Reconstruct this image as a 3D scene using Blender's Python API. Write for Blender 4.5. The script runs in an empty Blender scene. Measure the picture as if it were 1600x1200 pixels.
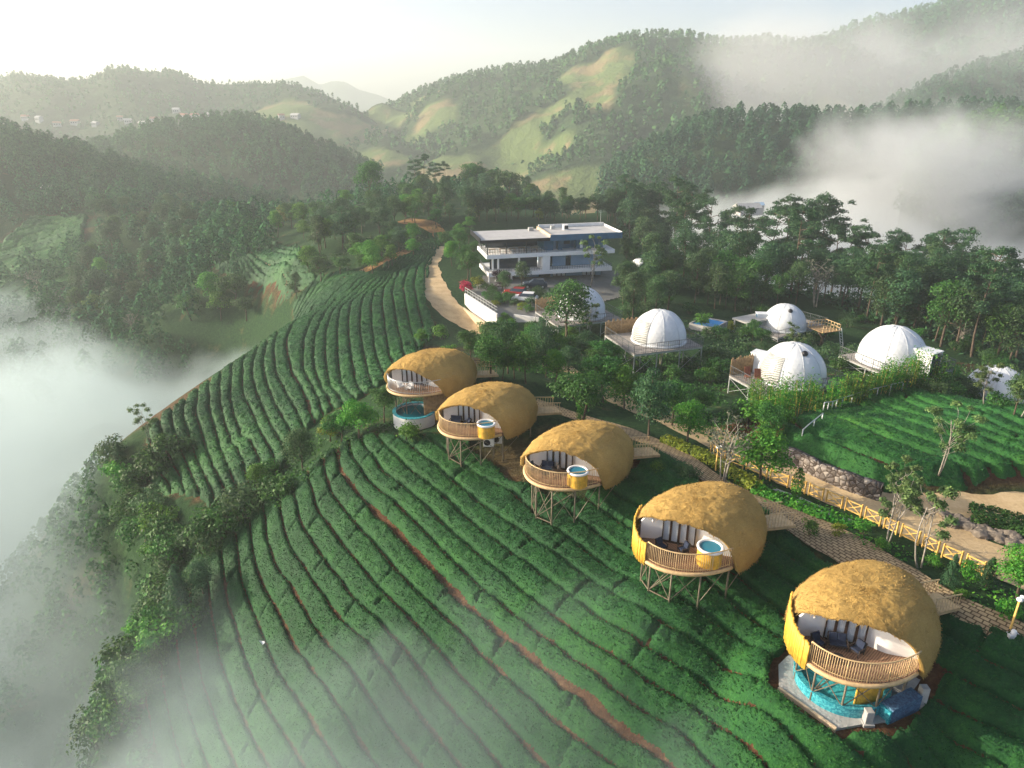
import bpy, math, random
import numpy as np
from mathutils import Vector, Matrix
R = math.radians
scene = bpy.context.scene
COL = scene.collection

# ------------------------------------------------------------------ camera
PITCH = R(22.0)
FPX = 1109.0                       # focal length in pixels of the 1600 px wide photograph
cam_d = bpy.data.cameras.new('camera')
cam_d.sensor_width = 36.0
cam_d.lens = 36.0 * FPX / 1600.0
cam_d.clip_start = 0.5
cam_d.clip_end = 8000.0
cam = bpy.data.objects.new('camera', cam_d)
COL.objects.link(cam)
cam.location = (0, 0, 0)
cam.rotation_euler = (math.pi / 2 - PITCH, 0, 0)
scene.camera = cam

# ------------------------------------------------------------------ sky, sun, exposure
SUN_EL = R(19.0)
SUN_AZ = R(-84.0)                  # clockwise from +Y; low sun on the left
S = Vector((math.sin(SUN_AZ) * math.cos(SUN_EL), math.cos(SUN_AZ) * math.cos(SUN_EL), math.sin(SUN_EL)))
world = bpy.data.worlds.new('World')
scene.world = world
world.use_nodes = True
wn = world.node_tree.nodes
wl = world.node_tree.links
for n in list(wn):
    wn.remove(n)
sky = wn.new('ShaderNodeTexSky')
sky.sky_type = 'NISHITA'
sky.sun_disc = False
sky.sun_elevation = SUN_EL
sky.sun_rotation = SUN_AZ
sky.altitude = 900
sky.air_density = 0.65
sky.dust_density = 7.0
sky.ozone_density = 0.6
bg = wn.new('ShaderNodeBackground')
bg.inputs['Strength'].default_value = 0.15
wo = wn.new('ShaderNodeOutputWorld')
wl.new(sky.outputs[0], bg.inputs[0])
wl.new(bg.outputs[0], wo.inputs[0])

sd = bpy.data.lights.new('sun', 'SUN')
sd.energy = 4.8
sd.angle = R(0.6)
sd.color = (1.0, 0.86, 0.66)
sun = bpy.data.objects.new('sun', sd)
COL.objects.link(sun)
sun.rotation_euler = S.to_track_quat('Z', 'Y').to_euler()
sun.location = (-60, 0, 60)

scene.view_settings.view_transform = 'Standard'
scene.view_settings.look = 'None'
scene.view_settings.exposure = 0.95
scene.view_settings.gamma = 1.0
cy = scene.cycles
cy.max_bounces = 5
cy.diffuse_bounces = 3
cy.glossy_bounces = 2
cy.transmission_bounces = 3
cy.transparent_max_bounces = 12
cy.volume_bounces = 1
cy.volume_max_steps = 160
cy.volume_step_rate = 0.75
cy.use_denoising = True
cy.sample_clamp_indirect = 4.0

# ------------------------------------------------------------------ pixel rays of the photograph, used to measure where things stand
SP, CP = math.sin(PITCH), math.cos(PITCH)
def ray(px, py):
    x = (px - 800) / FPX
    y = (600 - py) / FPX
    return np.array([x, CP + y * SP, -SP + y * CP])
def pz(px, py, z):
    d = ray(px, py)
    return d * (z / d[2])
def pt(px, py, t):
    return ray(px, py) * t
def project(p):
    t = p[1] * CP - p[2] * SP
    u = p[1] * SP + p[2] * CP
    return 800 + FPX * p[0] / t, 600 - FPX * u / t, t

# ------------------------------------------------------------------ numpy noise
def _hash(ix, iy, iz, s):
    h = (ix.astype(np.int64) * 374761393 + iy.astype(np.int64) * 668265263 + iz.astype(np.int64) * 2147483647 + s * 974711) & 0xffffffff
    h = ((h ^ (h >> 13)) * 1274126177) & 0xffffffff
    h = h ^ (h >> 16)
    return (h & 0xffff) / 65535.0
def vnoise(x, y, z=None, seed=0):
    x = np.asarray(x, float); y = np.asarray(y, float)
    z = np.zeros_like(x) if z is None else np.asarray(z, float)
    ix, iy, iz = np.floor(x), np.floor(y), np.floor(z)
    fx, fy, fz = x - ix, y - iy, z - iz
    fx, fy, fz = [f * f * (3 - 2 * f) for f in (fx, fy, fz)]
    r = 0
    for a in (0, 1):
        for b in (0, 1):
            for c in (0, 1):
                w = (fx if a else 1 - fx) * (fy if b else 1 - fy) * (fz if c else 1 - fz)
                r = r + w * _hash(ix + a, iy + b, iz + c, seed)
    return r * 2 - 1
def fbm(x, y, z=None, octv=4, seed=0, gain=0.5):
    r = 0; a = 1.0; k = 1.0
    for o in range(octv):
        r = r + a * vnoise(np.asarray(x) * k, np.asarray(y) * k, None if z is None else np.asarray(z) * k, seed + o)
        a *= gain; k *= 2.03
    return r
def sstep(a, b, x):
    t = np.clip((x - a) / (b - a), 0, 1)
    return t * t * (3 - 2 * t)

# ------------------------------------------------------------------ radial basis interpolation
class RBF:
    def __init__(self, P, val, c=5.0, lin=True, reg=0.0):
        self.P = np.asarray(P, float); v = np.asarray(val, float)
        n = len(self.P); self.c = c
        A = self.k(self.P) + np.eye(n) * reg
        Q = np.c_[np.ones(n), self.P] if lin else np.ones((n, 1))
        m = Q.shape[1]
        M = np.block([[A, Q], [Q.T, np.zeros((m, m))]])
        s = np.linalg.lstsq(M, np.r_[v, np.zeros(m)], rcond=None)[0]
        self.w, self.q = s[:n], s[n:]
        self.lin = lin
    def k(self, X):
        d = ((X[:, None, :] - self.P[None]) ** 2).sum(-1)
        return -np.sqrt(d + self.c ** 2)
    def __call__(self, X):
        X = np.asarray(X, float).reshape(-1, 2)
        out = np.empty(len(X))
        for i in range(0, len(X), 20000):
            x = X[i:i + 20000]
            out[i:i + 20000] = self.k(x) @ self.w + (np.c_[np.ones(len(x)), x] @ self.q if self.lin else self.q[0])
        return out

def inside(X, poly):
    poly = np.asarray(poly); x, y = X[:, 0], X[:, 1]
    r = np.zeros(len(X), bool); n = len(poly); j = n - 1
    for i in range(n):
        xi, yi = poly[i]; xj, yj = poly[j]
        c = ((yi > y) != (yj > y)) & (x < (xj - xi) * (y - yi) / (yj - yi + 1e-12) + xi)
        r ^= c; j = i
    return r
def resample(pts, step):
    pts = np.asarray(pts, float)
    d = np.r_[0, np.cumsum(np.linalg.norm(np.diff(pts, axis=0), axis=1))]
    n = max(2, int(d[-1] / step) + 1)
    s = np.linspace(0, d[-1], n)
    return np.stack([np.interp(s, d, pts[:, k]) for k in range(pts.shape[1])], 1)
def smooth_line(pts, step=1.0, it=3):
    p = resample(pts, step)
    for _ in range(it):
        q = p.copy(); q[1:-1] = (p[:-2] + 2 * p[1:-1] + p[2:]) / 4; p = q
    return p

# ------------------------------------------------------------------ mesh helpers
def mesh_np(name, V, F, smooth=False):
    """V (n,3); F (m,k) with k = 3 or 4"""
    V = np.ascontiguousarray(V, np.float32); F = np.ascontiguousarray(F, np.int32)
    me = bpy.data.meshes.new(name)
    me.vertices.add(len(V)); me.vertices.foreach_set('co', V.ravel())
    k = F.shape[1]
    me.loops.add(F.size); me.loops.foreach_set('vertex_index', F.ravel())
    me.polygons.add(len(F))
    me.polygons.foreach_set('loop_start', np.arange(0, F.size, k, dtype=np.int32))
    if smooth:
        me.polygons.foreach_set('use_smooth', np.ones(len(F), bool))
    me.update(calc_edges=True)
    return me
def link(name, me, mat=None, parent=None, loc=None):
    o = bpy.data.objects.new(name, me)
    COL.objects.link(o)
    if mat is not None and me is not None and len(me.materials) == 0:
        for m in (mat if isinstance(mat, (list, tuple)) else [mat]):
            me.materials.append(m)
    if parent is not None:
        o.parent = parent
    if loc is not None:
        o.location = loc
    return o
def tag(o, label=None, cat=None, group=None, kind=None):
    if label: o['label'] = label
    if cat: o['category'] = cat
    if group: o['group'] = group
    if kind: o['kind'] = kind
    return o
def thing(name, label, cat, loc=(0, 0, 0), rz=0.0, group=None):
    o = bpy.data.objects.new(name, None)
    o.empty_display_size = 0.3
    COL.objects.link(o)
    o.location = loc
    o.rotation_euler = (0, 0, rz)
    return tag(o, label, cat, group)
def copy_tree(o, parent=None):
    kids = [c for c in o.children]
    c = o.copy(); COL.objects.link(c)
    if parent is not None:
        c.parent = parent
    for k in kids:
        copy_tree(k, c)
    return c

class MB:
    def __init__(self):
        self.v = []; self.f = []; self.m = []; self.s = []
    def add(self, V, F, mi=0, smooth=False):
        b = len(self.v)
        self.v += [tuple(map(float, p)) for p in V]
        for q in F:
            self.f.append([b + i for i in q]); self.m.append(mi); self.s.append(smooth)
        return self
    def box(self, c, s, rz=0.0, mi=0, M=None):
        x, y, z = s[0] / 2, s[1] / 2, s[2] / 2
        P = [Vector(p) for p in ((-x, -y, -z), (x, -y, -z), (x, y, -z), (-x, y, -z), (-x, -y, z), (x, -y, z), (x, y, z), (-x, y, z))]
        m = M if M is not None else Matrix.Rotation(rz, 3, 'Z')
        P = [m @ p + Vector(c) for p in P]
        return self.add(P, [(0, 3, 2, 1), (4, 5, 6, 7), (0, 1, 5, 4), (1, 2, 6, 5), (2, 3, 7, 6), (3, 0, 4, 7)], mi)
    def bar(self, a, b, w, h=None, mi=0, up=(0, 0, 1)):
        a, b = Vector(a), Vector(b); d = b - a
        if d.length < 1e-6: return self
        h = w if h is None else h
        z = d.normalized(); u = Vector(up)
        if abs(z.dot(u)) > 0.98: u = Vector((1, 0, 0))
        x = u.cross(z).normalized(); y = z.cross(x)
        M = Matrix((x, y, z)).transposed()
        return self.box((a + b) / 2, (w, h, d.length), mi=mi, M=M)
    def tube(self, pts, r, n=6, mi=0, cap=True, smooth=True):
        pts = [Vector(p) for p in pts]
        rs = r if isinstance(r, (list, tuple, np.ndarray)) else [r] * len(pts)
        V = []; F = []
        for i, p in enumerate(pts):
            d = (pts[min(i + 1, len(pts) - 1)] - pts[max(i - 1, 0)])
            d = d.normalized() if d.length > 1e-9 else Vector((0, 0, 1))
            u = Vector((0, 0, 1)) if abs(d.z) < 0.9 else Vector((1, 0, 0))
            x = d.cross(u).normalized(); y = d.cross(x)
            for k in range(n):
                a = 2 * math.pi * k / n
                V.append(p + (x * math.cos(a) + y * math.sin(a)) * rs[i])
        for i in range(len(pts) - 1):
            for k in range(n):
                k2 = (k + 1) % n
                F.append((i * n + k, i * n + k2, (i + 1) * n + k2, (i + 1) * n + k))
        self.add(V, F, mi, smooth)
        if cap:
            b = len(self.v) - len(V)
            self.f.append([b + k for k in range(n)][::-1]); self.m.append(mi); self.s.append(False)
            self.f.append([b + (len(pts) - 1) * n + k for k in range(n)]); self.m.append(mi); self.s.append(False)
        return self
    def lathe(self, prof, n=24, c=(0, 0, 0), mi=0, smooth=True, cap=True):
        V = []; F = []
        for r, z in prof:
            for k in range(n):
                a = 2 * math.pi * k / n
                V.append((c[0] + r * math.cos(a), c[1] + r * math.sin(a), c[2] + z))
        for i in range(len(prof) - 1):
            for k in range(n):
                k2 = (k + 1) % n
                F.append((i * n + k, i * n + k2, (i + 1) * n + k2, (i + 1) * n + k))
        self.add(V, F, mi, smooth)
        if cap:
            b = len(self.v) - len(V)
            self.f.append([b + k for k in range(n)][::-1]); self.m.append(mi); self.s.append(False)
            self.f.append([b + (len(prof) - 1) * n + k for k in range(n)]); self.m.append(mi); self.s.append(False)
        return self
    def prism(self, poly, z0, z1, mi=0):
        n = len(poly)
        V = [(p[0], p[1], z0) for p in poly] + [(p[0], p[1], z1) for p in poly]
        F = [tuple(range(n))[::-1], tuple(range(n, 2 * n))] + [(i, (i + 1) % n, n + (i + 1) % n, n + i) for i in range(n)]
        return self.add(V, F, mi)
    def build(self, name, mats, parent=None, loc=None, bevel=0):
        me = bpy.data.meshes.new(name)
        me.from_pydata(self.v, [], self.f)
        mats = mats if isinstance(mats, (list, tuple)) else [mats]
        for m in mats: me.materials.append(m)
        me.polygons.foreach_set('material_index', self.m)
        me.polygons.foreach_set('use_smooth', self.s)
        me.update()
        o = link(name, me, None, parent, loc)
        if bevel:
            b = o.modifiers.new('bevel', 'BEVEL'); b.width = bevel; b.segments = 2; b.limit_method = 'ANGLE'
        return o
# ------------------------------------------------------------------ materials
class NT:
    def __init__(self, name):
        self.m = bpy.data.materials.new(name); self.m.use_nodes = True
        self.t = self.m.node_tree; self.n = self.t.nodes; self.l = self.t.links
        for k in list(self.n): self.n.remove(k)
        self.out = self.n.new('ShaderNodeOutputMaterial')
    def new(self, typ, **kw):
        k = self.n.new(typ)
        for a, b in kw.items(): setattr(k, a, b)
        return k
    def pos(self, obj=False):
        if obj:
            return self.new('ShaderNodeTexCoord').outputs['Object']
        return self.new('ShaderNodeNewGeometry').outputs['Position']
    def noise(self, vec, scale, detail=3, rough=0.55, dist=0.0):
        k = self.new('ShaderNodeTexNoise'); k.inputs['Scale'].default_value = scale
        k.inputs['Detail'].default_value = detail; k.inputs['Roughness'].default_value = rough
        k.inputs['Distortion'].default_value = dist
        self.l.new(vec, k.inputs['Vector']); return k.outputs['Fac']
    def mapping(self, vec, scale=(1, 1, 1), rot=(0, 0, 0)):
        k = self.new('ShaderNodeMapping'); k.inputs['Scale'].default_value = scale; k.inputs['Rotation'].default_value = rot
        self.l.new(vec, k.inputs['Vector']); return k.outputs[0]
    def ramp(self, fac, stops, interp='LINEAR'):
        k = self.new('ShaderNodeValToRGB'); e = k.color_ramp.elements; k.color_ramp.interpolation = interp
        while len(e) < len(stops): e.new(0.5)
        for i, (p, c) in enumerate(stops):
            e[i].position = p; e[i].color = (c[0], c[1], c[2], 1)
        self.l.new(fac, k.inputs['Fac']); return k.outputs['Color']
    def mix(self, fac, a, b, mode='MIX'):
        k = self.new('ShaderNodeMix', data_type='RGBA', blend_type=mode)
        for s, v in ((0, fac), (6, a), (7, b)):
            if hasattr(v, 'links') or hasattr(v, 'is_linked'): self.l.new(v, k.inputs[s])
            else: k.inputs[s].default_value = v if s == 0 else (v[0], v[1], v[2], 1)
        return k.outputs[2]
    def math(self, op, a, b=0.0):
        k = self.new('ShaderNodeMath', operation=op)
        for s, v in ((0, a), (1, b)):
            if hasattr(v, 'is_linked'): self.l.new(v, k.inputs[s])
            else: k.inputs[s].default_value = v
        return k.outputs[0]
    def bump(self, h, strength=0.5, dist=0.05):
        k = self.new('ShaderNodeBump'); k.inputs['Strength'].default_value = strength; k.inputs['Distance'].default_value = dist
        self.l.new(h, k.inputs['Height']); return k.outputs[0]
    def bsdf(self, col, rough=0.8, normal=None, spec=0.3, **kw):
        k = self.new('ShaderNodeBsdfPrincipled')
        if hasattr(col, 'is_linked'): self.l.new(col, k.inputs['Base Color'])
        else: k.inputs['Base Color'].default_value = (*col, 1)
        if hasattr(rough, 'is_linked'): self.l.new(rough, k.inputs['Roughness'])
        else: k.inputs['Roughness'].default_value = rough
        k.inputs['Specular IOR Level'].default_value = spec
        for a, b in kw.items(): k.inputs[a.replace('_', ' ')].default_value = b
        if normal is not None: self.l.new(normal, k.inputs['Normal'])
        return k.outputs[0]
    def done(self, sh):
        self.l.new(sh, self.out.inputs['Surface']); return self.m

def mat_simple(name, col, rough=0.7, var=0.15, scale=3.0, spec=0.3, bump=0.0, obj=True, **kw):
    t = NT(name); p = t.pos(obj)
    n = t.noise(p, scale, 4, 0.6)
    c = t.ramp(n, [(0.3, [x * (1 - var) for x in col]), (0.7, [min(1, x * (1 + var)) for x in col])])
    nm = None
    if bump:
        nm = t.bump(t.noise(p, scale * 6, 3), bump, 0.03)
    return t.done(t.bsdf(c, rough, nm, spec, **kw))

def mat_leaf(name, dark, mid, light, clump=0.5, transl=0.3, objvar=0.25, rough=0.55, spec=0.2):
    t = NT(name)
    g = t.new('ShaderNodeNewGeometry')
    isl = g.outputs['Random Per Island']
    oi = t.new('ShaderNodeObjectInfo')
    tc = t.new('ShaderNodeTexCoord')
    n = t.noise(tc.outputs['Object'], clump, 2)
    f = t.math('MULTIPLY', isl, 0.45)
    f = t.math('ADD', f, t.math('MULTIPLY', n, 0.75))
    f = t.math('ADD', f, t.math('MULTIPLY', t.math('SUBTRACT', oi.outputs['Random'], 0.5), objvar))
    c = t.ramp(f, [(0.25, dark), (0.55, mid), (0.9, light)])
    hs = t.new('ShaderNodeHueSaturation')
    hv = t.math('ADD', 0.5, t.math('MULTIPLY', t.math('SUBTRACT', oi.outputs['Random'], 0.5), 0.05))
    t.l.new(hv, hs.inputs['Hue']); t.l.new(c, hs.inputs['Color'])
    b = t.bsdf(hs.outputs[0], rough, None, spec)
    tr = t.new('ShaderNodeBsdfTranslucent')
    t.l.new(hs.outputs[0], tr.inputs['Color'])
    mx = t.new('ShaderNodeMixShader'); mx.inputs[0].default_value = transl
    t.l.new(b, mx.inputs[1]); t.l.new(tr.outputs[0], mx.inputs[2])
    return t.done(mx.outputs[0])

M = {}
M['broad'] = mat_leaf('leaf_broad', (0.014, 0.050, 0.014), (0.034, 0.115, 0.026), (0.085, 0.21, 0.035))
M['bright'] = mat_leaf('leaf_bright', (0.024, 0.09, 0.014), (0.06, 0.21, 0.026), (0.15, 0.33, 0.035))
M['yellow'] = mat_leaf('leaf_yellow', (0.07, 0.11, 0.015), (0.16, 0.22, 0.025), (0.34, 0.36, 0.035))
M['dull'] = mat_leaf('leaf_dull', (0.022, 0.056, 0.024), (0.048, 0.108, 0.042), (0.10, 0.18, 0.06))
M['olive'] = mat_leaf('leaf_olive', (0.04, 0.08, 0.03), (0.085, 0.15, 0.05), (0.17, 0.25, 0.08))
M['pine'] = mat_leaf('leaf_pine', (0.015, 0.046, 0.022), (0.034, 0.098, 0.042), (0.075, 0.165, 0.06))
M['grey'] = mat_leaf('leaf_grey', (0.06, 0.075, 0.05), (0.12, 0.14, 0.10), (0.2, 0.22, 0.16))
M['redleaf'] = mat_leaf('leaf_red', (0.25, 0.01, 0.03), (0.55, 0.02, 0.06), (0.75, 0.06, 0.12))
M['purple'] = mat_leaf('leaf_purple', (0.015, 0.008, 0.014), (0.03, 0.014, 0.024), (0.06, 0.03, 0.04))
M['tea'] = None
M['bark'] = mat_simple('bark', (0.10, 0.075, 0.055), 0.9, 0.4, 5, 0.2, 0.6)
M['palebark'] = mat_simple('pale_bark', (0.30, 0.275, 0.235), 0.85, 0.35, 4, 0.2, 0.4)
M['cane'] = mat_simple('bamboo_cane', (0.50, 0.38, 0.08), 0.5, 0.35, 3)

def mat_tea():
    t = NT('tea_leaves'); p = t.pos()
    g = t.new('ShaderNodeNewGeometry')
    big = t.noise(p, 0.10, 3)
    med = t.noise(p, 0.7, 3)
    fine = t.noise(p, 7.0, 3, 0.65)
    f = t.math('ADD', t.math('MULTIPLY', big, 0.42), t.math('MULTIPLY', fine, 0.42))
    f = t.math('ADD', f, t.math('MULTIPLY', med, 0.3))
    f = t.math('ADD', f, t.math('MULTIPLY', g.outputs['Random Per Island'], 0.22))
    c = t.ramp(f, [(0.38, (0.005, 0.028, 0.011)), (0.64, (0.012, 0.076, 0.021)), (0.83, (0.034, 0.150, 0.027)), (1.0, (0.13, 0.28, 0.032))])
    b = t.bsdf(c, 0.6, t.bump(t.noise(p, 9, 4, 0.7), 0.8, 0.12), 0.2)
    tr = t.new('ShaderNodeBsdfTranslucent'); t.l.new(c, tr.inputs['Color'])
    mx = t.new('ShaderNodeMixShader'); mx.inputs[0].default_value = 0.15
    t.l.new(b, mx.inputs[1]); t.l.new(tr.outputs[0], mx.inputs[2])
    return t.done(mx.outputs[0])
M['tea'] = mat_tea()

def mat_ground():
    t = NT('ground_soil_grass'); p = t.pos()
    a = t.new('ShaderNodeAttribute', attribute_name='soil')
    n1 = t.noise(p, 0.25, 5); n2 = t.noise(p, 2.2, 5, 0.65)
    grass = t.ramp(n2, [(0.3, (0.010, 0.030, 0.012)), (0.55, (0.022, 0.058, 0.020)), (0.8, (0.05, 0.095, 0.03))])
    dry = t.ramp(n2, [(0.3, (0.10, 0.07, 0.035)), (0.7, (0.19, 0.14, 0.065))])
    grass = t.mix(t.ramp(n1, [(0.60, (0, 0, 0)), (0.72, (0.55, 0.55, 0.55))]), grass, dry)
    soil = t.ramp(n2, [(0.25, (0.045, 0.022, 0.014)), (0.55, (0.11, 0.055, 0.03)), (0.8, (0.22, 0.13, 0.065))])
    c = t.mix(a.outputs['Fac'], grass, soil)
    return t.done(t.bsdf(c, 0.95, t.bump(t.noise(p, 3.5, 6, 0.7), 0.9, 0.25), 0.1))
M['ground'] = mat_ground()

def mat_dirt(name, c0, c1, c2):
    t = NT(name); p = t.pos()
    n = t.noise(p, 0.5, 6, 0.65); n2 = t.noise(p, 6, 4)
    f = t.math('ADD', t.math('MULTIPLY', n, 0.7), t.math('MULTIPLY', n2, 0.3))
    c = t.ramp(f, [(0.3, c0), (0.5, c1), (0.7, c2)])
    return t.done(t.bsdf(c, 0.95, t.bump(n2, 0.6, 0.08), 0.15))
M['road'] = mat_dirt('dirt_road', (0.32, 0.23, 0.13), (0.50, 0.37, 0.21), (0.62, 0.49, 0.30))
M['bank'] = mat_dirt('earth_bank', (0.10, 0.055, 0.028), (0.24, 0.14, 0.06), (0.38, 0.25, 0.11))
M['concrete'] = mat_dirt('concrete', (0.26, 0.26, 0.25), (0.36, 0.36, 0.35), (0.46, 0.46, 0.44))
M['paving_grey'] = mat_dirt('parking_paving', (0.09, 0.10, 0.10), (0.15, 0.155, 0.155), (0.22, 0.225, 0.225))

def mat_paving():
    t = NT('brick_paving')
    uv = t.new('ShaderNodeUVMap')
    br = t.new('ShaderNodeTexBrick')
    br.inputs['Scale'].default_value = 1.0
    br.inputs['Brick Width'].default_value = 0.42; br.inputs['Row Height'].default_value = 0.24
    br.inputs['Mortar Size'].default_value = 0.035; br.inputs['Mortar Smooth'].default_value = 0.2
    br.inputs['Color1'].default_value = (0.52, 0.40, 0.24, 1); br.inputs['Color2'].default_value = (0.38, 0.29, 0.18, 1)
    br.inputs['Mortar'].default_value = (0.13, 0.09, 0.05, 1)
    br.inputs['Bias'].default_value = -0.1
    t.l.new(uv.outputs[0], br.inputs['Vector'])
    n = t.noise(t.pos(), 1.5, 4)
    c = t.mix(0.6, br.outputs['Color'], t.ramp(n, [(0.3, (0.45, 0.42, 0.38)), (0.7, (1, 0.95, 0.85))]), 'MULTIPLY')
    h = t.math('SUBTRACT', 1.0, br.outputs['Fac'])
    return t.done(t.bsdf(c, 0.9, t.bump(h, 0.7, 0.03), 0.2))
M['paving'] = mat_paving()

def mat_thatch():
    t = NT('thatch'); p = t.pos(True)
    big = t.noise(p, 0.45, 4, 0.6)
    st = t.noise(t.mapping(p, (2.5, 2.5, 9)), 3.0, 5, 0.75, 0.6)
    fine = t.noise(p, 22, 4, 0.75)
    f = t.math('ADD', t.math('MULTIPLY', big, 0.45), t.math('MULTIPLY', st, 0.4))
    f = t.math('ADD', f, t.math('MULTIPLY', fine, 0.35))
    g = t.new('ShaderNodeNewGeometry')
    f = t.math('ADD', f, t.math('MULTIPLY', g.outputs['Random Per Island'], 0.18))
    c = t.ramp(f, [(0.36, (0.15, 0.092, 0.028)), (0.58, (0.35, 0.220, 0.065)), (0.80, (0.52, 0.345, 0.110)), (0.97, (0.66, 0.48, 0.20))])
    h = t.math('ADD', t.math('MULTIPLY', st, 0.6), t.math('MULTIPLY', fine, 0.5))
    return t.done(t.bsdf(c, 0.9, t.bump(h, 0.9, 0.12), 0.15))
M['thatch'] = mat_thatch()

def mat_stripes(name, c0, c1, scale, axis='Z', rough=0.6, dist=1.5, uv=False, bump=0.5):
    t = NT(name)
    p = t.new('ShaderNodeUVMap').outputs[0] if uv else t.pos(True)
    w = t.new('ShaderNodeTexWave'); w.bands_direction = axis
    w.inputs['Scale'].default_value = scale; w.inputs['Distortion'].default_value = dist; w.inputs['Detail'].default_value = 2
    t.l.new(p, w.inputs['Vector'])
    n = t.noise(p, 2.0, 3)
    f = t.math('ADD', t.math('MULTIPLY', w.outputs['Fac'], 0.6), t.math('MULTIPLY', n, 0.5))
    c = t.ramp(f, [(0.2, c0), (0.8, c1)])
    return t.done(t.bsdf(c, rough, t.bump(w.outputs['Fac'], bump, 0.02), 0.3))
M['deck'] = mat_stripes('deck_boards', (0.17, 0.095, 0.055), (0.34, 0.20, 0.125), 3.2, 'Y', 0.7, 0.6)
M['greydeck'] = mat_stripes('grey_deck_boards', (0.20, 0.18, 0.165), (0.38, 0.35, 0.32), 3.0, 'Y', 0.75, 0.6)
M['bamboo'] = mat_simple('bamboo_slat', (0.66, 0.40, 0.055), 0.5, 0.3, 4, 0.35)
M['tanrail'] = mat_simple('tan_rail', (0.56, 0.40, 0.21), 0.55, 0.2, 5, 0.35)
M['oldbamboo'] = mat_simple('old_bamboo', (0.30, 0.20, 0.10), 0.7, 0.35, 4)
M['fencewood'] = mat_simple('fence_wood', (0.70, 0.45, 0.13), 0.55, 0.2, 4)
M['white'] = mat_simple('white_render', (0.70, 0.70, 0.69), 0.6, 0.06, 2)
M['hotelwhite'] = mat_simple('hotel_white', (0.86, 0.86, 0.86), 0.6, 0.04, 1)
M['wallwhite'] = mat_simple('white_plaster', (0.86, 0.86, 0.85), 0.6, 0.03, 2)
M['whitemetal'] = mat_simple('white_metal', (0.72, 0.73, 0.74), 0.4, 0.05, 2)
M['frame'] = mat_simple('dark_frame', (0.04, 0.024, 0.018), 0.4, 0.2, 5)
M['curtain'] = mat_stripes('curtain', (0.80, 0.83, 0.88), (0.93, 0.94, 0.96), 5.0, 'Y', 0.8, 0.5)
M['steel'] = mat_simple('tan_steel', (0.17, 0.145, 0.105), 0.5, 0.25, 4)
M['galv'] = mat_simple('galvanised_steel', (0.5, 0.52, 0.53), 0.4, 0.15, 4, Metallic=0.5)
M['darkrail'] = mat_simple('dark_rail', (0.10, 0.11, 0.115), 0.5, 0.2, 4)
M['navy'] = mat_simple('navy_cushion', (0.018, 0.028, 0.06), 0.8, 0.3, 6)
M['rattan'] = mat_simple('rattan', (0.045, 0.035, 0.032), 0.7, 0.3, 12, 0.3, 0.5)
M['wicker_white'] = mat_simple('pale_chair', (0.62, 0.62, 0.62), 0.6, 0.1, 5)
M['redwood'] = mat_simple('red_brown_wood', (0.20, 0.07, 0.04), 0.6, 0.3, 5)
M['canvas'] = mat_simple('dome_canvas', (0.62, 0.65, 0.68), 0.55, 0.09, 0.6)
M['seam'] = mat_simple('canvas_seam', (0.48, 0.51, 0.54), 0.6, 0.05, 0.8)
M['drape'] = mat_stripes('drape_window', (0.13, 0.14, 0.14), (0.48, 0.49, 0.47), 2.2, 'DIAGONAL', 0.3, 2.0)
M['black'] = mat_simple('black_plastic', (0.015, 0.016, 0.02), 0.4, 0.2, 4)
M['glass_dark'] = mat_simple('dark_glass', (0.025, 0.04, 0.06), 0.08, 0.3, 0.6, 0.6)
M['bluewall'] = mat_simple('blue_grey_wall', (0.28, 0.42, 0.58), 0.6, 0.12, 0.8)
M['navywall'] = mat_simple('navy_wall', (0.035, 0.12, 0.22), 0.5, 0.25, 0.8)
M['roofgrey'] = mat_simple('grey_roof', (0.40, 0.40, 0.40), 0.8, 0.12, 0.7)
M['beige'] = mat_simple('beige_render', (0.55, 0.44, 0.30), 0.8, 0.15, 1.5)
M['rubber'] = mat_simple('rubber', (0.02, 0.02, 0.02), 0.8, 0.2, 5)
M['carred'] = mat_simple('red_car_paint', (0.38, 0.03, 0.03), 0.25, 0.08, 1, 0.5)
M['carwhite'] = mat_simple('white_car_paint', (0.75, 0.76, 0.78), 0.25, 0.05, 1, 0.5)
M['carblue'] = mat_simple('dark_car_paint', (0.03, 0.045, 0.07), 0.25, 0.1, 1, 0.5)
M['lampglass'] = mat_simple('lamp_white', (0.8, 0.8, 0.78), 0.3, 0.04, 2)
M['rooftile'] = mat_simple('red_brown_roof', (0.24, 0.11, 0.07), 0.8, 0.25, 2)

def mat_water(name, col, rough=0.06):
    t = NT(name); p = t.pos()
    c = t.ramp(t.noise(p, 1.2, 3), [(0.3, [x * 0.85 for x in col]), (0.7, [min(1, x * 1.15) for x in col])])
    return t.done(t.bsdf(c, rough, t.bump(t.noise(p, 2.5, 3), 0.25, 0.05), 0.5))
M['water_tub'] = mat_water('tub_water', (0.03, 0.20, 0.30))
M['water_teal'] = mat_water('teal_pool_water', (0.012, 0.16, 0.20))
M['water_blue'] = mat_water('blue_pool_water', (0.02, 0.24, 0.62))
def mat_mosaic(name, c0, c1, c2):
    t = NT(name); p = t.pos(True)
    v = t.new('ShaderNodeTexVoronoi'); v.inputs['Scale'].default_value = 14.0
    t.l.new(p, v.inputs['Vector'])
    k = t.new('ShaderNodeSeparateColor'); t.l.new(v.outputs['Color'], k.inputs[0])
    c = t.ramp(k.outputs[0], [(0.1, c0), (0.5, c1), (0.95, c2)])
    return t.done(t.bsdf(c, 0.25, None, 0.5))
M['mosaic'] = mat_mosaic('pool_mosaic', (0.02, 0.20, 0.27), (0.035, 0.29, 0.36), (0.09, 0.44, 0.48))
M['water_mosaic'] = mat_mosaic('pool_water_over_mosaic', (0.03, 0.33, 0.40), (0.05, 0.43, 0.49), (0.10, 0.56, 0.60))
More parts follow.
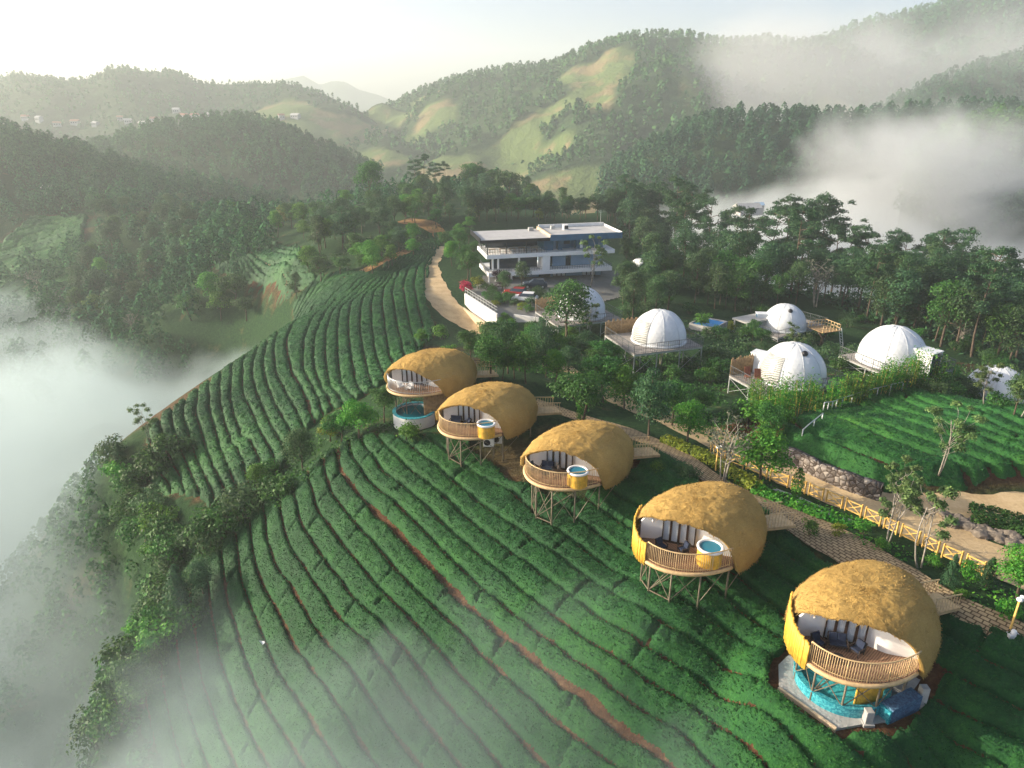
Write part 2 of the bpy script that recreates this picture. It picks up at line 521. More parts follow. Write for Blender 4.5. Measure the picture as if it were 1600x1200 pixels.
M['mosaic_blue'] = mat_mosaic('blue_mosaic', (0.05, 0.09, 0.17), (0.07, 0.14, 0.24), (0.09, 0.19, 0.30))
def mat_rubble(name, scale, cs):
    t = NT(name); p = t.pos()
    v = t.new('ShaderNodeTexVoronoi'); v.inputs['Scale'].default_value = scale
    t.l.new(p, v.inputs['Vector'])
    d = t.new('ShaderNodeTexVoronoi', feature='DISTANCE_TO_EDGE'); d.inputs['Scale'].default_value = scale
    t.l.new(p, d.inputs['Vector'])
    k = t.new('ShaderNodeSeparateColor'); t.l.new(v.outputs['Color'], k.inputs[0])
    c = t.ramp(k.outputs[0], [(0.1, cs[0]), (0.5, cs[1]), (0.9, cs[2])])
    c = t.mix(t.ramp(d.outputs['Distance'], [(0.02, (1, 1, 1)), (0.09, (0, 0, 0))]), c, (0.05, 0.035, 0.025))
    return t.done(t.bsdf(c, 0.9, t.bump(d.outputs['Distance'], 1.0, 0.3), 0.2))
M['rubble'] = mat_rubble('rubble_stone', 2.6, [(0.10, 0.085, 0.075), (0.19, 0.165, 0.15), (0.32, 0.29, 0.26)])
M['boulder'] = mat_simple('boulder', (0.17, 0.145, 0.12), 0.9, 0.45, 2.5, 0.2, 0.8)
def mat_glass(name):
    t = NT(name)
    a = t.new('ShaderNodeBsdfTransparent'); a.inputs[0].default_value = (0.96, 0.975, 0.985, 1)
    g = t.new('ShaderNodeBsdfGlossy'); g.inputs['Roughness'].default_value = 0.03
    mx = t.new('ShaderNodeMixShader'); mx.inputs[0].default_value = 0.06
    t.l.new(a.outputs[0], mx.inputs[1]); t.l.new(g.outputs[0], mx.inputs[2])
    return t.done(mx.outputs[0])
M['glass'] = mat_glass('clear_glass')
def mat_far(name, forest, fieldc, soil, fsc=0.012, thr=0.5):
    t = NT(name); p = t.pos()
    n = t.noise(p, fsc, 4, 0.5, 0.4); n2 = t.noise(p, 0.09, 5, 0.7); n3 = t.noise(p, fsc * 2.3, 3)
    fo = t.ramp(n2, [(0.3, [x * 0.55 for x in forest]), (0.7, [x * 1.4 for x in forest])])
    fi = t.mix(t.ramp(n3, [(0.5, (0, 0, 0)), (0.6, (1, 1, 1))]), fieldc, soil)
    a = t.new('ShaderNodeAttribute', attribute_name='field')
    c = t.mix(a.outputs['Fac'], fo, fi)
    return t.done(t.bsdf(c, 0.95, t.bump(n2, 1.0, 4.0), 0.05))
M['far'] = mat_far('far_hillside', (0.035, 0.065, 0.028), (0.115, 0.16, 0.06), (0.21, 0.17, 0.09))
# ------------------------------------------------------------------ villas: deck centre, measured from the photograph
# (fitted to the outlines of roofs and decks in the photograph)
VILLA = {5: np.array([16.47, 26.80, -23.24]), 4: np.array([10.28, 33.22, -22.37]), 3: np.array([4.41, 42.28, -22.73]),
         2: np.array([-1.96, 49.66, -22.84]), 1: np.array([-7.04, 57.09, -22.61])}
VANG = {5: R(-136.8), 4: R(-140.9), 3: R(-138.3), 2: R(-138.1), 1: R(-136.6)}
VDROP = {5: -2.55, 4: -3.15, 3: -3.85, 2: -3.3, 1: -3.05}      # ground below the front of each deck
FV = np.array([math.cos(R(-138)), math.sin(R(-138))])

# ------------------------------------------------------------------ ground shape
TP = []
def g(px, py, z): TP.append(tuple(pz(px, py, z)))
def gt(px, py, t): TP.append(tuple(pt(px, py, t)))
def gw(x, y, z): TP.append((x, y, z))
for k, c in VILLA.items():
    for f, dz in ((4.2, VDROP[k]), (0.5, VDROP[k] * .74), (-4.5, -1.0)):
        gw(c[0] + FV[0] * f, c[1] + FV[1] * f, c[2] + dz)
# path and road behind the villas
for a in ((1580, 995, -23.9), (1400, 890, -23.8), (1300, 845, -23.9), (1100, 740, -24.0), (1000, 688, -24.2), (900, 655, -24.5),
          (1500, 905, -24.4), (1390, 840, -24.8), (1300, 800, -25.0), (1200, 755, -25.1),
          (1600, 890, -25.0), (1480, 845, -25.1), (1390, 795, -25.2), (1300, 765, -25.3), (1220, 735, -25.4), (1150, 700, -25.6), (1600, 797, -25.2), (1470, 789, -25.2),
          (1000, 640, -26.4), (900, 590, -28.0), (840, 556, -30.2), (780, 532, -32.8), (760, 516, -32.9), (735, 503, -32.5), (690, 468, -30.8), (668, 430, -30.2), (685, 394, -30.6)): g(*a)
# right tea field, slope under the domes
for a in ((1300, 690, -25.0), (1500, 710, -24.7), (1590, 640, -25.3), (1350, 640, -26.6), (1450, 612, -26.6), (1200, 655, -27.6),
          (1080, 595, -28.6), (1040, 572, -29.3), (960, 560, -29.6), (1130, 620, -28.3), (1222, 530, -33.0), (1550, 640, -28.0), (1400, 575, -27.6),
          (1120, 515, -31.0), (1200, 452, -35), (1350, 470, -36), (1500, 480, -37), (1080, 450, -33), (890, 535, -31.0), (850, 520, -31.3)): g(*a)
for a in ((60, 190, -62), (110, 180, -75), (150, 160, -85), (120, 110, -55), (90, 70, -42), (70, 40, -32), (110, 30, -45), (30, 230, -60), (80, 250, -90), (150, 250, -95), (160, 60, -70)): gw(*a)
# hotel and the bushes beyond
for a in ((840, 447, -30.8), (950, 447, -31.2), (800, 472, -30.9), (1000, 440, -31.5), (760, 450, -30.8)): g(*a)
for a in ((850, 350, 178), (760, 340, 178), (950, 335, 205), (1020, 340, 210), (650, 320, 210), (700, 345, 175), (720, 300, 235), (820, 300, 240), (600, 315, 215), (560, 350, 190),
          (470, 345, 215), (400, 345, 230)): gt(*a)
for a in ((-10, 300, -48), (-60, 290, -55), (40, 290, -50), (-100, 300, -60), (0, 360, -75), (-80, 370, -80)): gw(*a)
# upper tea spur
for a in ((690, 368, -30.9), (650, 470, -30.0), (640, 540, -27.8), (560, 480, -30.9), (600, 430, -31.3), (540, 600, -29.2), (600, 600, -27.0), (470, 640, -30.2),
          (450, 513, -33.6), (400, 545, -34.0), (330, 592, -34.6), (260, 642, -35.0), (200, 692, -35.4), (520, 440, -34.0), (300, 740, -35.0), (400, 720, -32.2), (400, 620, -32.2), (420, 780, -32.6),
          (500, 720, -29.6), (340, 830, -34.6), (280, 930, -37.0), (300, 1000, -38.0), (200, 760, -37.5), (230, 850, -38), (250, 1080, -40.0), (150, 1150, -44.0)): g(*a)
# front slope
for a in ((450, 800, -31.0), (560, 1020, -32.3), (640, 860, -28.8), (800, 1000, -29.0), (1000, 1150, -29.6), (700, 1180, -34.2), (1300, 1190, -27.6), (1560, 1160, -26.4),
          (1100, 1010, -26.3), (900, 870, -26.5), (640, 690, -25.7), (740, 740, -26.0), (1000, 900, -26.0), (450, 1000, -34.6), (420, 1180, -39.0), (1450, 1080, -25.8), (1570, 1050, -24.8), (1190, 1080, -26.8), (1240, 900, -24.4)): g(*a)
for a in ((0, 14, -41), (20, 14, -33), (45, 14, -29), (-20, 14, -50), (-45, 14, -68), (45, 30, -26), (60, 45, -25)): gw(*a)
# the valley on the left
for a in ((-70, 62, -66), (-46, 46, -55), (-85, 40, -80), (-75, 120, -58), (-100, 85, -82), (-140, 60, -95), (-120, 120, -78), (-200, 100, -95), (-260, 160, -85)): gw(*a)
for a in ((440, 432, 155), (400, 400, 180), (350, 380, 200), (330, 440, 168), (500, 420, 148), (590, 418, 138)): gt(*a)
for a in ((100, 480, 205), (100, 400, 235), (20, 345, 262), (130, 340, 262), (200, 420, 225), (250, 330, 255), (300, 365, 225), (200, 500, 190), (20, 430, 228), (330, 500, 165)): gt(*a)
for a in ((10, 215, 330), (120, 250, 320), (200, 285, 312), (300, 300, 318), (400, 312, 335), (520, 330, 345)): gt(*a)
for a in ((-300, 420, -50), (-180, 440, -70), (-60, 440, -85), (-330, 300, -15), (-340, 200, -45), (60, 420, -80), (160, 400, -85)): gw(*a)
# the hillside falls away into the misty valley behind its left-hand edge
for px, py, z in ((450, 513, -33.6), (400, 545, -34.0), (330, 592, -34.6), (260, 642, -35.0), (200, 692, -35.4)):
    q = pz(px, py, z); h = q[:2] / np.hypot(q[0], q[1]); sl = q[2] / np.hypot(q[0], q[1])
    for d, ex in ((9, 2.0), (20, 8.0), (38, 18.0)):
        gw(q[0] + h[0] * d - 0.35 * d, q[1] + h[1] * d, q[2] + sl * d - ex)
for a in ((-46, 57, -49), (-38, 52, -49), (-34, 44, -51), (-31, 36, -54), (-36, 28, -62), (-46, 44, -60), (-60, 50, -70), (-30, 26, -54), (-26, 20, -54)): gw(*a)
T0 = RBF([p[:2] for p in TP], [p[2] for p in TP], c=4.0, reg=0.02)

# stepped bank in front of the right-hand tea field
BANK = np.array([pz(px, py, -25.3)[:2] for px, py in ((1150, 668), (1195, 690), (1225, 708), (1290, 742), (1360, 770), (1430, 774), (1500, 776), (1600, 772), (1700, 765))])
def bank_d(X):
    """signed distance to the bank line, positive on the field side"""
    best = np.full(len(X), 1e9); sg = np.zeros(len(X))
    for a, b in zip(BANK[:-1], BANK[1:]):
        d = b - a; L = d @ d
        u = np.clip(((X - a) @ d) / L, 0, 1)
        q = X - (a + u[:, None] * d)
        r = np.hypot(q[:, 0], q[:, 1])
        c = d[0] * (X[:, 1] - a[1]) - d[1] * (X[:, 0] - a[0])
        k = r < best
        best = np.where(k, r, best); sg = np.where(k, np.sign(c), sg)
    return best * sg
def T(X):
    X = np.asarray(X, float).reshape(-1, 2)
    z = T0(X)
    d = bank_d(X)
    fr_ = sstep(100, 170, X[:, 1])
    z = z + fr_ * 0.8 * fbm(X[:, 0] * 0.06, X[:, 1] * 0.06, octv=3, seed=4)
    for k_, dz_, r_ in ((5, -2.55, 3.1), (1, -3.05, 2.2)):        # levelled pads under the two pools
        c_ = VILLA[k_]
        q_ = np.hypot(X[:, 0] - c_[0] - FV[0] * 1.6, X[:, 1] - c_[1] - FV[1] * 1.6)
        w_ = 1 - sstep(r_, r_ + 2.2, q_)
        z = z * (1 - w_) + (c_[2] + dz_) * w_
    z = z + 1.25 * sstep(0.1, 1.3, d) * (1 - sstep(5, 16, d)) * sstep(17, 21, X[:, 0])
    return z
def tz(x, y): return float(T([[x, y]])[0])
def at(px, py, t0=18.0, t1=420.0, up=0.0):
    """point of the ground seen at a pixel of the photograph"""
    d = ray(px, py)
    ts = np.r_[np.arange(t0, 140, 0.5), np.arange(140, t1, 2.0)]
    P = d[None] * ts[:, None]
    h = P[:, 2] - T(P[:, :2]) - up
    k = np.nonzero(h < 0)[0]
    if len(k) == 0: return None
    i = k[0]
    if i == 0: return P[0]
    a, b = ts[i - 1], ts[i]; ha, hb = h[i - 1], h[i]
    t = a + (b - a) * ha / (ha - hb)
    p = d * t; p[2] = tz(p[0], p[1])
    return p
def line_at(pix): return np.array([q for q in (at(*p) for p in pix) if q is not None])
def poly_at(pix): return line_at(pix)[:, :2]

# ------------------------------------------------------------------ row directions of the tea
def L(s): return [tuple(map(float, q.split(','))) for q in s.split()]
ROWS_FRONT = [(0, L('299,948 304,1004 311,1035')), (1, L('325,913 331,955 336,990 343,1025')), (2, L('348,885 353,930 360,962 374,990 385,1032')),
 (3, L('371,846 378,909 395,955 416,1004 430,1040')), (4, L('392,831 397,878 420,930 444,976 458,1004 483,1040 540,1120')),
 (5, L('413,804 420,853 437,892 465,927 486,976 511,1004 590,1110')), (6, L('437,790 448,843 476,892 511,937 535,969 570,997 650,1110')),
 (7, L('458,766 469,815 490,853 521,892 556,941 591,972 690,1090')), (8, L('483,748 493,787 525,839 553,871 591,916 630,955 700,1036 752,1087 803,1142')),
 (9, L('506,734 518,776 553,818 595,864 633,909 665,944 700,970 745,1012 789,1063 837,1104 892,1152 937,1183')),
 (10, L('527,700 535,738 567,780 605,818 640,850 665,878 700,915 752,963 813,1012 872,1053 920,1094 975,1142 1044,1187')),
 (11, L('546,703 560,738 584,762 630,797 672,843 748,919 793,957 837,991 889,1029 927,1056 975,1091 1044,1139 1088,1177')),
 (12, L('567,692 591,731 630,762 665,794 727,850 782,898 824,932 865,963 910,998 954,1025 999,1053 1037,1077 1112,1125 1181,1177')),
 (13, L('595,692 644,741 700,783 786,857 831,891 872,922 903,939 937,970 985,994 1030,1025 1099,1067 1147,1098 1250,1163')),
 (14, L('630,692 658,713 851,857 892,888 920,905 947,926 992,953 1027,970 1071,994 1102,1018 1150,1053 1195,1073 1250,1115')),
 (15, L('800,770 860,825 923,871 941,884 996,912 1090,962 1150,998 1215,1035')), (16, L('850,775 930,835 985,875 1160,965 1215,1000 1400,1140 1460,1180')), (17, L('900,770 960,815 1180,930 1218,955 1421,1114 1510,1170')), (18, L('940,760 985,790 1200,895 1250,925 1438,1079 1530,1130 1600,1165')), (19, L('970,740 1010,765 1225,865 1285,905 1490,1055 1555,1088 1600,1115')), (20, L('1000,730 1050,760 1250,848 1290,880 1475,1000 1560,1042 1600,1062'))]
def z4(s, ox, oy, k): return [(ox + a * k, oy + b * k) for a, b in L(s)]
ROWS_UPPER = [(0, z4('280,480 150,600 110,700 120,800 150,900 200,980 250,1080', 420, 360, .25)), (1, z4('360,470 260,590 225,690 215,800 220,900', 420, 360, .25)),
 (2, z4('420,440 330,570 290,670 280,780 290,890 320,960', 420, 360, .25)), (3, z4('600,320 480,430 390,540 360,640 355,760 365,880 380,980', 420, 360, .25)),
 (4, z4('760,260 600,340 450,500 430,620 430,740 440,880 460,980', 420, 360, .25)), (5, z4('520,460 500,560 500,680 520,820 550,980', 420, 360, .25)),
 (6, z4('960,130 850,210 720,300 600,420 575,500 570,620 590,760 620,900 650,980', 420, 360, .25)), (7, z4('660,400 640,480 645,600 660,740', 420, 360, .25)),
 (8, z4('720,370 710,470 730,640 750,780', 420, 360, .25)), (9, z4('790,320 770,400 790,520 810,640 840,770', 420, 360, .25)),
 (10, z4('870,260 840,360 860,500 890,640', 420, 360, .25)), (11, z4('930,250 905,340 930,480 960,590', 420, 360, .25)), (12, z4('1060,130 980,240 980,380 1030,560', 420, 360, .25)),
 (-1, z4('890,130 860,230 870,350 920,450 1000,600', 170, 480, .3)), (-2, z4('830,190 805,300 830,420 880,530 940,640', 170, 480, .3)), (-3, z4('770,240 745,360 770,460 820,580 880,690', 170, 480, .3)),
 (-4, z4('700,300 700,460 760,560 800,670 860,780', 170, 480, .3)), (-5, z4('640,380 630,500 680,680', 170, 480, .3)), (-6, z4('580,450 600,600 640,680 700,820', 170, 480, .3)),
 (-7, z4('520,520 560,680 600,800 650,910', 170, 480, .3)), (-8, z4('460,590 510,740 560,870 600,940', 170, 480, .3)), (-9, z4('410,640 450,780 500,870 530,940', 170, 480, .3)),
 (-10, z4('360,700 420,850 470,970', 170, 480, .3)), (-11, z4('320,800 370,880 400,980', 170, 480, .3))]
ROWS_RIGHT = [(0, z4('240,310 420,380 520,430 750,510', 1200, 600, .25)), (1, z4('370,210 560,280 720,350 900,410 1000,450 1180,510', 1200, 600, .25)),
 (2, z4('480,180 640,240 800,300 960,360 1200,440', 1200, 600, .25)), (3, z4('560,130 760,210 920,270 1060,320 1280,390', 1200, 600, .25)),
 (4, z4('650,110 860,190 980,230 1200,300 1430,380', 1200, 600, .25)), (5, z4('760,80 960,160 1260,270 1600,380', 1200, 600, .25)),
 (6, z4('860,70 1160,180 1480,300', 1200, 600, .25)), (7, z4('1000,60 1300,170 1600,280', 1200, 600, .25)), (8, z4('1100,50 1600,230', 1200, 600, .25))]
ROWS_VALLEY = [(0, L('384,426 430,444 475,445')), (1, L('360,405 395,425 440,438')), (2.5, L('352,381 396,408 447,426')), (3.5, L('360,376 409,395 467,415')), (5, L('380,366 422,382 461,396')), (-3, L('396,445 441,454'))]
ROWS_WOOD = [(0, L('0,475 33,455 75,430 122,415')), (2, L('70,420 120,407')), (7, L('83,353 120,346')), (9, L('57,345 87,340 130,340'))]
def row_field(rows):
    P = []; v = []
    for i, pix in rows:
        w = line_at(pix)
        if len(w) < 2: continue
        w = resample(w[:, :2], 2.5)
        P += list(w); v += [i] * len(w)
    return RBF(P, v, c=2.0, reg=0.03)

# ------------------------------------------------------------------ tea plantations: clipped rows of bushes, earth showing between
def tea_field(name, label, poly_pix, rows, step, H=0.8, cards=30, csize=0.15, holes=(), furrow=0.2, path_row=None, seed=1, brk=0.5, seglen=5.0, tdir=(0.65, -0.76), lump=0.22, z0=None):
    poly = poly_at(poly_pix) if z0 is None else np.array([pz(a, b, z0)[:2] for a, b in poly_pix])
    vf = row_field(rows)
    lo, hi = poly.min(0), poly.max(0)
    nx, ny = int((hi[0] - lo[0]) / step) + 2, int((hi[1] - lo[1]) / step) + 2
    gx, gy = np.meshgrid(lo[0] + np.arange(nx) * step, lo[1] + np.arange(ny) * step, indexing='ij')
    X = np.stack([gx.ravel(), gy.ravel()], 1)
    rng = np.random.default_rng(seed)
    e = 0.35 * fbm(X[:, 0] * 0.6, X[:, 1] * 0.6, octv=2, seed=seed)
    ok = inside(X + np.stack([e, e], 1), poly)
    for h in holes:
        if len(h) == 3: ok &= np.hypot(X[:, 0] - h[0], X[:, 1] - h[1]) > h[2] + e
        else: ok &= ~inside(X + np.stack([e, e], 1) * 0.5, h)
    need = ok.copy().reshape(nx, ny)
    n2 = need.copy()
    n2[1:] |= need[:-1]; n2[:-1] |= need[1:]; n2[:, 1:] |= n2[:, :-1]; n2[:, :-1] |= n2[:, 1:]
    idx = np.nonzero(n2.ravel())[0]
    Xs = X[idx]
    z = T(Xs)
    d = 0.4
    v = vf(Xs)
    gvx = (vf(Xs + [d, 0]) - v) / d; gvy = (vf(Xs + [0, d]) - v) / d
    sp = 1.0 / np.maximum(np.hypot(gvx, gvy), 0.12)
    v = v + 0.035 * fbm(Xs[:, 0] * 0.5, Xs[:, 1] * 0.5, octv=3, seed=seed + 3) / np.maximum(sp, .8)
    fr = v - np.floor(v)
    dist = np.minimum(fr, 1 - fr) * sp
    rid = np.floor(v)
    fw = np.full(len(Xs), furrow)
    if path_row is not None:
        fw = np.where(np.abs(v - path_row) < 0.5, 0.5, fw)
    fw = fw * (1 + 0.6 * fbm(Xs[:, 0] * 0.9, Xs[:, 1] * 0.9, octv=2, seed=seed + 9))
    s = Xs @ np.array(tdir) / seglen + _hash(rid, rid * 0, rid * 0, seed) * 7
    si = np.floor(s); sf = np.abs(s - si - 0.5)
    hb = _hash(si, rid, rid * 0, seed + 5)
    db = np.where(hb < brk, (0.5 - sf) * seglen, 9.0)        # breaks across a row
    dist = np.minimum(dist, db * 0.9 + 0.05)
    shoulder = sstep(fw * 0.22, fw * 0.5 + 0.14, dist)
    crown = 0.90 + 0.10 * np.sqrt(np.clip(dist / np.maximum(sp * 0.5, .3), 0, 1))
    lumpy = 1 + lump * fbm(Xs[:, 0] * 1.7, Xs[:, 1] * 1.7, octv=3, seed=seed + 20) + 0.10 * fbm(Xs[:, 0] * 5, Xs[:, 1] * 5, octv=2, seed=seed + 25)
    gone = sstep(1.15, 1.3, fbm(Xs[:, 0] * 0.16, Xs[:, 1] * 0.16, octv=3, seed=seed + 40))   # bushes missing here and there
    hh = H * shoulder * crown * lumpy * (1 - gone)
    okf = ok[idx]
    hh = np.where(okf, hh, 0)
    zz = z + np.where(hh > 0.04, hh, -0.12)
    jit = rng.normal(0, 0.012, (len(Xs), 2))
    V = np.c_[Xs + jit, zz + rng.normal(0, 0.022, len(Xs)) * (hh > 0.1)]
    remap = np.full(nx * ny, -1); remap[idx] = np.arange(len(idx))
    a = remap.reshape(nx, ny)
    q = np.stack([a[:-1, :-1], a[1:, :-1], a[1:, 1:], a[:-1, 1:]], -1).reshape(-1, 4)
    q = q[(q >= 0).all(1)]
    q = q[(zz[q] > z[q] - 0.05).any(1)]
    # loose leaf sprays over the clipped tops
    if cards:
        top = np.nonzero(hh > 0.6 * H)[0]
        nn = int(len(top) * step * step * cards)
        k = rng.choice(top, nn)
        C = np.c_[Xs[k] + rng.uniform(-step, step, (nn, 2)) * 0.6, zz[k] + rng.uniform(-0.02, 0.06, nn)]
        nrm = rng.normal(0, 0.55, (nn, 3)); nrm[:, 2] = np.abs(nrm[:, 2]) + 0.6
        LV, LF = leaf_cards(C, nrm, rng.uniform(0.6, 1.3, nn) * csize, rng)
        LF = LF + len(V)
        V = np.r_[V, LV]; q = np.r_[q, LF]
    me = mesh_np(name, V, q, smooth=True)
    o = link(name, me, M['tea'])
    tag(o, label, 'tea bushes', None, 'stuff')
    return o
def leaf_cards(C, nrm, size, rng, aspect=0.6):
    n = len(C)
    nrm = nrm / np.linalg.norm(nrm, axis=1, keepdims=True)
    r = rng.normal(0, 1, (n, 3))
    a = np.cross(nrm, r); a /= np.linalg.norm(a, axis=1, keepdims=True) + 1e-9
    b = np.cross(nrm, a)
    a = a * (size[:, None] * 0.5); b = b * (size[:, None] * 0.5 * aspect)
    fold = nrm * (size[:, None] * 0.12)
    V = np.stack([C - a, C - b + fold * 0, C + a, C + b + fold], 1).reshape(-1, 3)
    F = np.arange(4 * n).reshape(n, 4)
    return V, F

# ------------------------------------------------------------------ ground sheet
def axis(parts):
    r = []
    for a, b, s in parts: r += list(np.arange(a, b, s))
    return np.array(r + [parts[-1][1]])
ax = axis([(-420, -120, 6), (-120, -48, 2.5), (-48, 48, 0.8), (48, 90, 2), (90, 220, 6)])
ay = axis([(6, 16, 2), (16, 150, 0.9), (150, 260, 3), (260, 460, 6)])
gx, gy = np.meshgrid(ax, ay, indexing='ij')
X = np.stack([gx.ravel(), gy.ravel()], 1)
Z = T(X)
far = sstep(80, 160, X[:, 1])
Z = Z + 0.06 * fbm(X[:, 0] * 0.7, X[:, 1] * 0.7, octv=3, seed=8) * (1 - far)
n0, n1 = len(ax), len(ay)
I = np.arange(n0 * n1).reshape(n0, n1)
F = np.stack([I[:-1, :-1], I[1:, :-1], I[1:, 1:], I[:-1, 1:]], -1).reshape(-1, 4)
gme = mesh_np('ground', np.c_[X, Z], F, smooth=True)
FRONT_POLY = L('262,985 292,925 322,888 352,850 385,815 425,782 470,745 505,715 545,690 600,680 660,680 715,690 770,735 830,770 900,790 960,730 1010,700 1080,742 1110,765 1180,800 1270,870 1290,885 1420,960 1470,950 1530,985 1600,1015 1660,1060 1700,1330 1500,1340 1300,1340 1100,1340 900,1340 700,1330 500,1300 350,1260 220,1140')
UPPER_POLY = L('250,655 330,595 400,547 450,512 458,480 500,432 540,425 580,430 640,400 672,366 690,366 682,395 668,425 662,470 668,490 680,510 660,545 630,585 600,600 560,625 520,640 495,660 460,690 440,735 400,770 340,790 300,780 270,770 235,760 225,720 228,690')
RIGHT_POLY = L('1225,712 1218,690 1235,665 1290,640 1340,622 1400,607 1470,605 1560,618 1640,632 1680,650 1680,750 1590,752 1500,762 1440,766 1390,772 1330,752 1270,728')
WALLEY_POLY = L('355,372 400,362 470,388 470,405 500,440 470,452 440,470 395,452 345,425 335,405')
WOOD_POLY = L('0,385 50,340 135,338 128,400 118,440 60,470 50,500 0,530 -60,540 -60,400')
soil = np.zeros(len(X))
for pl in (FRONT_POLY, UPPER_POLY, RIGHT_POLY, WALLEY_POLY, WOOD_POLY):
    soil = np.maximum(soil, inside(X, poly_at(pl)).astype(float))
bd = bank_d(X)
soil = np.maximum(soil, sstep(-0.3, 0.3, bd) * (1 - sstep(1.6, 2.6, bd)) * (X[:, 0] > 17) * (X[:, 0] < 70))
soil = np.maximum(soil, 0.75 * sstep(0.15, 0.5, fbm(X[:, 0] * 0.05, X[:, 1] * 0.05, octv=3, seed=77)) * (X[:, 1] < 90))
at_ = gme.attributes.new('soil', 'FLOAT', 'POINT'); at_.data.foreach_set('value', soil.astype(np.float32))
ground = tag(link('ground', gme, M['ground']), kind='structure')

def vloc(k, x, y):
    a = VANG[k]; c = VILLA[k]
    return c[0] + x * math.cos(a) - y * math.sin(a), c[1] + x * math.sin(a) + y * math.cos(a)
HOLES_FRONT = [(*vloc(1, 2.2, .8), 2.6), np.array([vloc(5, *q) for q in ((-2.6, -2.6), (2.5, -2.9), (4.1, -2.1), (4.5, 1.4), (3.2, 2.4), (2.3, 3.2), (-2.6, 3.4))])]
HOLES_FRONT += [(*vloc(k, -3.6, .8), 1.3) for k in (2, 3, 4)]
tea_field('tea_bushes', 'dark green clipped tea rows covering the slope below the thatched villas', FRONT_POLY, ROWS_FRONT, 0.15, H=0.45, cards=190, csize=0.11, holes=HOLES_FRONT, path_row=10, seed=3, lump=0.13, brk=0.5, seglen=5.5)
tea_field('tea_bushes', 'bright green rows of tea on the spur left of the dirt road', UPPER_POLY, ROWS_UPPER, 0.2, H=0.55, cards=40, csize=0.2, path_row=0, seed=5, brk=0.4, seglen=6.0, tdir=(0.25, -0.97), furrow=0.24)
tea_field('tea_bushes', 'tea rows on the flat field above the rubble wall', RIGHT_POLY, ROWS_RIGHT, 0.17, H=0.42, cards=90, csize=0.14, seed=9, brk=0.1, seglen=9.0, tdir=(0.8, -0.6), furrow=0.62, lump=0.15)
tea_field('tea_bushes', 'terraced tea rows with a bare earth track in the left valley', WALLEY_POLY, ROWS_VALLEY, 0.45, H=1.0, cards=3, csize=0.5, path_row=2.5, seed=11, brk=0.2, tdir=(0.9, -0.4), furrow=0.4)
tea_field('tea_bushes', 'tea rows half hidden by mist at the far left', WOOD_POLY, ROWS_WOOD, 0.6, H=1.1, cards=2, csize=0.6, seed=13, brk=0.1, tdir=(0.9, 0.3), furrow=0.5)
# ------------------------------------------------------------------ roads and paths laid on the ground
def strip(name, pix, width, mat, lift=0.05, kind='structure', step=0.7, edge=0.15, seed=1, t_off=0.0, cross=5, world=None, thick=0):
    P = smooth_line(line_at(pix)[:, :2] if world is None else world, step, 6)
    n = len(P)
    w = np.interp(np.linspace(0, 1, n), np.linspace(0, 1, len(width)), width) if isinstance(width, (list, tuple)) else np.full(n, width)
    d = np.gradient(P, axis=0); d /= np.linalg.norm(d, axis=1, keepdims=True)
    nn = np.c_[-d[:, 1], d[:, 0]]
    us = np.linspace(-1, 1, cross)
    e = 1 + edge * fbm(P[:, 0] * .8, P[:, 1] * .8, octv=3, seed=seed)
    e2 = 1 + edge * fbm(P[:, 0] * .8 + 40, P[:, 1] * .8, octv=3, seed=seed + 4)
    off = np.where(us[None] < 0, us[None] * e[:, None], us[None] * e2[:, None]) * (w / 2)[:, None]
    XY = P[:, None] + nn[:, None] * off[..., None]
    z = T(XY.reshape(-1, 2)) + lift
    V = np.c_[XY.reshape(-1, 2), z]
    I = np.arange(n * cross).reshape(n, cross)
    F = np.stack([I[:-1, :-1], I[1:, :-1], I[1:, 1:], I[:-1, 1:]], -1).reshape(-1, 4)[:, ::-1]
    me = mesh_np(name, V, F, True)
    uv = me.uv_layers.new(name='UVMap')
    s = np.r_[0, np.cumsum(np.linalg.norm(np.diff(P, axis=0), axis=1))]
    U = np.stack([np.broadcast_to(s[:, None], off.shape), off], -1).reshape(-1, 2)
    uv.data.foreach_set('uv', U[F.ravel()].astype(np.float32).ravel())
    o = link(name, me, mat)
    if kind: tag(o, kind=kind)
    return o, P
ROAD_PIX = L('1640,915 1580,885 1500,855 1440,825 1390,798 1340,780 1290,762 1230,738 1170,712 1110,682 1050,655 1000,638 940,612 880,580 830,552 785,528 740,508 705,490 686,465 672,435 668,415 678,396 690,385')
strip('dirt_road', ROAD_PIX, [4.4, 4.4, 4.4, 4.2, 3.8, 3.6, 5.0, 4.6, 4.2, 4.2, 4.0], M['road'], 0.06, seed=3, edge=.09)
strip('dirt_road', L('1380,790 1420,790 1470,789 1540,794 1610,798 1680,800'), [3.0, 3.6, 3.8], M['road'], 0.068, seed=5)
strip('path', L('835,630 870,642 910,655 960,668 1000,684 1040,702 1080,724 1110,748 1140,765 1170,782 1205,796 1245,812 1285,832 1320,852 1355,872 1390,890 1430,912 1470,938 1520,965 1570,990 1600,1003'),
      [1.6, 1.8, 2.6, 2.6, 2.0, 2.0, 3.2, 4.0, 3.0, 1.9, 1.8], M['paving'], 0.10, edge=0.1, seed=7)
strip('earth_track', L('275,358 300,360 330,362 345,372 360,385 385,400 420,418 450,428'), [2.5, 2.5, 2.0, 1.5, 1.5], M['road'], 0.25, seed=9, step=1.5)
strip('earth_track', L('630,345 650,350 672,352 690,372'), [4.0, 4.5, 3.0], M['bank'], 0.25, seed=11, step=1.5)
strip('earth_track', L('520,440 545,435 575,425 610,405 640,392'), [2.0, 3.0, 2.5], M['bank'], 0.2, seed=12, step=1.5)
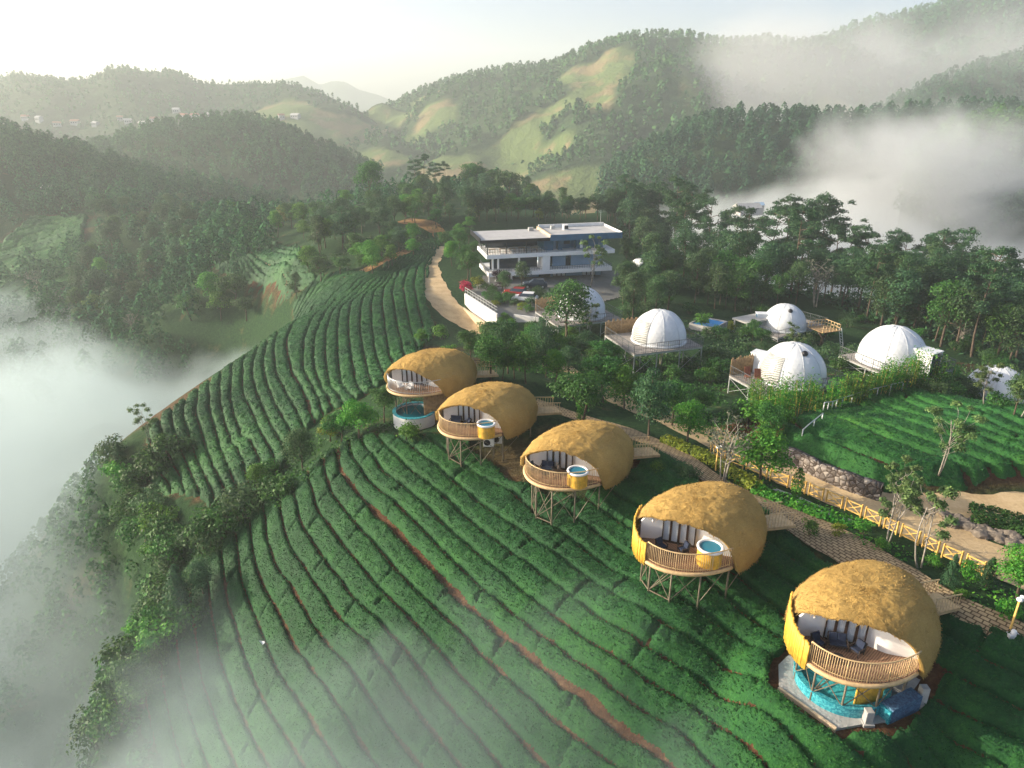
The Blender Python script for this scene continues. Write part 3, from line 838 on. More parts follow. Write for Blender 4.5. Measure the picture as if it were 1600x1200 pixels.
# ------------------------------------------------------------------ hills and mountains: real ridges at their own distance
def ridge(name, sil, t, foot, wf, wb, amp, nsc, step, seed, field=0.0, fsc=0.01, kind='structure', up=0.0, pw=1.2, spur=0.3):
    """ridge whose crest follows a skyline; sil = pixel polyline (or with own distance), foot = valley height"""
    P = []
    for s in sil:
        P.append(pt(s[0], s[1] + up, s[2] if len(s) > 2 else t))
    P = resample(np.array(P), step)
    n = len(P)
    us = np.concatenate([np.linspace(-1, 0, int(wf / step) + 1)[:-1], np.linspace(0, 1, int(wb / step) + 1)])
    m = len(us)
    d = P[:, :2] / np.linalg.norm(P[:, :2], axis=1, keepdims=True)
    W = np.where(us < 0, wf, wb)
    XY = P[:, None, :2] + d[:, None] * (us * W)[None, :, None]
    x, y = XY[..., 0], XY[..., 1]
    nz = fbm(x * nsc, y * nsc, octv=5, seed=seed)
    rg = 1 - np.abs(fbm(x * nsc * 0.7 + 31, y * nsc * 0.7, octv=4, seed=seed + 50))
    a = np.abs(us)[None, :] * np.ones((n, 1))
    prof = np.cos(np.clip(a + 0.12 * nz * sstep(0, .3, a), 0, 1) * math.pi / 2) ** pw
    z = foot + (P[:, 2:3] - foot) * prof
    z = z + amp * nz * sstep(0.02, 0.35, a) * (1 - sstep(.8, 1, a) * .5) + amp * spur * 2 * (rg - 0.7) * sstep(0.05, 0.4, a) + amp * 0.05 * fbm(x * nsc * 7, y * nsc * 7, octv=3, seed=seed + 9)
    z = np.where(a < 0.35, np.minimum(z, foot + (P[:, 2:3] - foot) * (1 - 0.3 * a)), z)
    V = np.stack([x, y, z], -1).reshape(-1, 3)
    I = np.arange(n * m).reshape(n, m)
    F = np.stack([I[:-1, :-1], I[1:, :-1], I[1:, 1:], I[:-1, 1:]], -1).reshape(-1, 4)
    me = mesh_np(name, V, F, smooth=True)
    fv = np.zeros(len(V))
    if field > 0:
        q = fbm(x * fsc, y * fsc, octv=2, seed=seed + 70)
        fv = (sstep(0.5 - field, 0.56 - field, q) * sstep(0.22, 0.34, a) * (us[None, :] < 0)).ravel()
    at_ = me.attributes.new('field', 'FLOAT', 'POINT'); at_.data.foreach_set('value', fv.astype(np.float32))
    o = tag(link(name, me, M['far']), kind=kind)
    return V.reshape(n, m, 3), us, fv.reshape(n, m)

HILLS = {}
HILLS['far_peaks'] = ridge('mountains', L('330,150 372,132 410,134 445,124 475,118 500,133 520,126 540,128 560,140 590,148 620,160 680,168'), 2300, -80, 300, 300, 18, .006, 14, 1)
HILLS['far_left'] = ridge('mountains', L('-520,150 -400,128 -300,118 -190,135 -60,128 0,122 20,115 60,120 110,126 140,122 170,108 195,105 230,112 250,112 275,112 310,130 350,132 400,131 440,128 480,137 520,153 560,175 590,200'), 900, -75, 420, 300, 22, .006, 9, 2, field=0.10, fsc=.008)
HILLS['hill2'] = ridge('hills', L('120,240 180,225 230,205 280,198 330,192 380,188 430,200 470,216 510,235 550,252 590,275'), 470, -75, 130, 160, 7, .016, 5, 3)
HILLS['big_right'] = ridge('mountains', [(520, 200, 980), (570, 185, 960), (620, 160, 950), (660, 142, 940), (700, 128, 930), (750, 116, 920), (800, 108, 900), (860, 104, 880), (900, 86, 860), (950, 68, 850), (1000, 57, 840), (1050, 58, 830), (1080, 56, 830), (1110, 66, 830), (1150, 68, 830), (1200, 64, 830), (1250, 70, 820), (1300, 66, 800), (1360, 90, 780), (1420, 130, 760)], 880, -78, 470, 300, 34, .0062, 8, 4, field=0.13, fsc=.0135, spur=0.5, pw=1.0)
HILLS['right_back'] = ridge('mountains', L('1200,90 1290,62 1340,40 1400,27 1450,14 1500,0 1560,-12 1640,-20 1850,-10'), 1000, -40, 300, 250, 25, .007, 10, 5)
HILLS['right_mid'] = ridge('hills', L('1330,150 1400,112 1450,92 1500,72 1560,50 1650,25 1850,10'), 720, -60, 180, 200, 18, .009, 7, 6)
HILLS['right_near'] = ridge('hills', L('1360,185 1400,160 1450,138 1500,116 1560,100 1660,70 1850,50'), 540, -70, 150, 160, 12, .012, 5, 7)
HILLS['pine_hill'] = ridge('hills', L('940,290 970,262 1000,245 1040,225 1080,205 1120,192 1170,188 1230,190 1290,192 1340,190 1400,186 1460,182 1520,180 1600,178 1700,176 1850,180'), 400, -80, 120, 150, 7, .018, 4, 8)
HILLS['right_bush'] = ridge('hills', L('1420,260 1460,225 1500,205 1550,195 1620,190 1720,185 1850,190'), 290, -70, 80, 90, 5, .025, 3, 9)
HILLS['field_near'] = ridge('hills', L('820,275 860,256 900,244 950,240 990,250 1020,262 1060,285'), 520, -80, 120, 120, 4, .012, 5, 10, field=0.7, fsc=.012)
HILLS['field_mid'] = ridge('hills', L('520,245 560,226 600,212 640,222 680,236 720,232 780,222 840,208 900,200 960,198 1020,196 1080,205'), 680, -80, 170, 160, 8, .009, 6, 11, field=0.42, fsc=.014)
HILLS['left_mid'] = ridge('hills', L('-500,215 -300,200 -80,205 0,212 60,225 120,240 180,232 240,240'), 600, -80, 120, 150, 6, .01, 6, 12, field=0.5)

# floor of the valleys, one sheet out to the skyline
ax2 = np.linspace(-3600, 3600, 90); ay2 = np.r_[np.linspace(-200, 600, 40), np.linspace(640, 5000, 50)]
gx, gy = np.meshgrid(ax2, ay2, indexing='ij')
zf = -88 + 5 * fbm(gx * .006, gy * .006, octv=4, seed=30)
m0 = (gx > -430) & (gx < 230) & (gy > -10) & (gy < 470)
zf = np.where(m0, -118, zf)
I = np.arange(gx.size).reshape(gx.shape)
me = mesh_np('valley_floor', np.stack([gx, gy, zf], -1).reshape(-1, 3), np.stack([I[:-1, :-1], I[1:, :-1], I[1:, 1:], I[:-1, 1:]], -1).reshape(-1, 4), True)
q = fbm(gx * .01, gy * .01, octv=3, seed=60).ravel()
at_ = me.attributes.new('field', 'FLOAT', 'POINT'); at_.data.foreach_set('value', sstep(0.0, .1, q).astype(np.float32))
tag(link('valley_floor', me, M['far']), kind='structure')

# ------------------------------------------------------------------ far woods that read as one mass
def forest(name, label, P, h, mat, seed, per=26, conic=0.0, csize=0.3, aspect=0.75, lowz=0.04):
    rng = np.random.default_rng(seed)
    n = len(P); h = np.broadcast_to(h, (n,)) * rng.uniform(0.7, 1.3, n)
    u = rng.uniform(0, 1, (n, per)); ang = rng.uniform(0, 2 * math.pi, (n, per))
    zz = lowz + (1 - lowz) * u ** 0.8
    prof = np.sin(np.clip((zz - lowz) / (1 - lowz), 0.02, 1) ** (0.75 - 0.25 * conic) * math.pi) ** .6 * (1 - conic) + conic * (1.05 - zz)
    rad = 0.33 * prof * np.sqrt(rng.uniform(.35, 1, (n, per)))
    x = P[:, 0:1] + h[:, None] * rad * np.cos(ang); y = P[:, 1:2] + h[:, None] * rad * np.sin(ang)
    z = P[:, 2:3] + h[:, None] * zz
    C = np.stack([x, y, z], -1).reshape(-1, 3)
    nr = np.stack([np.cos(ang), np.sin(ang), 0.3 + 1.2 * (zz - .4)], -1).reshape(-1, 3) + rng.normal(0, .35, (n * per, 3))
    V, F = leaf_cards(C, nr, (np.repeat(h, per) * csize * rng.uniform(.6, 1.3, n * per)), rng, aspect)
    o = tag(link(name, mesh_np(name, V, F, True), mat), label, 'woods', None, 'stuff')
    return o
def scatter(hill, dens_step, seed, umin=-1, umax=0.15, keep=None, nofield=True, thin=1.0):
    G, us, fv = HILLS[hill]
    rng = np.random.default_rng(seed)
    n, m, _ = G.shape
    ks = (us >= umin) & (us <= umax)
    P = G[:, ks].reshape(-1, 3); f = fv[:, ks].reshape(-1)
    step = np.linalg.norm(G[1, 0] - G[0, 0])
    num = int(len(P) * (step / dens_step) ** 2 * thin)
    k = rng.integers(0, len(P), num)
    ok = (f[k] < 0.3) if nofield else np.ones(num, bool)
    Q = P[k[ok]] + np.c_[rng.uniform(-.5, .5, (ok.sum(), 2)) * step, np.zeros(ok.sum()) - .4]
    if keep is not None:
        Q = Q[keep(Q)]
    return Q
def onscreen(Q, pad=240):
    t = Q[:, 1] * CP - Q[:, 2] * SP; u = Q[:, 1] * SP + Q[:, 2] * CP
    px = 800 + FPX * Q[:, 0] / t; py = 600 - FPX * u / t
    return (px > -pad) & (px < 1600 + pad) & (py > -pad) & (py < 1240)
FM = {}
FM['pine'] = mat_leaf('far_pine', (0.012, 0.042, 0.02), (0.026, 0.085, 0.038), (0.06, 0.145, 0.055), 0.05, 0.12, 0, 0.9, 0.04)
FM['mixed'] = mat_leaf('far_mixed', (0.013, 0.054, 0.022), (0.032, 0.112, 0.042), (0.078, 0.20, 0.064), 0.04, 0.12, 0, 0.9, 0.04)
FM['bright'] = mat_leaf('far_bright', (0.018, 0.058, 0.016), (0.04, 0.12, 0.028), (0.10, 0.21, 0.04), 0.03, 0.12, 0, 0.9, 0.04)
Q = scatter('pine_hill', 3.5, 1, -.85, .12, onscreen); forest('woods', 'dense pine wood covering the hill beyond the domes', Q, 8.8, FM['pine'], 1, 100, 0.3, 0.14, .6, .15)
Q = scatter('right_bush', 4.0, 2, -.95, .2, onscreen); forest('woods', 'bright bushy wood on the slope at the right edge', Q, 7.5, FM['bright'], 2, 130, 0.0, 0.12)
Q = scatter('right_near', 4.6, 3, -.9, .12, onscreen); forest('woods', 'wooded slope above the mist at the right edge', Q, 8, FM['mixed'], 3, 50, .1, .18)
Q = scatter('right_mid', 6.0, 4, -.8, .1, onscreen); forest('woods', 'hazy wooded ridge near the top right corner', Q, 8.5, FM['mixed'], 4, 24, .1, .28)
Q = scatter('right_back', 8, 5, -.7, .06, onscreen); forest('woods', 'misty wooded mountain at the top right corner', Q, 9, FM['mixed'], 5, 16, .1, .34)
Q = scatter('big_right', 7.0, 6, -.95, .05, onscreen); forest('woods', 'woods on the large hazy mountain behind the valley', Q, 7.5, FM['mixed'], 6, 16, .1, .36)
Q = scatter('hill2', 3.9, 7, -.95, .12, onscreen); forest('woods', 'hazy wood on the rounded hill behind the left ridge', Q, 7, FM['mixed'], 7, 50, .1, .18)
Q = scatter('far_left', 9, 8, -.95, .05, onscreen); forest('woods', 'faint woods on the far mountain under the bright sky', Q, 4.5, FM['mixed'], 8, 14, 0, .5)
Q = scatter('field_mid', 13, 9, -.95, .2, onscreen); forest('woods', 'tree groups between the pale valley fields', Q, 11, FM['mixed'], 9, 18, .2, .32)
Q = scatter('field_near', 13, 10, -.95, .2, onscreen); forest('woods', 'tree groups beside the light green field in the middle', Q, 9, FM['mixed'], 10, 60, .3, .18)
Q = scatter('left_mid', 12, 11, -.95, .2, onscreen); forest('woods', 'hazy trees along the pale field behind the left ridge', Q, 10, FM['mixed'], 11, 22, .2, .3)
# ------------------------------------------------------------------ trees: each kind is built once, its meshes shared by the copies
def clump_crown(rng, clumps, n, size, up=0.3, jit=0.6, shell=0.55):
    Cs = []; Ns = []; Ss = []
    vol = np.array([c[3] * c[4] for c in clumps]) ** 1.0
    cnt = np.maximum(8, (n * vol / vol.sum()).astype(int))
    for (x, y, z, r, rz), m in zip(clumps, cnt):
        d = rng.normal(0, 1, (m, 3)); d /= np.linalg.norm(d, axis=1, keepdims=True)
        d[:, 2] = np.where(d[:, 2] < -0.35, -d[:, 2], d[:, 2])
        q = rng.uniform(shell, 1.05, (m, 1))
        bump = 1 + 0.25 * fbm(d[:, 0:1] * 2.5 + x, d[:, 1:2] * 2.5 + y, d[:, 2:3] * 2.5 + z, octv=2, seed=3)
        P = d * q * bump * np.array([r, r, rz]) + np.array([x, y, z])
        Cs.append(P); Ns.append(d * 1.0 + rng.normal(0, jit, (m, 3)) + [0, 0, up]); Ss.append(rng.uniform(.6, 1.35, m) * size)
    return leaf_cards(np.concatenate(Cs), np.concatenate(Ns), np.concatenate(Ss), rng)
def trunk_mesh(name, paths, n=6):
    b = MB()
    for pts, rs in paths: b.tube(pts, rs, n)
    me = bpy.data.meshes.new(name); me.from_pydata(b.v, [], b.f)
    me.polygons.foreach_set('use_smooth', [True] * len(me.polygons)); me.update()
    return me
def bend(rng, a, b, k, n=5):
    a, b = np.array(a, float), np.array(b, float)
    t = np.linspace(0, 1, n)[:, None]
    o = rng.normal(0, k, 3)
    return a + (b - a) * t + o * np.sin(t * math.pi)

def proto_broad(seed, H=7.0, R=3.2, n=4200, leaf=0.26, base=0.28, nc=13, flat=0.75, tr=0.16, mat='broad', bark='bark'):
    rng = np.random.default_rng(seed)
    cl = []; paths = []
    top = np.array([rng.normal(0, .3), rng.normal(0, .3), H * 0.62])
    paths.append((bend(rng, (0, 0, -0.6), top, .15), np.linspace(tr, tr * .5, 5)))
    zc = H * (base + (1 - base) * .5); hz = H * (1 - base) * .5
    for i in range(nc):
        u = rng.uniform(-0.9, 1); a = rng.uniform(0, 6.283); w = math.sqrt(max(0.05, 1 - u * u)) * rng.uniform(.45, 1)
        r = R * rng.uniform(.30, .52)
        c = (math.cos(a) * w * (R - r * .6), math.sin(a) * w * (R - r * .6), zc + u * (hz - r * .5))
        cl.append((*c, r, r * flat))
        if i % 2 == 0:
            paths.append((bend(rng, top * rng.uniform(.5, 1), c, .2, 4), np.linspace(tr * .45, tr * .12, 4)))
    cl.append((0, 0, zc, R * .55, hz * .7))
    V, F = clump_crown(rng, cl, n, leaf)
    return trunk_mesh('trunk', paths), mesh_np('crown', V, F, True), mat, bark
def proto_pine(seed, H=13.0, R=2.6, n=6500, bare=0.5, mat='pine', leaf=0.24):
    rng = np.random.default_rng(seed)
    lean = rng.normal(0, .05, 2) * H
    tp = bend(rng, (0, 0, -.8), (lean[0], lean[1], H * .95), .45, 7)
    paths = [(tp, np.linspace(.17, .04, 7))]
    cl = []
    nb = 17
    for i in range(nb):
        u = bare + (.98 - bare) * rng.uniform(0, 1) ** .75
        c = np.array([np.interp(u, np.linspace(0, 1, 7), tp[:, k]) for k in range(3)])
        a = i * 2.4 + rng.normal(0, .5)
        rr = R * (0.25 + 0.8 * math.sin(math.pi * min(1, (1.1 - u) / (1.1 - bare)) ** .9)) * rng.uniform(.45, 1.1)
        e = c + np.array([math.cos(a) * rr, math.sin(a) * rr, rr * rng.uniform(.1, .6)])
        paths.append((bend(rng, c, e, .12, 3), [.05, .035, .018]))
        for k in range(2):
            q = c + (e - c) * rng.uniform(.6, 1.1) + rng.normal(0, .3, 3)
            r = rng.uniform(.55, 1.05)
            cl.append((*q, r, r * rng.uniform(.45, .75)))
    cl.append((lean[0], lean[1], H * .96, .8, .7))
    V, F = clump_crown(rng, cl, n, leaf, .3, .6, .3)
    return trunk_mesh('trunk', paths), mesh_np('crown', V, F, True), mat, 'bark'
def proto_sparse(seed, H=6.5, R=2.0, n=3000, leaf=0.21, mat='olive', bark='palebark', base=.3, multi=2):
    rng = np.random.default_rng(seed)
    paths = []; cl = []
    for s in range(multi):
        a0 = rng.uniform(0, 6.28)
        top = np.array([math.cos(a0) * R * .4, math.sin(a0) * R * .4, H * .75])
        paths.append((bend(rng, (math.cos(a0) * .1, math.sin(a0) * .1, -.5), top, .25), np.linspace(.075, .03, 5)))
        for i in range(9):
            u = rng.uniform(.35, 1); c0 = top * u; a = rng.uniform(0, 6.28)
            rr = R * rng.uniform(.4, 1)
            e = c0 + np.array([math.cos(a) * rr, math.sin(a) * rr, H * rng.uniform(.12, .3)])
            paths.append((bend(rng, c0, e, .12, 4), [.03, .022, .015, .008]))
            r = R * rng.uniform(.2, .34)
            cl.append((*e, r, r * .8))
    V, F = clump_crown(rng, cl, n, leaf, shell=.15)
    return trunk_mesh('trunk', paths, 5), mesh_np('crown', V, F, True), mat, bark
def proto_bush(seed, H=1.8, R=1.3, n=900, leaf=0.2, mat='bright'):
    rng = np.random.default_rng(seed)
    cl = [(0, 0, H * .45, R * .7, H * .5)]
    for i in range(8):
        a = rng.uniform(0, 6.28); w = rng.uniform(.3, .75)
        r = R * rng.uniform(.3, .5)
        cl.append((math.cos(a) * w * R, math.sin(a) * w * R, H * rng.uniform(.25, .75), r, r * .9))
    V, F = clump_crown(rng, cl, n, leaf)
    paths = [(bend(rng, (rng.normal(0, .1), rng.normal(0, .1), -.4), (math.cos(k * 2) * R * .4, math.sin(k * 2) * R * .4, H * .7), .05, 3), [.05, .035, .015]) for k in range(4)]
    return trunk_mesh('trunk', paths, 5), mesh_np('crown', V, F, True), mat, 'bark'
def proto_conifer(seed, H=5.0, R=2.0, n=2600, mat='pine', leaf=.26):
    rng = np.random.default_rng(seed)
    u = rng.uniform(0, 1, n) ** .8; a = rng.uniform(0, 6.28, n)
    rr = R * (1.02 - u) ** .7 * (0.72 + .28 * np.sin(a * 5 + u * 22)) * rng.uniform(.55, 1.05, n)
    C = np.c_[np.cos(a) * rr, np.sin(a) * rr, H * (.06 + .94 * u) + rng.normal(0, .1, n)]
    N = np.c_[np.cos(a), np.sin(a), np.full(n, .7)] + rng.normal(0, .4, (n, 3))
    V, F = leaf_cards(C, N, rng.uniform(.6, 1.4, n) * leaf, rng, .4)
    return trunk_mesh('trunk', [(bend(rng, (0, 0, -.5), (0, 0, H * .93), .05), np.linspace(.13, .03, 5))]), mesh_np('crown', V, F, True), mat, 'bark'
def proto_column(seed, H=3.0, R=.5, n=700, mat='bright', leaf=.2):
    rng = np.random.default_rng(seed)
    u = rng.uniform(0, 1, n); a = rng.uniform(0, 6.28, n)
    rr = R * np.sin(np.clip(u * .9 + .1, 0, 1) * math.pi) ** .6 * rng.uniform(.5, 1.1, n)
    C = np.c_[np.cos(a) * rr, np.sin(a) * rr, H * (.05 + .95 * u)]
    N = np.c_[np.cos(a), np.sin(a), np.full(n, .4)] + rng.normal(0, .5, (n, 3))
    V, F = leaf_cards(C, N, rng.uniform(.6, 1.3, n) * leaf, rng, .5)
    return trunk_mesh('trunk', [(bend(rng, (0, 0, -.4), (0, 0, H * .9), .03, 4), [.06, .05, .03, .015])]), mesh_np('crown', V, F, True), mat, 'bark'
def proto_bamboo(seed, H=4.5, R=1.1, canes=11, n=1300, mat='bright'):
    rng = np.random.default_rng(seed)
    paths = []; Cs = []; Ns = []
    for i in range(canes):
        a = rng.uniform(0, 6.28); r0 = R * math.sqrt(rng.uniform(0, 1)) * .7
        h = H * rng.uniform(.45, 1); lean = rng.uniform(.05, .3)
        b = np.array([math.cos(a) * r0, math.sin(a) * r0, -.3])
        e = np.array([math.cos(a) * (r0 + lean * h * .5), math.sin(a) * (r0 + lean * h * .5), h])
        p = bend(rng, b, e, .06, 5)
        paths.append((p, [.035, .032, .028, .02, .01]))
        m = n // canes
        t = rng.uniform(.35, 1.05, m)[:, None]
        Cs.append(b + (e - b) * t + rng.normal(0, .28, (m, 3))); Ns.append(rng.normal(0, .6, (m, 3)) + [0, 0, .6])
    C = np.concatenate(Cs)
    V, F = leaf_cards(C, np.concatenate(Ns), rng.uniform(.6, 1.4, len(C)) * .3, rng, .28)
    return trunk_mesh('canes', paths, 5), mesh_np('leaves', V, F, True), mat, 'cane'
def proto_palm(seed, H=3.0, n=12, mat='yellow'):
    rng = np.random.default_rng(seed)
    Vs = []; Fs = []; k = 0
    for i in range(n):
        a = i * 2.4 + rng.normal(0, .2); Lh = rng.uniform(1.0, 1.6)
        prev = None
        for s in range(6):
            t = s / 5; r = Lh * t; z = H * .75 + .9 * t * (1.6 - 1.5 * t) * rng.uniform(.9, 1.1)
            w = .28 * math.sin(math.pi * min(1, .12 + t * .88))
            c = np.array([math.cos(a) * r, math.sin(a) * r, z]); sd = np.array([-math.sin(a), math.cos(a), 0]) * w
            Vs += [c - sd, c + sd]
            if s: Fs.append((k - 2, k - 1, k + 1, k))
            k += 2
    return trunk_mesh('trunk', [(bend(rng, (0, 0, -.4), (0, 0, H * .77), .05, 4), [.12, .11, .1, .08])]), mesh_np('leaves', np.array(Vs), np.array(Fs), True), mat, 'palebark'

PROTO = {}
def proto(key, variants):
    PROTO[key] = variants
    for tm, cm, mt, bk in variants:
        tm.materials.append(M[bk]); cm.materials.append(M[mt])
proto('broad', [proto_broad(1), proto_broad(2, 7.5, 3.0, nc=15), proto_broad(3, 6.5, 3.4, nc=12, flat=.65)])
proto('bright', [proto_broad(11, 6.5, 3.0, mat='bright'), proto_broad(12, 6.0, 2.8, mat='bright', nc=11), proto_broad(13, 7, 2.8, mat='bright', nc=15)])
proto('yellow', [proto_broad(21, 5.0, 2.4, 2800, mat='yellow', base=.15), proto_broad(22, 5.0, 2.2, 2600, mat='yellow', base=.12)])
proto('dull', [proto_broad(31, 7.5, 2.8, 3800, mat='dull', nc=16), proto_broad(32, 8.5, 2.7, 4000, mat='dull', nc=17, base=.2)])
proto('pine', [proto_pine(41), proto_pine(42, 12, 2.4, bare=.5), proto_pine(43, 14, 2.8, bare=.38)])
proto('darkbroad', [proto_broad(51, 8.5, 3.4, 5200, mat='pine', nc=17, base=.2, leaf=.27), proto_broad(52, 9.5, 3.2, 5200, mat='pine', nc=18, base=.2, leaf=.27)])
proto('sparse', [proto_sparse(61), proto_sparse(62, 7.5, 1.8), proto_sparse(63, 6, 2.2, 2400)])
proto('slim', [proto_sparse(66, 6.5, 1.6, 4200, .2, 'olive', 'palebark', multi=3), proto_sparse(67, 6, 1.5, 3800, .2, 'olive', 'palebark', multi=2)])
proto('bare', [proto_sparse(71, 4.5, 1.6, 520, .2, 'grey', 'palebark', multi=4), proto_sparse(72, 6, 1.8, 420, .22, 'grey', 'palebark', multi=4)])
proto('bush', [proto_bush(81), proto_bush(82, 2.2, 1.4), proto_bush(83, 1.5, 1.5)])
proto('darkbush', [proto_bush(86, 2.2, 1.7, 1100, .22, 'broad'), proto_bush(87, 1.8, 1.5, 1000, .22, 'broad')])
proto('dullbush', [proto_bush(88, 2.2, 1.6, 1000, .2, 'dull')])
proto('conifer', [proto_conifer(91), proto_conifer(92, 6, 1.9)])
proto('column', [proto_column(95), proto_column(96, 2.4, .45)])
proto('bamboo', [proto_bamboo(101), proto_bamboo(102, 4, 1.2, 12, 1500)])
proto('redflower', [proto_bush(111, 2.6, 1.5, 900, .24, 'redleaf')])
proto('purple', [proto_broad(112, 4.0, 2.0, 1500, mat='purple', base=.15, leaf=.28)])
proto('yellowbush', [proto_bush(113, 2.2, 1.4, 800, .22, 'yellow')])
proto('palm', [proto_palm(115), proto_palm(116, 3.6, 11)])
TRNG = random.Random(5)
TREE_N = {}
def tree(kind, x, y, s, name, label, cat='tree', group=None, z=None, var=None, parts=True, sz=None, crown='crown', trunk='trunk'):
    vs = PROTO[kind]
    v = vs[TRNG.randrange(len(vs)) if var is None else var]
    z = tz(x, y) if z is None else z
    rz = TRNG.uniform(0, 6.283)
    sc = (s * TRNG.uniform(.9, 1.1), s * TRNG.uniform(.9, 1.1), (sz or s) * TRNG.uniform(.95, 1.05))
    r = thing(name, label, cat, (x, y, z), rz, group)
    r.scale = sc
    link(trunk, v[0], None, r); link(crown, v[1], None, r)
    TREE_N[kind] = TREE_N.get(kind, 0) + 1
    return r
def tree_px(kind, px, py, s, name, label, cat='tree', group=None, **kw):
    """a tree whose foot stands where the photograph shows it"""
    p = at(px, py)
    return tree(kind, p[0], p[1], s, name, label, cat, group, **kw)
def tree_top(kind, px, pytop, t, name, label, cat='tree', group=None, H=7.0, **kw):
    """a tree at a known distance, tall enough for its top to show at pytop"""
    d = ray(px, 400); d = d / d[1]
    p = ray(px, pytop) * t
    zg = tz(p[0], p[1])
    h = max(1.0, p[2] - zg)
    return tree(kind, p[0], p[1], h / H, name, label, cat, group, **kw)
# ------------------------------------------------------------------ the five thatched villas on stilts
SA, SAR, SB, SH = 4.58, 4.66, 3.14, 2.42          # shell half-lengths (front, rear), half-width, height
def shell_pt(th, ph, s=1.0):
    a = np.where(np.cos(th) > 0, SA, SAR)
    rho = np.abs(np.cos(ph)) ** 0.88
    taper = 1 - 0.10 * np.clip(-np.cos(th), 0, 1) ** 2
    x = a * rho * np.cos(th); y = SB * taper * rho * np.sin(th); z = SH * np.sin(ph)
    z = np.where(ph < 0, z * 1.1, z)
    return x * s, y * s, z * s
def shell_z(x, y, s=0.93):
    a = SA if x > 0 else SAR
    q = math.hypot(x / (a * s), y / (SB * s))
    if q >= 1: return 0.0
    c = q ** (1 / 0.88)
    return SH * s * math.sqrt(max(0, 1 - c * c))
def make_shell(seed, ks, vs):
    nt, npz = 260, 90
    th = np.linspace(-math.pi, math.pi, nt, endpoint=False)
    # lower edge of the thatch over the deck, read off the photograph: high on one side, sweeping down on the other
    ph0 = R(1) * np.interp(np.degrees(th), ks, vs)
    for _ in range(3): ph0 = (np.roll(ph0, 1) + 2 * ph0 + np.roll(ph0, -1)) / 4
    ph0 = ph0 + R(0.8) * fbm(th * 9, th * 0, octv=3, seed=seed)
    k = np.linspace(0, 1, npz)
    PH = ph0[:, None] + (R(90) - ph0)[:, None] * k[None]
    TH = np.broadcast_to(th[:, None], PH.shape)
    def surf(s, disp):
        x, y, z = shell_pt(TH, PH, s)
        if disp:
            n = 0.07 * fbm(x * .7 + seed * 7, y * .7, z * .7, octv=3, seed=seed) + 0.032 * fbm(x * 3, y * 3, z * 4, octv=4, seed=seed + 5)
            l = np.sqrt(x * x / 16 + y * y / 14 + z * z / 10) + 1e-6
            x, y, z = x + n * x / 16 / l * 4, y + n * y / 14 / l * 4, z + n * z / 10 / l * 3
        return np.stack([x, y, z], -1)
    A = surf(1.0, True); B = surf(0.93, False)
    I = np.arange(nt * npz).reshape(nt, npz); I2 = np.roll(I, -1, 0); o = nt * npz
    F1 = np.stack([I[:, :-1], I2[:, :-1], I2[:, 1:], I[:, 1:]], -1).reshape(-1, 4)
    F2 = F1[:, ::-1] + o
    F3 = np.stack([I2[:, 0], I[:, 0], I[:, 0] + o, I2[:, 0] + o], -1)
    V = np.concatenate([A.reshape(-1, 3), B.reshape(-1, 3)])
    F = np.concatenate([F1, F2, F3])
    rng = np.random.default_rng(seed)
    m = 4000                                                    # loose straws
    ti = rng.integers(0, nt, m); pi = (rng.uniform(0, 1, m) ** 1.3 * (npz - 4)).astype(int)
    pi[:500] = rng.integers(0, 2, 500)
    c = A[ti, pi]; dn = c - A[ti, pi + 2]; dn /= np.linalg.norm(dn, axis=1, keepdims=True) + 1e-9
    out = c / np.linalg.norm(c * [1, 1, 1.2], axis=1, keepdims=True)
    side = np.cross(out, dn); dn = dn * rng.normal(.25, .8, (m, 1)) + side * rng.normal(0, .9, (m, 1)); L_ = rng.uniform(.04, .11, (m, 1)); w = rng.uniform(.015, .035, (m, 1))
    b0 = c + out * .01; b1 = c + dn * L_ + out * rng.uniform(.02, .09, (m, 1))
    SV = np.stack([b0 - side * w, b0 + side * w, b1 + side * w * .4, b1 - side * w * .4], 1).reshape(-1, 3)
    SF = np.arange(4 * m).reshape(m, 4) + len(V)
    me = mesh_np('thatch_roof', np.r_[V, SV], np.r_[F, SF], True)
    me.materials.append(M['thatch']); me.materials.append(M['wallwhite'])
    mi = np.zeros(len(F) + len(SF), np.int32); mi[len(F1):len(F1) + len(F2)] = 1      # plastered inside
    me.polygons.foreach_set('material_index', mi)
    return me
_K = [-180, -72, -67, -64, -52, -38, -22, 4, 30, 53, 66, 74, 77.5, 81, 180]
_K2 = [-180, -56, -50, -46, -38, -24, -12, 5, 28, 48, 63, 73, 77, 81, 180]
SHELLS = {'a': make_shell(1, _K, [-13, -13, -4, 6, 26, 41, 50, 58, 58, 51, 41, 27, 10, -13, -13]),
          'b': make_shell(2, _K2, [-13, -13, -3, 6, 22, 38, 46, 55, 56, 50, 40, 27, 10, -13, -13]),
          'c': make_shell(3, _K2, [-13, -13, -3, 8, 22, 38, 45, 50, 50, 41, 28, 12, -3, -13, -13])}

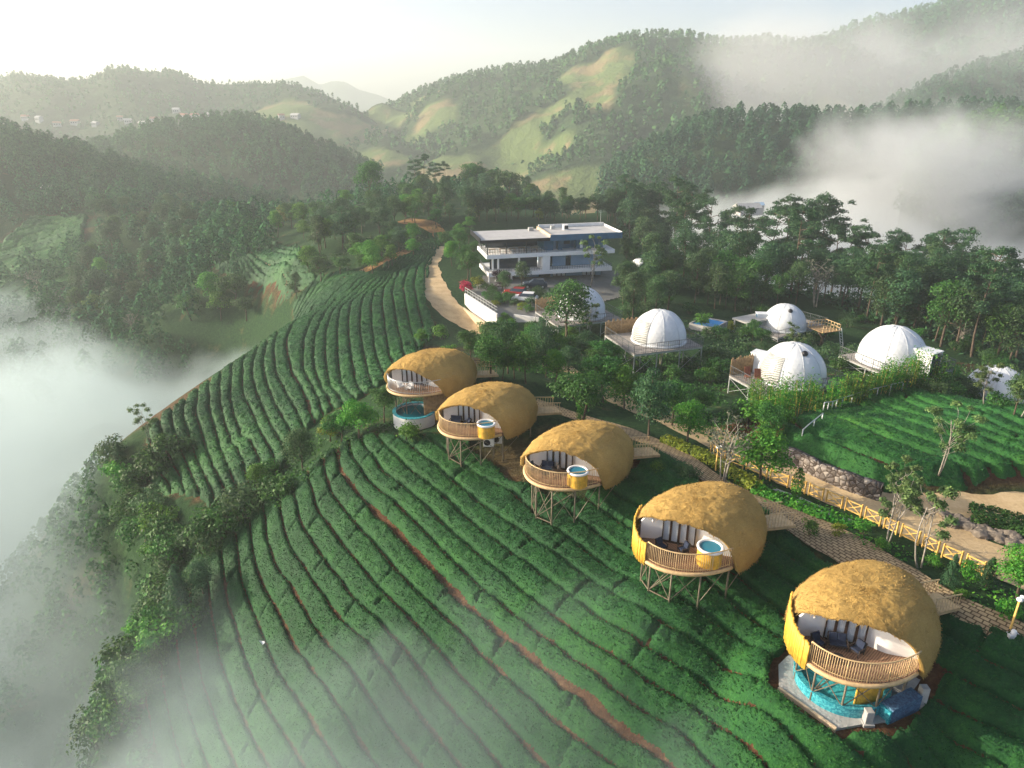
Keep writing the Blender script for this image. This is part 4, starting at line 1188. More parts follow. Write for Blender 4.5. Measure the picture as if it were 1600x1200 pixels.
DA, DB = 4.0, 2.92
def dpt(deg, s=1.0): return (DA * s * math.cos(R(deg)), DB * s * math.sin(R(deg)))
def local_to_world(c, x, y, ang):
    return c[0] + x * math.cos(ang) - y * math.sin(ang), c[1] + x * math.sin(ang) + y * math.cos(ang)
def villa(k, label, shell, screen, rail0, rail1, round_balcony=False):
    c = VILLA[k]; ang = VANG[k]
    root = thing('thatched_villa', label, 'villa', tuple(c), ang, 'thatched villas on stilts along the tea slope')
    link('thatch_roof', SHELLS[shell], None, root)
    # floor
    b = MB(); b.prism([dpt(d) for d in range(-90, 91, 5)] + [(-SAR * .93 * math.sin(R(q)), SB * .9 * math.cos(R(q))) for q in range(5, 176, 6)], -0.26, 0.0)
    b.build('deck', M['deck'], root)
    b = MB(); b.tube([(*dpt(d, 1.005), -0.12) for d in range(-72, 78, 4)], 0.11, 8); b.build('deck_edge', M['tanrail'], root)
    # white curved front wall
    V = []; F = []
    W = smooth_line(np.array([(2.72, -1.82), (2.5, -1.58), (1.92, -.98), (1.45, -.2), (.99, .58), (.9, 1.5), (.5, 2.15), (.1, 2.75)]), .12, 4)
    dW = np.gradient(W, axis=0); dW /= np.linalg.norm(dW, axis=1, keepdims=True); nW = np.c_[dW[:, 1], -dW[:, 0]]
    if nW[len(nW) // 2] @ np.array([.86, .5]) < 0: nW = -nW
    for (x, y), (nx_, ny_) in zip(W, nW):
        t = max(.12, shell_z(x - nx_ * .07, y - ny_ * .07) - .02)
        V += [(x, y, 0), (x, y, t), (x - nx_ * .14, y - ny_ * .14, t), (x - nx_ * .14, y - ny_ * .14, 0)]
    for i in range(len(W) - 1):
        p = i * 4; q = p + 4
        F += [(p, q, q + 1, p + 1), (p + 1, q + 1, q + 2, p + 2), (q + 3, p + 3, p + 2, q + 2)]
    MB().add(V, F, 0, False).build('front_wall', M['wallwhite'], root)
    # glazed doors with curtains, standing just in front of the wall
    nl = 4 if not round_balcony else 5
    e0, e1 = np.array((1.99, -.92)), np.array((1.12, .62))
    if round_balcony: e0, e1 = np.array((2.15, -1.1)), np.array((1.02, .9))
    dv = (e1 - e0) / np.linalg.norm(e1 - e0); nv = np.array((-dv[1], dv[0]))
    if nv @ np.array([.86, .5]) < 0: nv = -nv
    e0, e1 = e0 + nv * .07, e1 + nv * .07
    wl_ = np.linalg.norm(e1 - e0) / nl; ra = math.atan2(nv[1], nv[0])
    for i in range(nl):
        o0 = e0 + dv * wl_ * i; o1 = e0 + dv * wl_ * (i + 1); mid = (o0 + o1) / 2
        hd = min(2.1, min(shell_z(*o0), shell_z(*o1)) - .04)
        def P(u, n_, z): return (mid[0] + dv[0] * u + nv[0] * n_, mid[1] + dv[1] * u + nv[1] * n_, z)
        f = MB()
        for uu in (-wl_ / 2 + .03, wl_ / 2 - .03): f.box(P(uu, 0, hd / 2), (.07, .06, hd), ra)
        for zz in (.05, hd - .05): f.box(P(0, 0, zz), (.06, wl_ - .12, .1), ra)
        fr = f.build('door', M['frame'], root)
        Vc = []; Fc = []
        for j in range(33):
            uu = -wl_ / 2 + .06 + (wl_ - .12) * j / 32
            Vc += [P(uu, -.05 + .02 * math.sin(j * 1.6), .08), P(uu, -.05 + .02 * math.sin(j * 1.6), hd - .1)]
            if j: Fc.append((2 * j - 2, 2 * j, 2 * j + 1, 2 * j - 1))
        MB().add(Vc, Fc, 0, True).build('curtain', M['curtain'], fr)
        MB().box(P(0, .02, hd / 2), (.008, wl_ - .12, hd - .2), ra).build('pane', M['glass'], fr)
    # railing
    b = MB(); mt = M['tanrail'] if not round_balcony else M['galv']
    b.tube([(*dpt(d, .985), 1.05) for d in np.arange(rail0, rail1 + .1, 3)], 0.035, 6)
    b.tube([(*dpt(d, .985), .09) for d in np.arange(rail0, rail1 + .1, 3)], 0.02, 5)
    nb = int((rail1 - rail0) * .017 * 3.9 / (.13 if not round_balcony else .16))
    for i in range(nb + 1):
        d = rail0 + (rail1 - rail0) * i / nb
        b.tube([(*dpt(d, .985), 0.0), (*dpt(d, .985), 1.05)], .017 if i % 8 else .03, 4)
    b.build('railing', mt, root)
    # slatted bamboo screen at one end of the deck
    if screen:
        b = MB(); rr = random.Random(k)
        n = 40
        for i in range(n):
            d = screen[0] + (screen[1] - screen[0]) * i / (n - 1)
            x, y = dpt(d, 1.03 + rr.uniform(-.006, .006))
            t = i / (n - 1)
            z1 = screen[2] + (screen[3] - screen[2]) * t ** .8 + rr.uniform(-.05, .05)
            z0 = screen[4] + (screen[5] - screen[4]) * t + rr.uniform(-.05, .03)
            b.tube([(x, y, z0), (x * .995, y, z1)], .05, 5)
        b.build('bamboo_screen', M['bamboo'], root)
    # wall lamp
    b = MB(); b.lathe([(.02, 0), (.06, .03), (.07, .1), (.03, .15)], 10, (2.42, -1.28, 1.15)); b.build('wall_lamp', M['lampglass'], root)
    # stilts and braces
    st = [dpt(d, .86) for d in (-66, -38, -10, 20, 50)] + [dpt(82, .84), (0.2, -2.9), (0.4, 0.1), (-2.3, -2.4), (-2.5, 2.3), (-3.6, 0)]
    gz = []
    for x, y in st:
        wx, wy = local_to_world(c, x, y, ang)
        zg = tz(wx, wy) - c[2] - .3
        gz.append(zg)
        MB().tube([(x, y, -.2), (x, y, min(zg, -.6))], .05, 8).build('stilt', M['steel'], root)
    for i, j in ((0, 1), (1, 2), (2, 3), (3, 4), (4, 5), (0, 6), (5, 9), (6, 8), (2, 7)):
        a, d = st[i], st[j]
        za, zd = max(gz[i], -4.6) + .9, max(gz[j], -4.6) + .9
        b = MB()
        b.bar((*a, -.4), (*d, min(zd, -.9)), .034); b.bar((*a, min(za, -.9)), (*d, -.4), .034)
        if i < 3: b.bar((*a, min(za, -.9)), (*d, min(zd, -.9)), .045)
        b.build('brace', M['steel'], root)
    # footbridge to the path
    b = MB(); ba = R(160); bx, by = math.cos(ba), math.sin(ba)
    def Q(u, v, z): return (bx * u - by * v, by * u + bx * v, z)
    for i in range(13): b.box(Q(4.1 + i * .16, 0, -.10 - i * .02), (.14, 1.3, .05), ba)
    for s in (-1, 1):
        b.bar(Q(3.9, s * .6, -.2), Q(6.1, s * .6, -.45), .1)
        b.bar(Q(4.1, s * .62, .8), Q(6.0, s * .62, .5), .05)
        for i in range(9): b.bar(Q(4.15 + i * .22, s * .62, -.1 - i * .03), Q(4.15 + i * .22, s * .62, .8 - i * .035), .025)
    b.build('footbridge', M['tanrail'], root)
    return root
V_LAB = {5: 'largest and nearest thatched villa with a turquoise pool under its deck', 4: 'thatched villa with two dark chairs and a yellow screen beside its round tub',
         3: 'thatched villa in the middle of the five with dark sofa and round tub', 2: 'thatched villa with round tub just in front of the farthest one', 1: 'farthest thatched villa with white chairs on a round balcony above a pool'}
villa(5, V_LAB[5], 'a', (-66, -14, 1.35, .95, -.75, -.4), -14, 76)
villa(4, V_LAB[4], 'a', (-66, -6, 1.25, 1.0, -.4, -.3), -6, 76)
villa(3, V_LAB[3], 'b', None, -58, 76)
villa(2, V_LAB[2], 'b', None, -58, 76)
villa(1, V_LAB[1], 'c', None, -70, 78, round_balcony=True)

# round tubs standing on three of the decks
def hot_tub(k, px, py, label, rad=.62):
    c = VILLA[k]; q = pz(px, py, c[2] + 1.0); q = q + (np.array(c) - q) * np.array([.13, .13, 0])
    root = thing('hot_tub', label, 'hot tub', (q[0], q[1], c[2] + .005), VANG[k], 'round tubs on the villa decks')
    b = MB()
    for i in range(40):
        a = 2 * math.pi * i / 40
        b.box((rad * math.cos(a), rad * math.sin(a), .46), (.03, rad * .14, .92), a)
    b.build('slat_cladding', M['bamboo'], root)
    b = MB(); b.lathe([(rad - .08, .95), (rad - .08, 1.0), (rad - .04, 1.03), (rad + .06, 1.03), (rad + .08, .98), (rad + .06, .90), (rad - .04, .90), (rad - .08, .95)], 36, cap=False); b.build('rim', M['whitemetal'], root)
    b = MB(); b.lathe([(rad - .05, .03), (rad - .05, .91)], 32, cap=True); b.build('shell', M['whitemetal'], root)
    b = MB(); b.lathe([(rad - .07, .915), (rad - .07, .965)], 32); b.build('water', M['water_tub'], root)
hot_tub(4, 1113, 861, 'round tub on the deck with two dark chairs')
hot_tub(3, 903, 740.5, 'round tub on the deck with a dark sofa')
hot_tub(2, 759.5, 665.5, 'round tub on the deck of the villa just in front of the farthest')

# deck furniture, each where the photograph shows its feet
def deck_item(k, px, py, face, name, label, cat, build, group='seats on the villa decks'):
    c = VILLA[k]; q = pz(px, py, c[2])
    r = thing(name, label, cat, (q[0], q[1], c[2] + .005), R(face), group)
    build(r); r.scale = (.74,) * 3; return r
def armchair(w, fr, cu):
    def f(r):
        MB().box((0, 0, .36), (.55, w - .1, .13)).build('seat', M[cu], r, bevel=.03)
        mt = Matrix.Rotation(R(-14), 3, 'Y')
        n = max(1, round(w / .6))
        for i in range(n):
            MB().box((-.24, (i - (n - 1) / 2) * (w - .1) / n, .62), (.13, (w - .14) / n, .48), M=mt).build('back_cushion', M[cu], r, bevel=.03)
        b = MB(); b.box((0, 0, .27), (.62, w, .05)); b.box((-.32, 0, .54), (.05, w, .56), M=mt); b.build('frame', M[fr], r)
        for s in (-1, 1):
            b = MB(); b.box((.02, s * w / 2, .52), (.58, .06, .05)); b.bar((.26, s * w / 2, .52), (.29, s * w / 2, .27), .05); b.build('armrest', M[fr], r)
        for sx in (-.25, .27):
            for s in (-1, 1): MB().bar((sx, s * (w / 2 - .05), .27), (sx * 1.1, s * (w / 2 - .03), 0), .045).build('leg', M[fr], r)
    return f
def low_table(rad, mt):
    def f(r):
        MB().lathe([(rad * .96, .36), (rad, .38), (rad, .41), (rad * .97, .42)], 20).build('table_top', M[mt], r)
        for i in range(4):
            a = i * math.pi / 2 + .4
            MB().bar((rad * .6 * math.cos(a), rad * .6 * math.sin(a), .37), (rad * .8 * math.cos(a), rad * .8 * math.sin(a), 0), .04).build('leg', M[mt], r)
    return f
deck_item(5, 1277, 1010, -70, 'armchair', 'dark armchair at the screen end of the nearest villa deck', 'armchair', armchair(.66, 'rattan', 'navy'))
deck_item(5, 1307, 1011, -104, 'sofa', 'navy two-seat sofa on the nearest villa deck', 'sofa', armchair(1.1, 'rattan', 'navy'))
deck_item(5, 1338, 1021, -150, 'armchair', 'dark armchair right of the sofa on the nearest villa deck', 'armchair', armchair(.66, 'rattan', 'navy'))
deck_item(5, 1308, 1034, 0, 'low_table', 'low round table in front of the sofa behind the nearest railing', 'table', low_table(.32, 'rattan'))
deck_item(4, 1033, 859, -60, 'armchair', 'dark chair beside the yellow screen of the second villa', 'armchair', armchair(.62, 'rattan', 'navy'))
deck_item(4, 1067, 864, -160, 'armchair', 'dark chair near the round tub of the second villa', 'armchair', armchair(.62, 'rattan', 'navy'))
deck_item(4, 1048, 870, 0, 'low_table', 'low round table between the two dark chairs', 'table', low_table(.3, 'rattan'))
deck_item(3, 833, 736, -50, 'armchair', 'dark chair at the far left of the middle villa deck', 'armchair', armchair(.62, 'rattan', 'navy'))
deck_item(3, 855, 736, -105, 'sofa', 'dark two-seat sofa on the middle villa deck', 'sofa', armchair(1.15, 'rattan', 'navy'))
deck_item(3, 868, 740, -170, 'armchair', 'dark rattan chair between sofa and tub on the middle villa deck', 'armchair', armchair(.62, 'rattan', 'rattan'))
deck_item(3, 852, 746, 0, 'low_table', 'low round table in front of the sofa on the middle villa deck', 'table', low_table(.34, 'rattan'))
deck_item(2, 712, 663, -100, 'sofa', 'dark two-seat sofa on the deck in front of the farthest villa', 'sofa', armchair(1.15, 'rattan', 'navy'))
deck_item(2, 730, 666, -150, 'armchair', 'dark chair next to the tub in front of the farthest villa', 'armchair', armchair(.62, 'rattan', 'navy'))
deck_item(1, 626, 607, -60, 'armchair', 'pale chair left of its twin on the farthest round balcony', 'armchair', armchair(.66, 'wicker_white', 'wicker_white'))
deck_item(1, 641, 609, -120, 'armchair', 'pale chair nearer the roof edge on the farthest round balcony', 'armchair', armchair(.66, 'wicker_white', 'wicker_white'))

# plunge pool under the nearest villa
def pool_under(k, label, cx, cy_, rad, zs, wall_mat, wall_h, water, a0, a1, group='plunge pools under villas'):
    c = VILLA[k]
    root = thing('plunge_pool', label, 'pool', (c[0], c[1], c[2] + zs), VANG[k], group)
    ds = np.arange(a0, a1 + 1, 4)
    def ring(r0, r1, z0, z1, name, mt, full=False):
        V = []; F = []
        for d in ds:
            ca, sa = math.cos(R(d)), math.sin(R(d))
            for r, z in ((r1, z0), (r1, z1), (r0, z1), (r0, z0)): V.append((cx + r * ca, cy_ + r * sa, z))
        for i in range(len(ds) - 1):
            for q in range(4): F.append((i * 4 + q, i * 4 + (q + 1) % 4, i * 4 + 4 + (q + 1) % 4, i * 4 + 4 + q))
        F += [(0, 1, 2, 3), tuple(len(V) - 4 + q for q in (3, 2, 1, 0))]
        MB().add(V, F, 0, False).build(name, M[mt], root)
    ring(rad, rad + .22, .0, wall_h, 'pool_wall', wall_mat)
    ring(rad - .02, rad + .26, wall_h, wall_h + .06, 'coping', 'mosaic')
    poly = [(cx + (rad + .01) * math.cos(R(d)), cy_ + (rad + .01) * math.sin(R(d))) for d in ds]
    MB().prism(poly, .02, wall_h - .5).build('pool_floor', M['mosaic'], root)
    MB().prism([(cx + (p[0] - cx) * .995, cy_ + (p[1] - cy_) * .995) for p in poly], wall_h - .49, wall_h - .16).build('water', M[water], root)
    return root
c5 = VILLA[5]
pr = pool_under(5, 'turquoise curved plunge pool under the nearest villa', 1.4, 0.05, 1.85, -2.42, 'mosaic', .5, 'water_mosaic', -150, 110)
# inside face of the back wall of that pool catches the eye: tiled in mosaic
MB().box((-1.1, -.2, 1.05), (.2, 3.9, 2.1)).build('back_wall', M['mosaic_blue'], pr)
r5 = thing('concrete_slab', 'grey concrete slab under the nearest villa and its pool', 'slab', (c5[0], c5[1], c5[2] - 2.85), VANG[5])
MB().prism([(-2, -2.4), (2.4, -2.5), (3.75, -1.75), (4.1, 1.1), (3.0, 1.8), (2.0, 2.5), (-2, 2.6)], -.5, .43).build('slab', M['concrete'], r5)
MB().prism([(3.77, -1.75), (3.88, -1.78), (4.23, 1.1), (4.11, 1.1)], .1, .52).build('edge_kerb', M['beige'], r5)
r5 = thing('bamboo_wall', 'yellow bamboo wall under the right side of the nearest villa', 'bamboo wall', (c5[0], c5[1], c5[2]), VANG[5])
b = MB()
for i in range(34):
    t = i / 33
    x, y = 2.75 - 2.5 * t, 1.2 + 1.2 * t ** .8
    b.tube([(x, y, -2.0 if t < .5 else -1.35), (x, y, -.3)], .052, 5)
b.build('cane_panel', M['bamboo'], r5)
r5 = thing('pump_box', 'low blue mosaic tank right of the pool under the nearest villa', 'tank', (c5[0], c5[1], c5[2] - 2.6), VANG[5])
MB().box((1.05, 2.6, .45), (1.9, .6, .85), R(-18)).build('tank_body', M['mosaic_blue'], r5)
MB().box((2.02, 2.28, .4), (.12, .56, .75), R(-18)).build('tank_end', M['mosaic'], r5)
for (x, y, h, lb) in ((2.75, 1.85, .8, 'pale concrete footing at the pool corner of the nearest villa'), (-.1, 3.1, 1.1, 'pale concrete footing behind the blue tank of the nearest villa')):
    wx, wy = local_to_world(c5, x, y, VANG[5])
    MB_ = MB(); MB_.box((0, 0, h / 2), (.34, .34, h)); MB_.box((0, 0, .08), (.5, .5, .16))
    tag(MB_.build('footing', M['concrete'], None, (wx, wy, c5[2] - 2.55), .02), lb, 'footing', 'pale footings under the nearest villa')
# pool of the farthest villa
pool_under(1, 'teal plunge pool with white outer wall under the farthest villa', 2.6, 1.0, 1.55, -3.15, 'white', 1.3, 'water_teal', -170, 170)
c1 = VILLA[1]
r1 = thing('brick_wall', 'rough brown wall under the farthest villa', 'wall', (c1[0], c1[1], c1[2]), VANG[1])
b = MB()
for i in range(24): b.tube([(2.3 - i * .1, 2.1 + .02 * (i % 3) + i * .03, -3.0), (2.3 - i * .1, 2.1 + i * .03, -.26)], .06, 5)
b.build('pole_cladding', M['oldbamboo'], r1)
# machines under the second-farthest villa
c2 = VILLA[2]
for px, py, lb in ((764, 697, 'white air conditioner unit under the deck edge, nearer the deck front'), (778, 692, 'white air conditioner unit under the deck edge, farther under the thatch')):
    q = pz(px, py, -24.3)
    r = thing('air_conditioner', lb, 'air conditioner', tuple(q), R(-95), 'air conditioner units under a villa')
    MB().box((0, 0, .35), (.34, .8, .66)).build('casing', M['whitemetal'], r, bevel=.02)
    MB().tube([(.165, -.12, .36), (.19, -.12, .36)], .25, 16).build('fan_grille', M['black'], r)
    b = MB()
    for s in (-.3, .3): b.bar((0, s, .03), (0, s, -1.8), .05)
    b.build('bracket', M['steel'], r)
# ------------------------------------------------------------------ white dome tents on platforms
import bmesh
def dome(label, x, y, z, Rr, vent=None, panel=None, porch=None, flap=None, rz=0.0):
    root = thing('dome_tent', label, 'dome tent', (x, y, z), 0, 'white dome tents on platforms')
    bm = bmesh.new(); bmesh.ops.create_icosphere(bm, subdivisions=4, radius=Rr)
    zc = Rr * .17
    bmesh.ops.bisect_plane(bm, geom=bm.verts[:] + bm.edges[:] + bm.faces[:], plane_co=(0, 0, -zc), plane_no=(0, 0, 1), clear_inner=True)
    bmesh.ops.translate(bm, verts=bm.verts, vec=(0, 0, zc))
    bmesh.ops.rotate(bm, verts=bm.verts, cent=(0, 0, 0), matrix=Matrix.Rotation(.4 + rz, 3, 'Z'))
    for v in bm.verts:                                   # canvas sags a little between its struts
        n = float(fbm([v.co.x * .9 + x], [v.co.y * .9], [v.co.z * .9], octv=2, seed=4)[0])
        v.co += v.co.normalized() * n * .02 * Rr / 3
    me = bpy.data.meshes.new('canopy'); bm.to_mesh(me); bm.free()
    link('canopy', me, M['canvas'], root)
    b = MB()                                             # welded seams of the cover
    for k in range(10):
        a = k * math.pi / 5 + .3
        pts = [((Rr * 1.004) * math.cos(e) * math.cos(a), (Rr * 1.004) * math.cos(e) * math.sin(a), zc + Rr * 1.004 * math.sin(e)) for e in np.linspace(-.1, 1.5, 14)]
        b.tube(pts, .022, 4)
    b.build('seam', M['seam'], root)
    b = MB(); b.lathe([(Rr * .985, 0), (Rr * 1.04, 0), (Rr * 1.03, .22), (Rr * .99, .25)], 40, cap=False); b.build('skirt', M['canvas'], root)
    if vent:
        a, e = vent
        n = Vector((math.cos(e) * math.cos(a), math.cos(e) * math.sin(a), math.sin(e)))
        p = Vector((0, 0, zc)) + n * Rr
        MB().tube([p - n * .05, p + n * .16, p + n * .3], [.30, .30, .16], 12).build('vent_cap', M['black'], root)
    if panel:
        a0, half, e1 = panel
        V = []; F = []; nu, nv = 26, 14
        for i in range(nu):
            for j in range(nv):
                a = a0 - half + 2 * half * i / (nu - 1); e = -.12 + (e1 + .12) * j / (nv - 1)
                q = Rr * (1.012 + .004 * math.sin(i * 2.4))
                V.append((q * math.cos(e) * math.cos(a), q * math.cos(e) * math.sin(a), zc + q * math.sin(e)))
        for i in range(nu - 1):
            for j in range(nv - 1): F.append((i * nv + j, (i + 1) * nv + j, (i + 1) * nv + j + 1, i * nv + j + 1))
        MB().add(V, F, 0, True).build('window', M['drape'], root)
    if porch:
        a, w, h, Lp, dark = porch
        mt = Matrix.Rotation(a, 3, 'Z')
        b = MB()
        for s in (-1, 1): b.box(mt @ Vector((Rr * .8 + Lp / 2, s * w / 2, h / 2)), (Lp, .08, h), a)
        b.box(mt @ Vector((Rr * .8 + Lp / 2, 0, h + .04)), (Lp + .15, w + .12, .1), a)
        b.build('porch', M['canvas'], root)
        MB().box(mt @ Vector((Rr * .8 + Lp - .06, 0, h / 2)), (.06, w - .14, h - .05), a).build('porch_door', M[dark], root)
    return root
def rect_from(A, B, C, z):
    a, b, c = (pz(*q, z)[:2] for q in (A, B, C))
    u = c - b; w = np.linalg.norm(u); u /= w
    v = np.array([-u[1], u[0]])
    d = abs((a - b) @ v)
    return b, u, v, w, d
def platform(label, A, B, C, z, screen=False, jag=False, rail='darkrail'):
    """plank platform; B is its nearest corner, A the left and C the right one"""
    o, u, v, w, d = rect_from(A, B, C, z)
    ang = math.atan2(u[1], u[0])
    root = thing('platform', label, 'platform', (o[0], o[1], z), ang, 'platforms under the dome tents')
    b = MB()
    n = max(6, int(d / .42))
    for i in range(n):
        y = (i + .5) * d / n
        b.box((w / 2, y, -.04), (w, d / n - .035, .07))
    b.build('deck', M['greydeck'], root)
    b = MB()
    for y in (.05, d / 2, d - .05): b.box((w / 2, y, -.17), (w, .1, .18))
    for x in (.05, w - .05): b.box((x, d / 2, -.17), (.1, d - .2, .16))
    b.build('edge_beam', M['galv'], root)
    b = MB()
    sides = [((0, 0), (w, 0)), ((0, 0), (0, d)), ((w, 0), (w, d))]
    for (p, q) in sides:
        L_ = math.hypot(q[0] - p[0], q[1] - p[1]); m = int(L_ / .28)
        for zz, t in ((1.05, .045), (.55, .025), (.12, .03)): b.bar((*p, zz), (*q, zz), t)
        for i in range(m + 1):
            x, y = p[0] + (q[0] - p[0]) * i / m, p[1] + (q[1] - p[1]) * i / m
            b.bar((x, y, 0), (x, y, 1.05), .045 if i % 5 == 0 else .018)
    b.build('railing', M[rail], root)
    pts = []
    for i in range(4):
        for j in range(3): pts.append((w * i / 3, d * j / 2))
    for x, y in pts:
        wx, wy = o[0] + u[0] * x + v[0] * y, o[1] + u[1] * x + v[1] * y
        zg = min(tz(wx, wy) - z - .2, -.5)
        x2, y2 = min(max(x, .06), w - .06), min(max(y, .06), d - .06)
        MB().bar((x2, y2, -.24), (x2, y2, zg), .1).build('stilt', M['galv'], root)
    def zg_(x, y): return max(-3.5, min(tz(o[0] + u[0] * x + v[0] * y, o[1] + u[1] * x + v[1] * y) - z, -.8))
    for p, q in (((.06, .06), (w / 3, .06)), ((w * 2 / 3, .06), (w - .06, .06)), ((.06, .06), (.06, d / 2)), ((.06, d / 2), (.06, d - .06))):
        b = MB(); b.bar((*p, -.3), (*q, zg_(*q) + .2), .04); b.bar((*q, -.3), (*p, zg_(*p) + .2), .04); b.build('brace', M['galv'], root)
    if screen:
        b = MB(); rr = random.Random(7)
        n = int(w * .5 / .1)
        for i in range(n):
            x = .05 + i * .1
            h = (1.75 + rr.uniform(-.1, .3)) if not jag else 1.55 + .22 * ((i // 3) % 2) + rr.uniform(0, .12)
            b.tube([(x, d - .08, 0), (x + rr.uniform(-.02, .02), d - .08, h)], .045, 5)
        b.build('bamboo_screen', M['oldbamboo'], root)
    return root, o, u, v, w, d
def loc(P, fx, fy):
    root, o, u, v, w, d = P
    return o[0] + u[0] * w * fx + v[0] * d * fy, o[1] + u[1] * w * fx + v[1] * d * fy
def ang_to_cam(x, y): return math.atan2(-y, -x)

PL2 = platform('grey plank platform with a low jagged screen, second dome from the hotel', (945, 523), (991, 554), (1098, 541), -26.2, True, True)
x, y = loc(PL2, .58, .48); a = ang_to_cam(x, y)
dome('dome tent with curtained window standing in front of the blue pool', x, y, -26.19, 3.1, None, (a - .85, .42, .75))
PL3 = platform('grey plank platform with bamboo screen and red chairs on tall white legs', (1128, 588), (1203, 621), (1320, 601), -26.3, True)
x, y = loc(PL3, .56, .50); a = ang_to_cam(x, y)
dome('nearest dome tent with curtained window and black vent above yellow bamboo', x, y, -26.29, 3.25, (a + .55, 1.0), (a - .80, .48, .78), (a - 1.9, 1.3, 2.0, 1.5, 'navywall'))
for i, (fx, fy, lb) in enumerate(((.10, .72, 'red-brown folding chair nearer the bamboo screen'), (.16, .58, 'red-brown folding chair nearer the dome window'))):
    x, y = loc(PL3, fx, fy)
    r = thing('lounge_chair', lb, 'chair', (x, y, -26.26), a + .4, 'red-brown chairs by the nearest dome')
    mt = Matrix.Rotation(R(-22), 3, 'Y')
    MB().box((.1, 0, .38), (.6, .6, .06)).build('seat', M['redwood'], r)
    MB().box((-.33, 0, .78), (.06, .6, .95), M=mt).build('backrest', M['redwood'], r)
    for sx in (-.2, .35):
        for s in (-.26, .26): MB().bar((sx, s, .37), (sx * 1.2, s, 0), .05).build('leg', M['redwood'], r)
PL5 = platform('grey platform with wire railing under the right-hand dome', (1303, 556), (1398, 592), (1490, 577), -26.0)
x, y = loc(PL5, .47, .55); a = ang_to_cam(x, y)
dome('large dome tent with boxed dark-sided porch on its right', x, y, -25.99, 3.3, None, None, (a + 1.05, 1.7, 2.3, 2.0, 'glass_dark'))
PL1 = platform('platform with bamboo rail beside the hotel parking', (838, 486), (872, 510), (972, 498), -28.6, True)
x, y = loc(PL1, .55, .50); a = ang_to_cam(x, y)
dome('dome tent half hidden by a round tree in front of the hotel', x, y, -28.59, 3.4, (a + .30, 1.05))
PL4 = platform('platform with dark wire fence under the dome in front of the pines', (1180, 512), (1216, 528), (1292, 508), -31.0)
x, y = loc(PL4, .42, .55); a = ang_to_cam(x, y)
dome('dome tent with black vent beside a flat concrete canopy, below the pines', x, y, -30.99, 3.0, (a + .35, .95), None, (a - 1.3, 1.3, 2.0, 1.6, 'navywall'))
p = at(1552, 622); a = ang_to_cam(p[0], p[1])
dome('white dome speckled by foliage at the right edge of the tea field', p[0], p[1], p[2] + .1, 2.9)
# flat canopy beside the fourth dome
o, u, v, w, d = rect_from((1152, 496), (1168, 506), (1214, 497), -29.6)
r = thing('canopy', 'flat grey concrete canopy on white posts left of the fourth dome', 'canopy', (o[0], o[1], -29.6), math.atan2(u[1], u[0]))
MB().box((w / 2, d / 2, 0), (w, d, .22)).build('roof_slab', M['concrete'], r, bevel=.02)
for x, y in ((.3, .3), (w - .3, .3), (.3, d - .3), (w - .3, d - .3)): MB().bar((x, y, -.1), (x, y, -4), .16).build('post', M['white'], r)
MB().box((w - 1.2, .7, -1.6), (1.6, .1, 2.9)).build('wall', M['white'], r)
# timber look-out deck on a forked trunk
px_, py_ = 1287, 514
q = pz(px_, py_, -30.2)
r = thing('lookout_deck', 'pale timber look-out deck on a forked trunk with a ladder', 'look-out deck', tuple(q), .35)
b = MB()
for i in range(12): b.box((0, -1.4 + i * .255, 0), (3.0, .24, .08))
b.build('deck', M['oldbamboo'], r)
b = MB()
for (p0, p1) in (((-1.5, -1.45), (1.5, -1.45)), ((1.5, -1.45), (1.5, 1.45)), ((1.5, 1.45), (-1.5, 1.45))):
    for zz in (.45, .9): b.bar((*p0, zz), (*p1, zz), .07)
    for i in range(6):
        x = p0[0] + (p1[0] - p0[0]) * i / 5; y = p0[1] + (p1[1] - p0[1]) * i / 5
        b.bar((x, y, 0), (x, y, .95), .07)
b.build('railing', M['tanrail'], r)
b = MB(); gz_ = tz(q[0], q[1]) - q[2] - .4
b.tube([(0, 0, gz_), (.1, 0, gz_ * .5), (-.9, .2, -.05)], [.28, .22, .15], 8); b.tube([(.1, 0, gz_ * .5), (.9, -.2, -.05)], [.2, .14], 8)
b.build('trunk', M['bark'], r)
b = MB()
for s in (-.25, .25): b.bar((1.75 + .2, -1.0 + s, .3), (2.9, -1.4 + s, -4.0), .07)
for i in range(11): t = i / 10; b.bar((1.95 + .95 * t, -1.25 - .4 * t, .2 - 4.1 * t), (1.95 + .95 * t, -.75 - .4 * t, .2 - 4.1 * t), .05)
b.build('ladder', M['whitemetal'], r)
# blue swimming pool
o, u, v, w, d = rect_from((1098, 494), (1117, 513), (1137, 502), -29.8)
r = thing('swimming_pool', 'small raised bright blue swimming pool between two domes', 'swimming pool', (o[0], o[1], -29.8), math.atan2(u[1], u[0]))
b = MB()
for c_, s_ in (((w / 2, .1, -.5), (w, .2, 1.0)), ((w / 2, d - .1, -.5), (w, .2, 1.0)), ((.1, d / 2, -.5), (.2, d - .4, 1.0)), ((w - .1, d / 2, -.5), (.2, d - .4, 1.0)), ((w / 2, d / 2, -.9), (w - .4, d - .4, .2))): b.box(c_, s_)
b.build('basin', M['concrete'], r)
MB().box((w / 2, d / 2, -.3), (w - .41, d - .41, .3)).build('water', M['water_blue'], r)
b = MB()
for x, y in ((.2, .2), (w - .2, .2), (w / 2, .2)): b.box((x, y, -2.0), (.4, .3, 2.0))
b.build('plinth', M['white'], r)
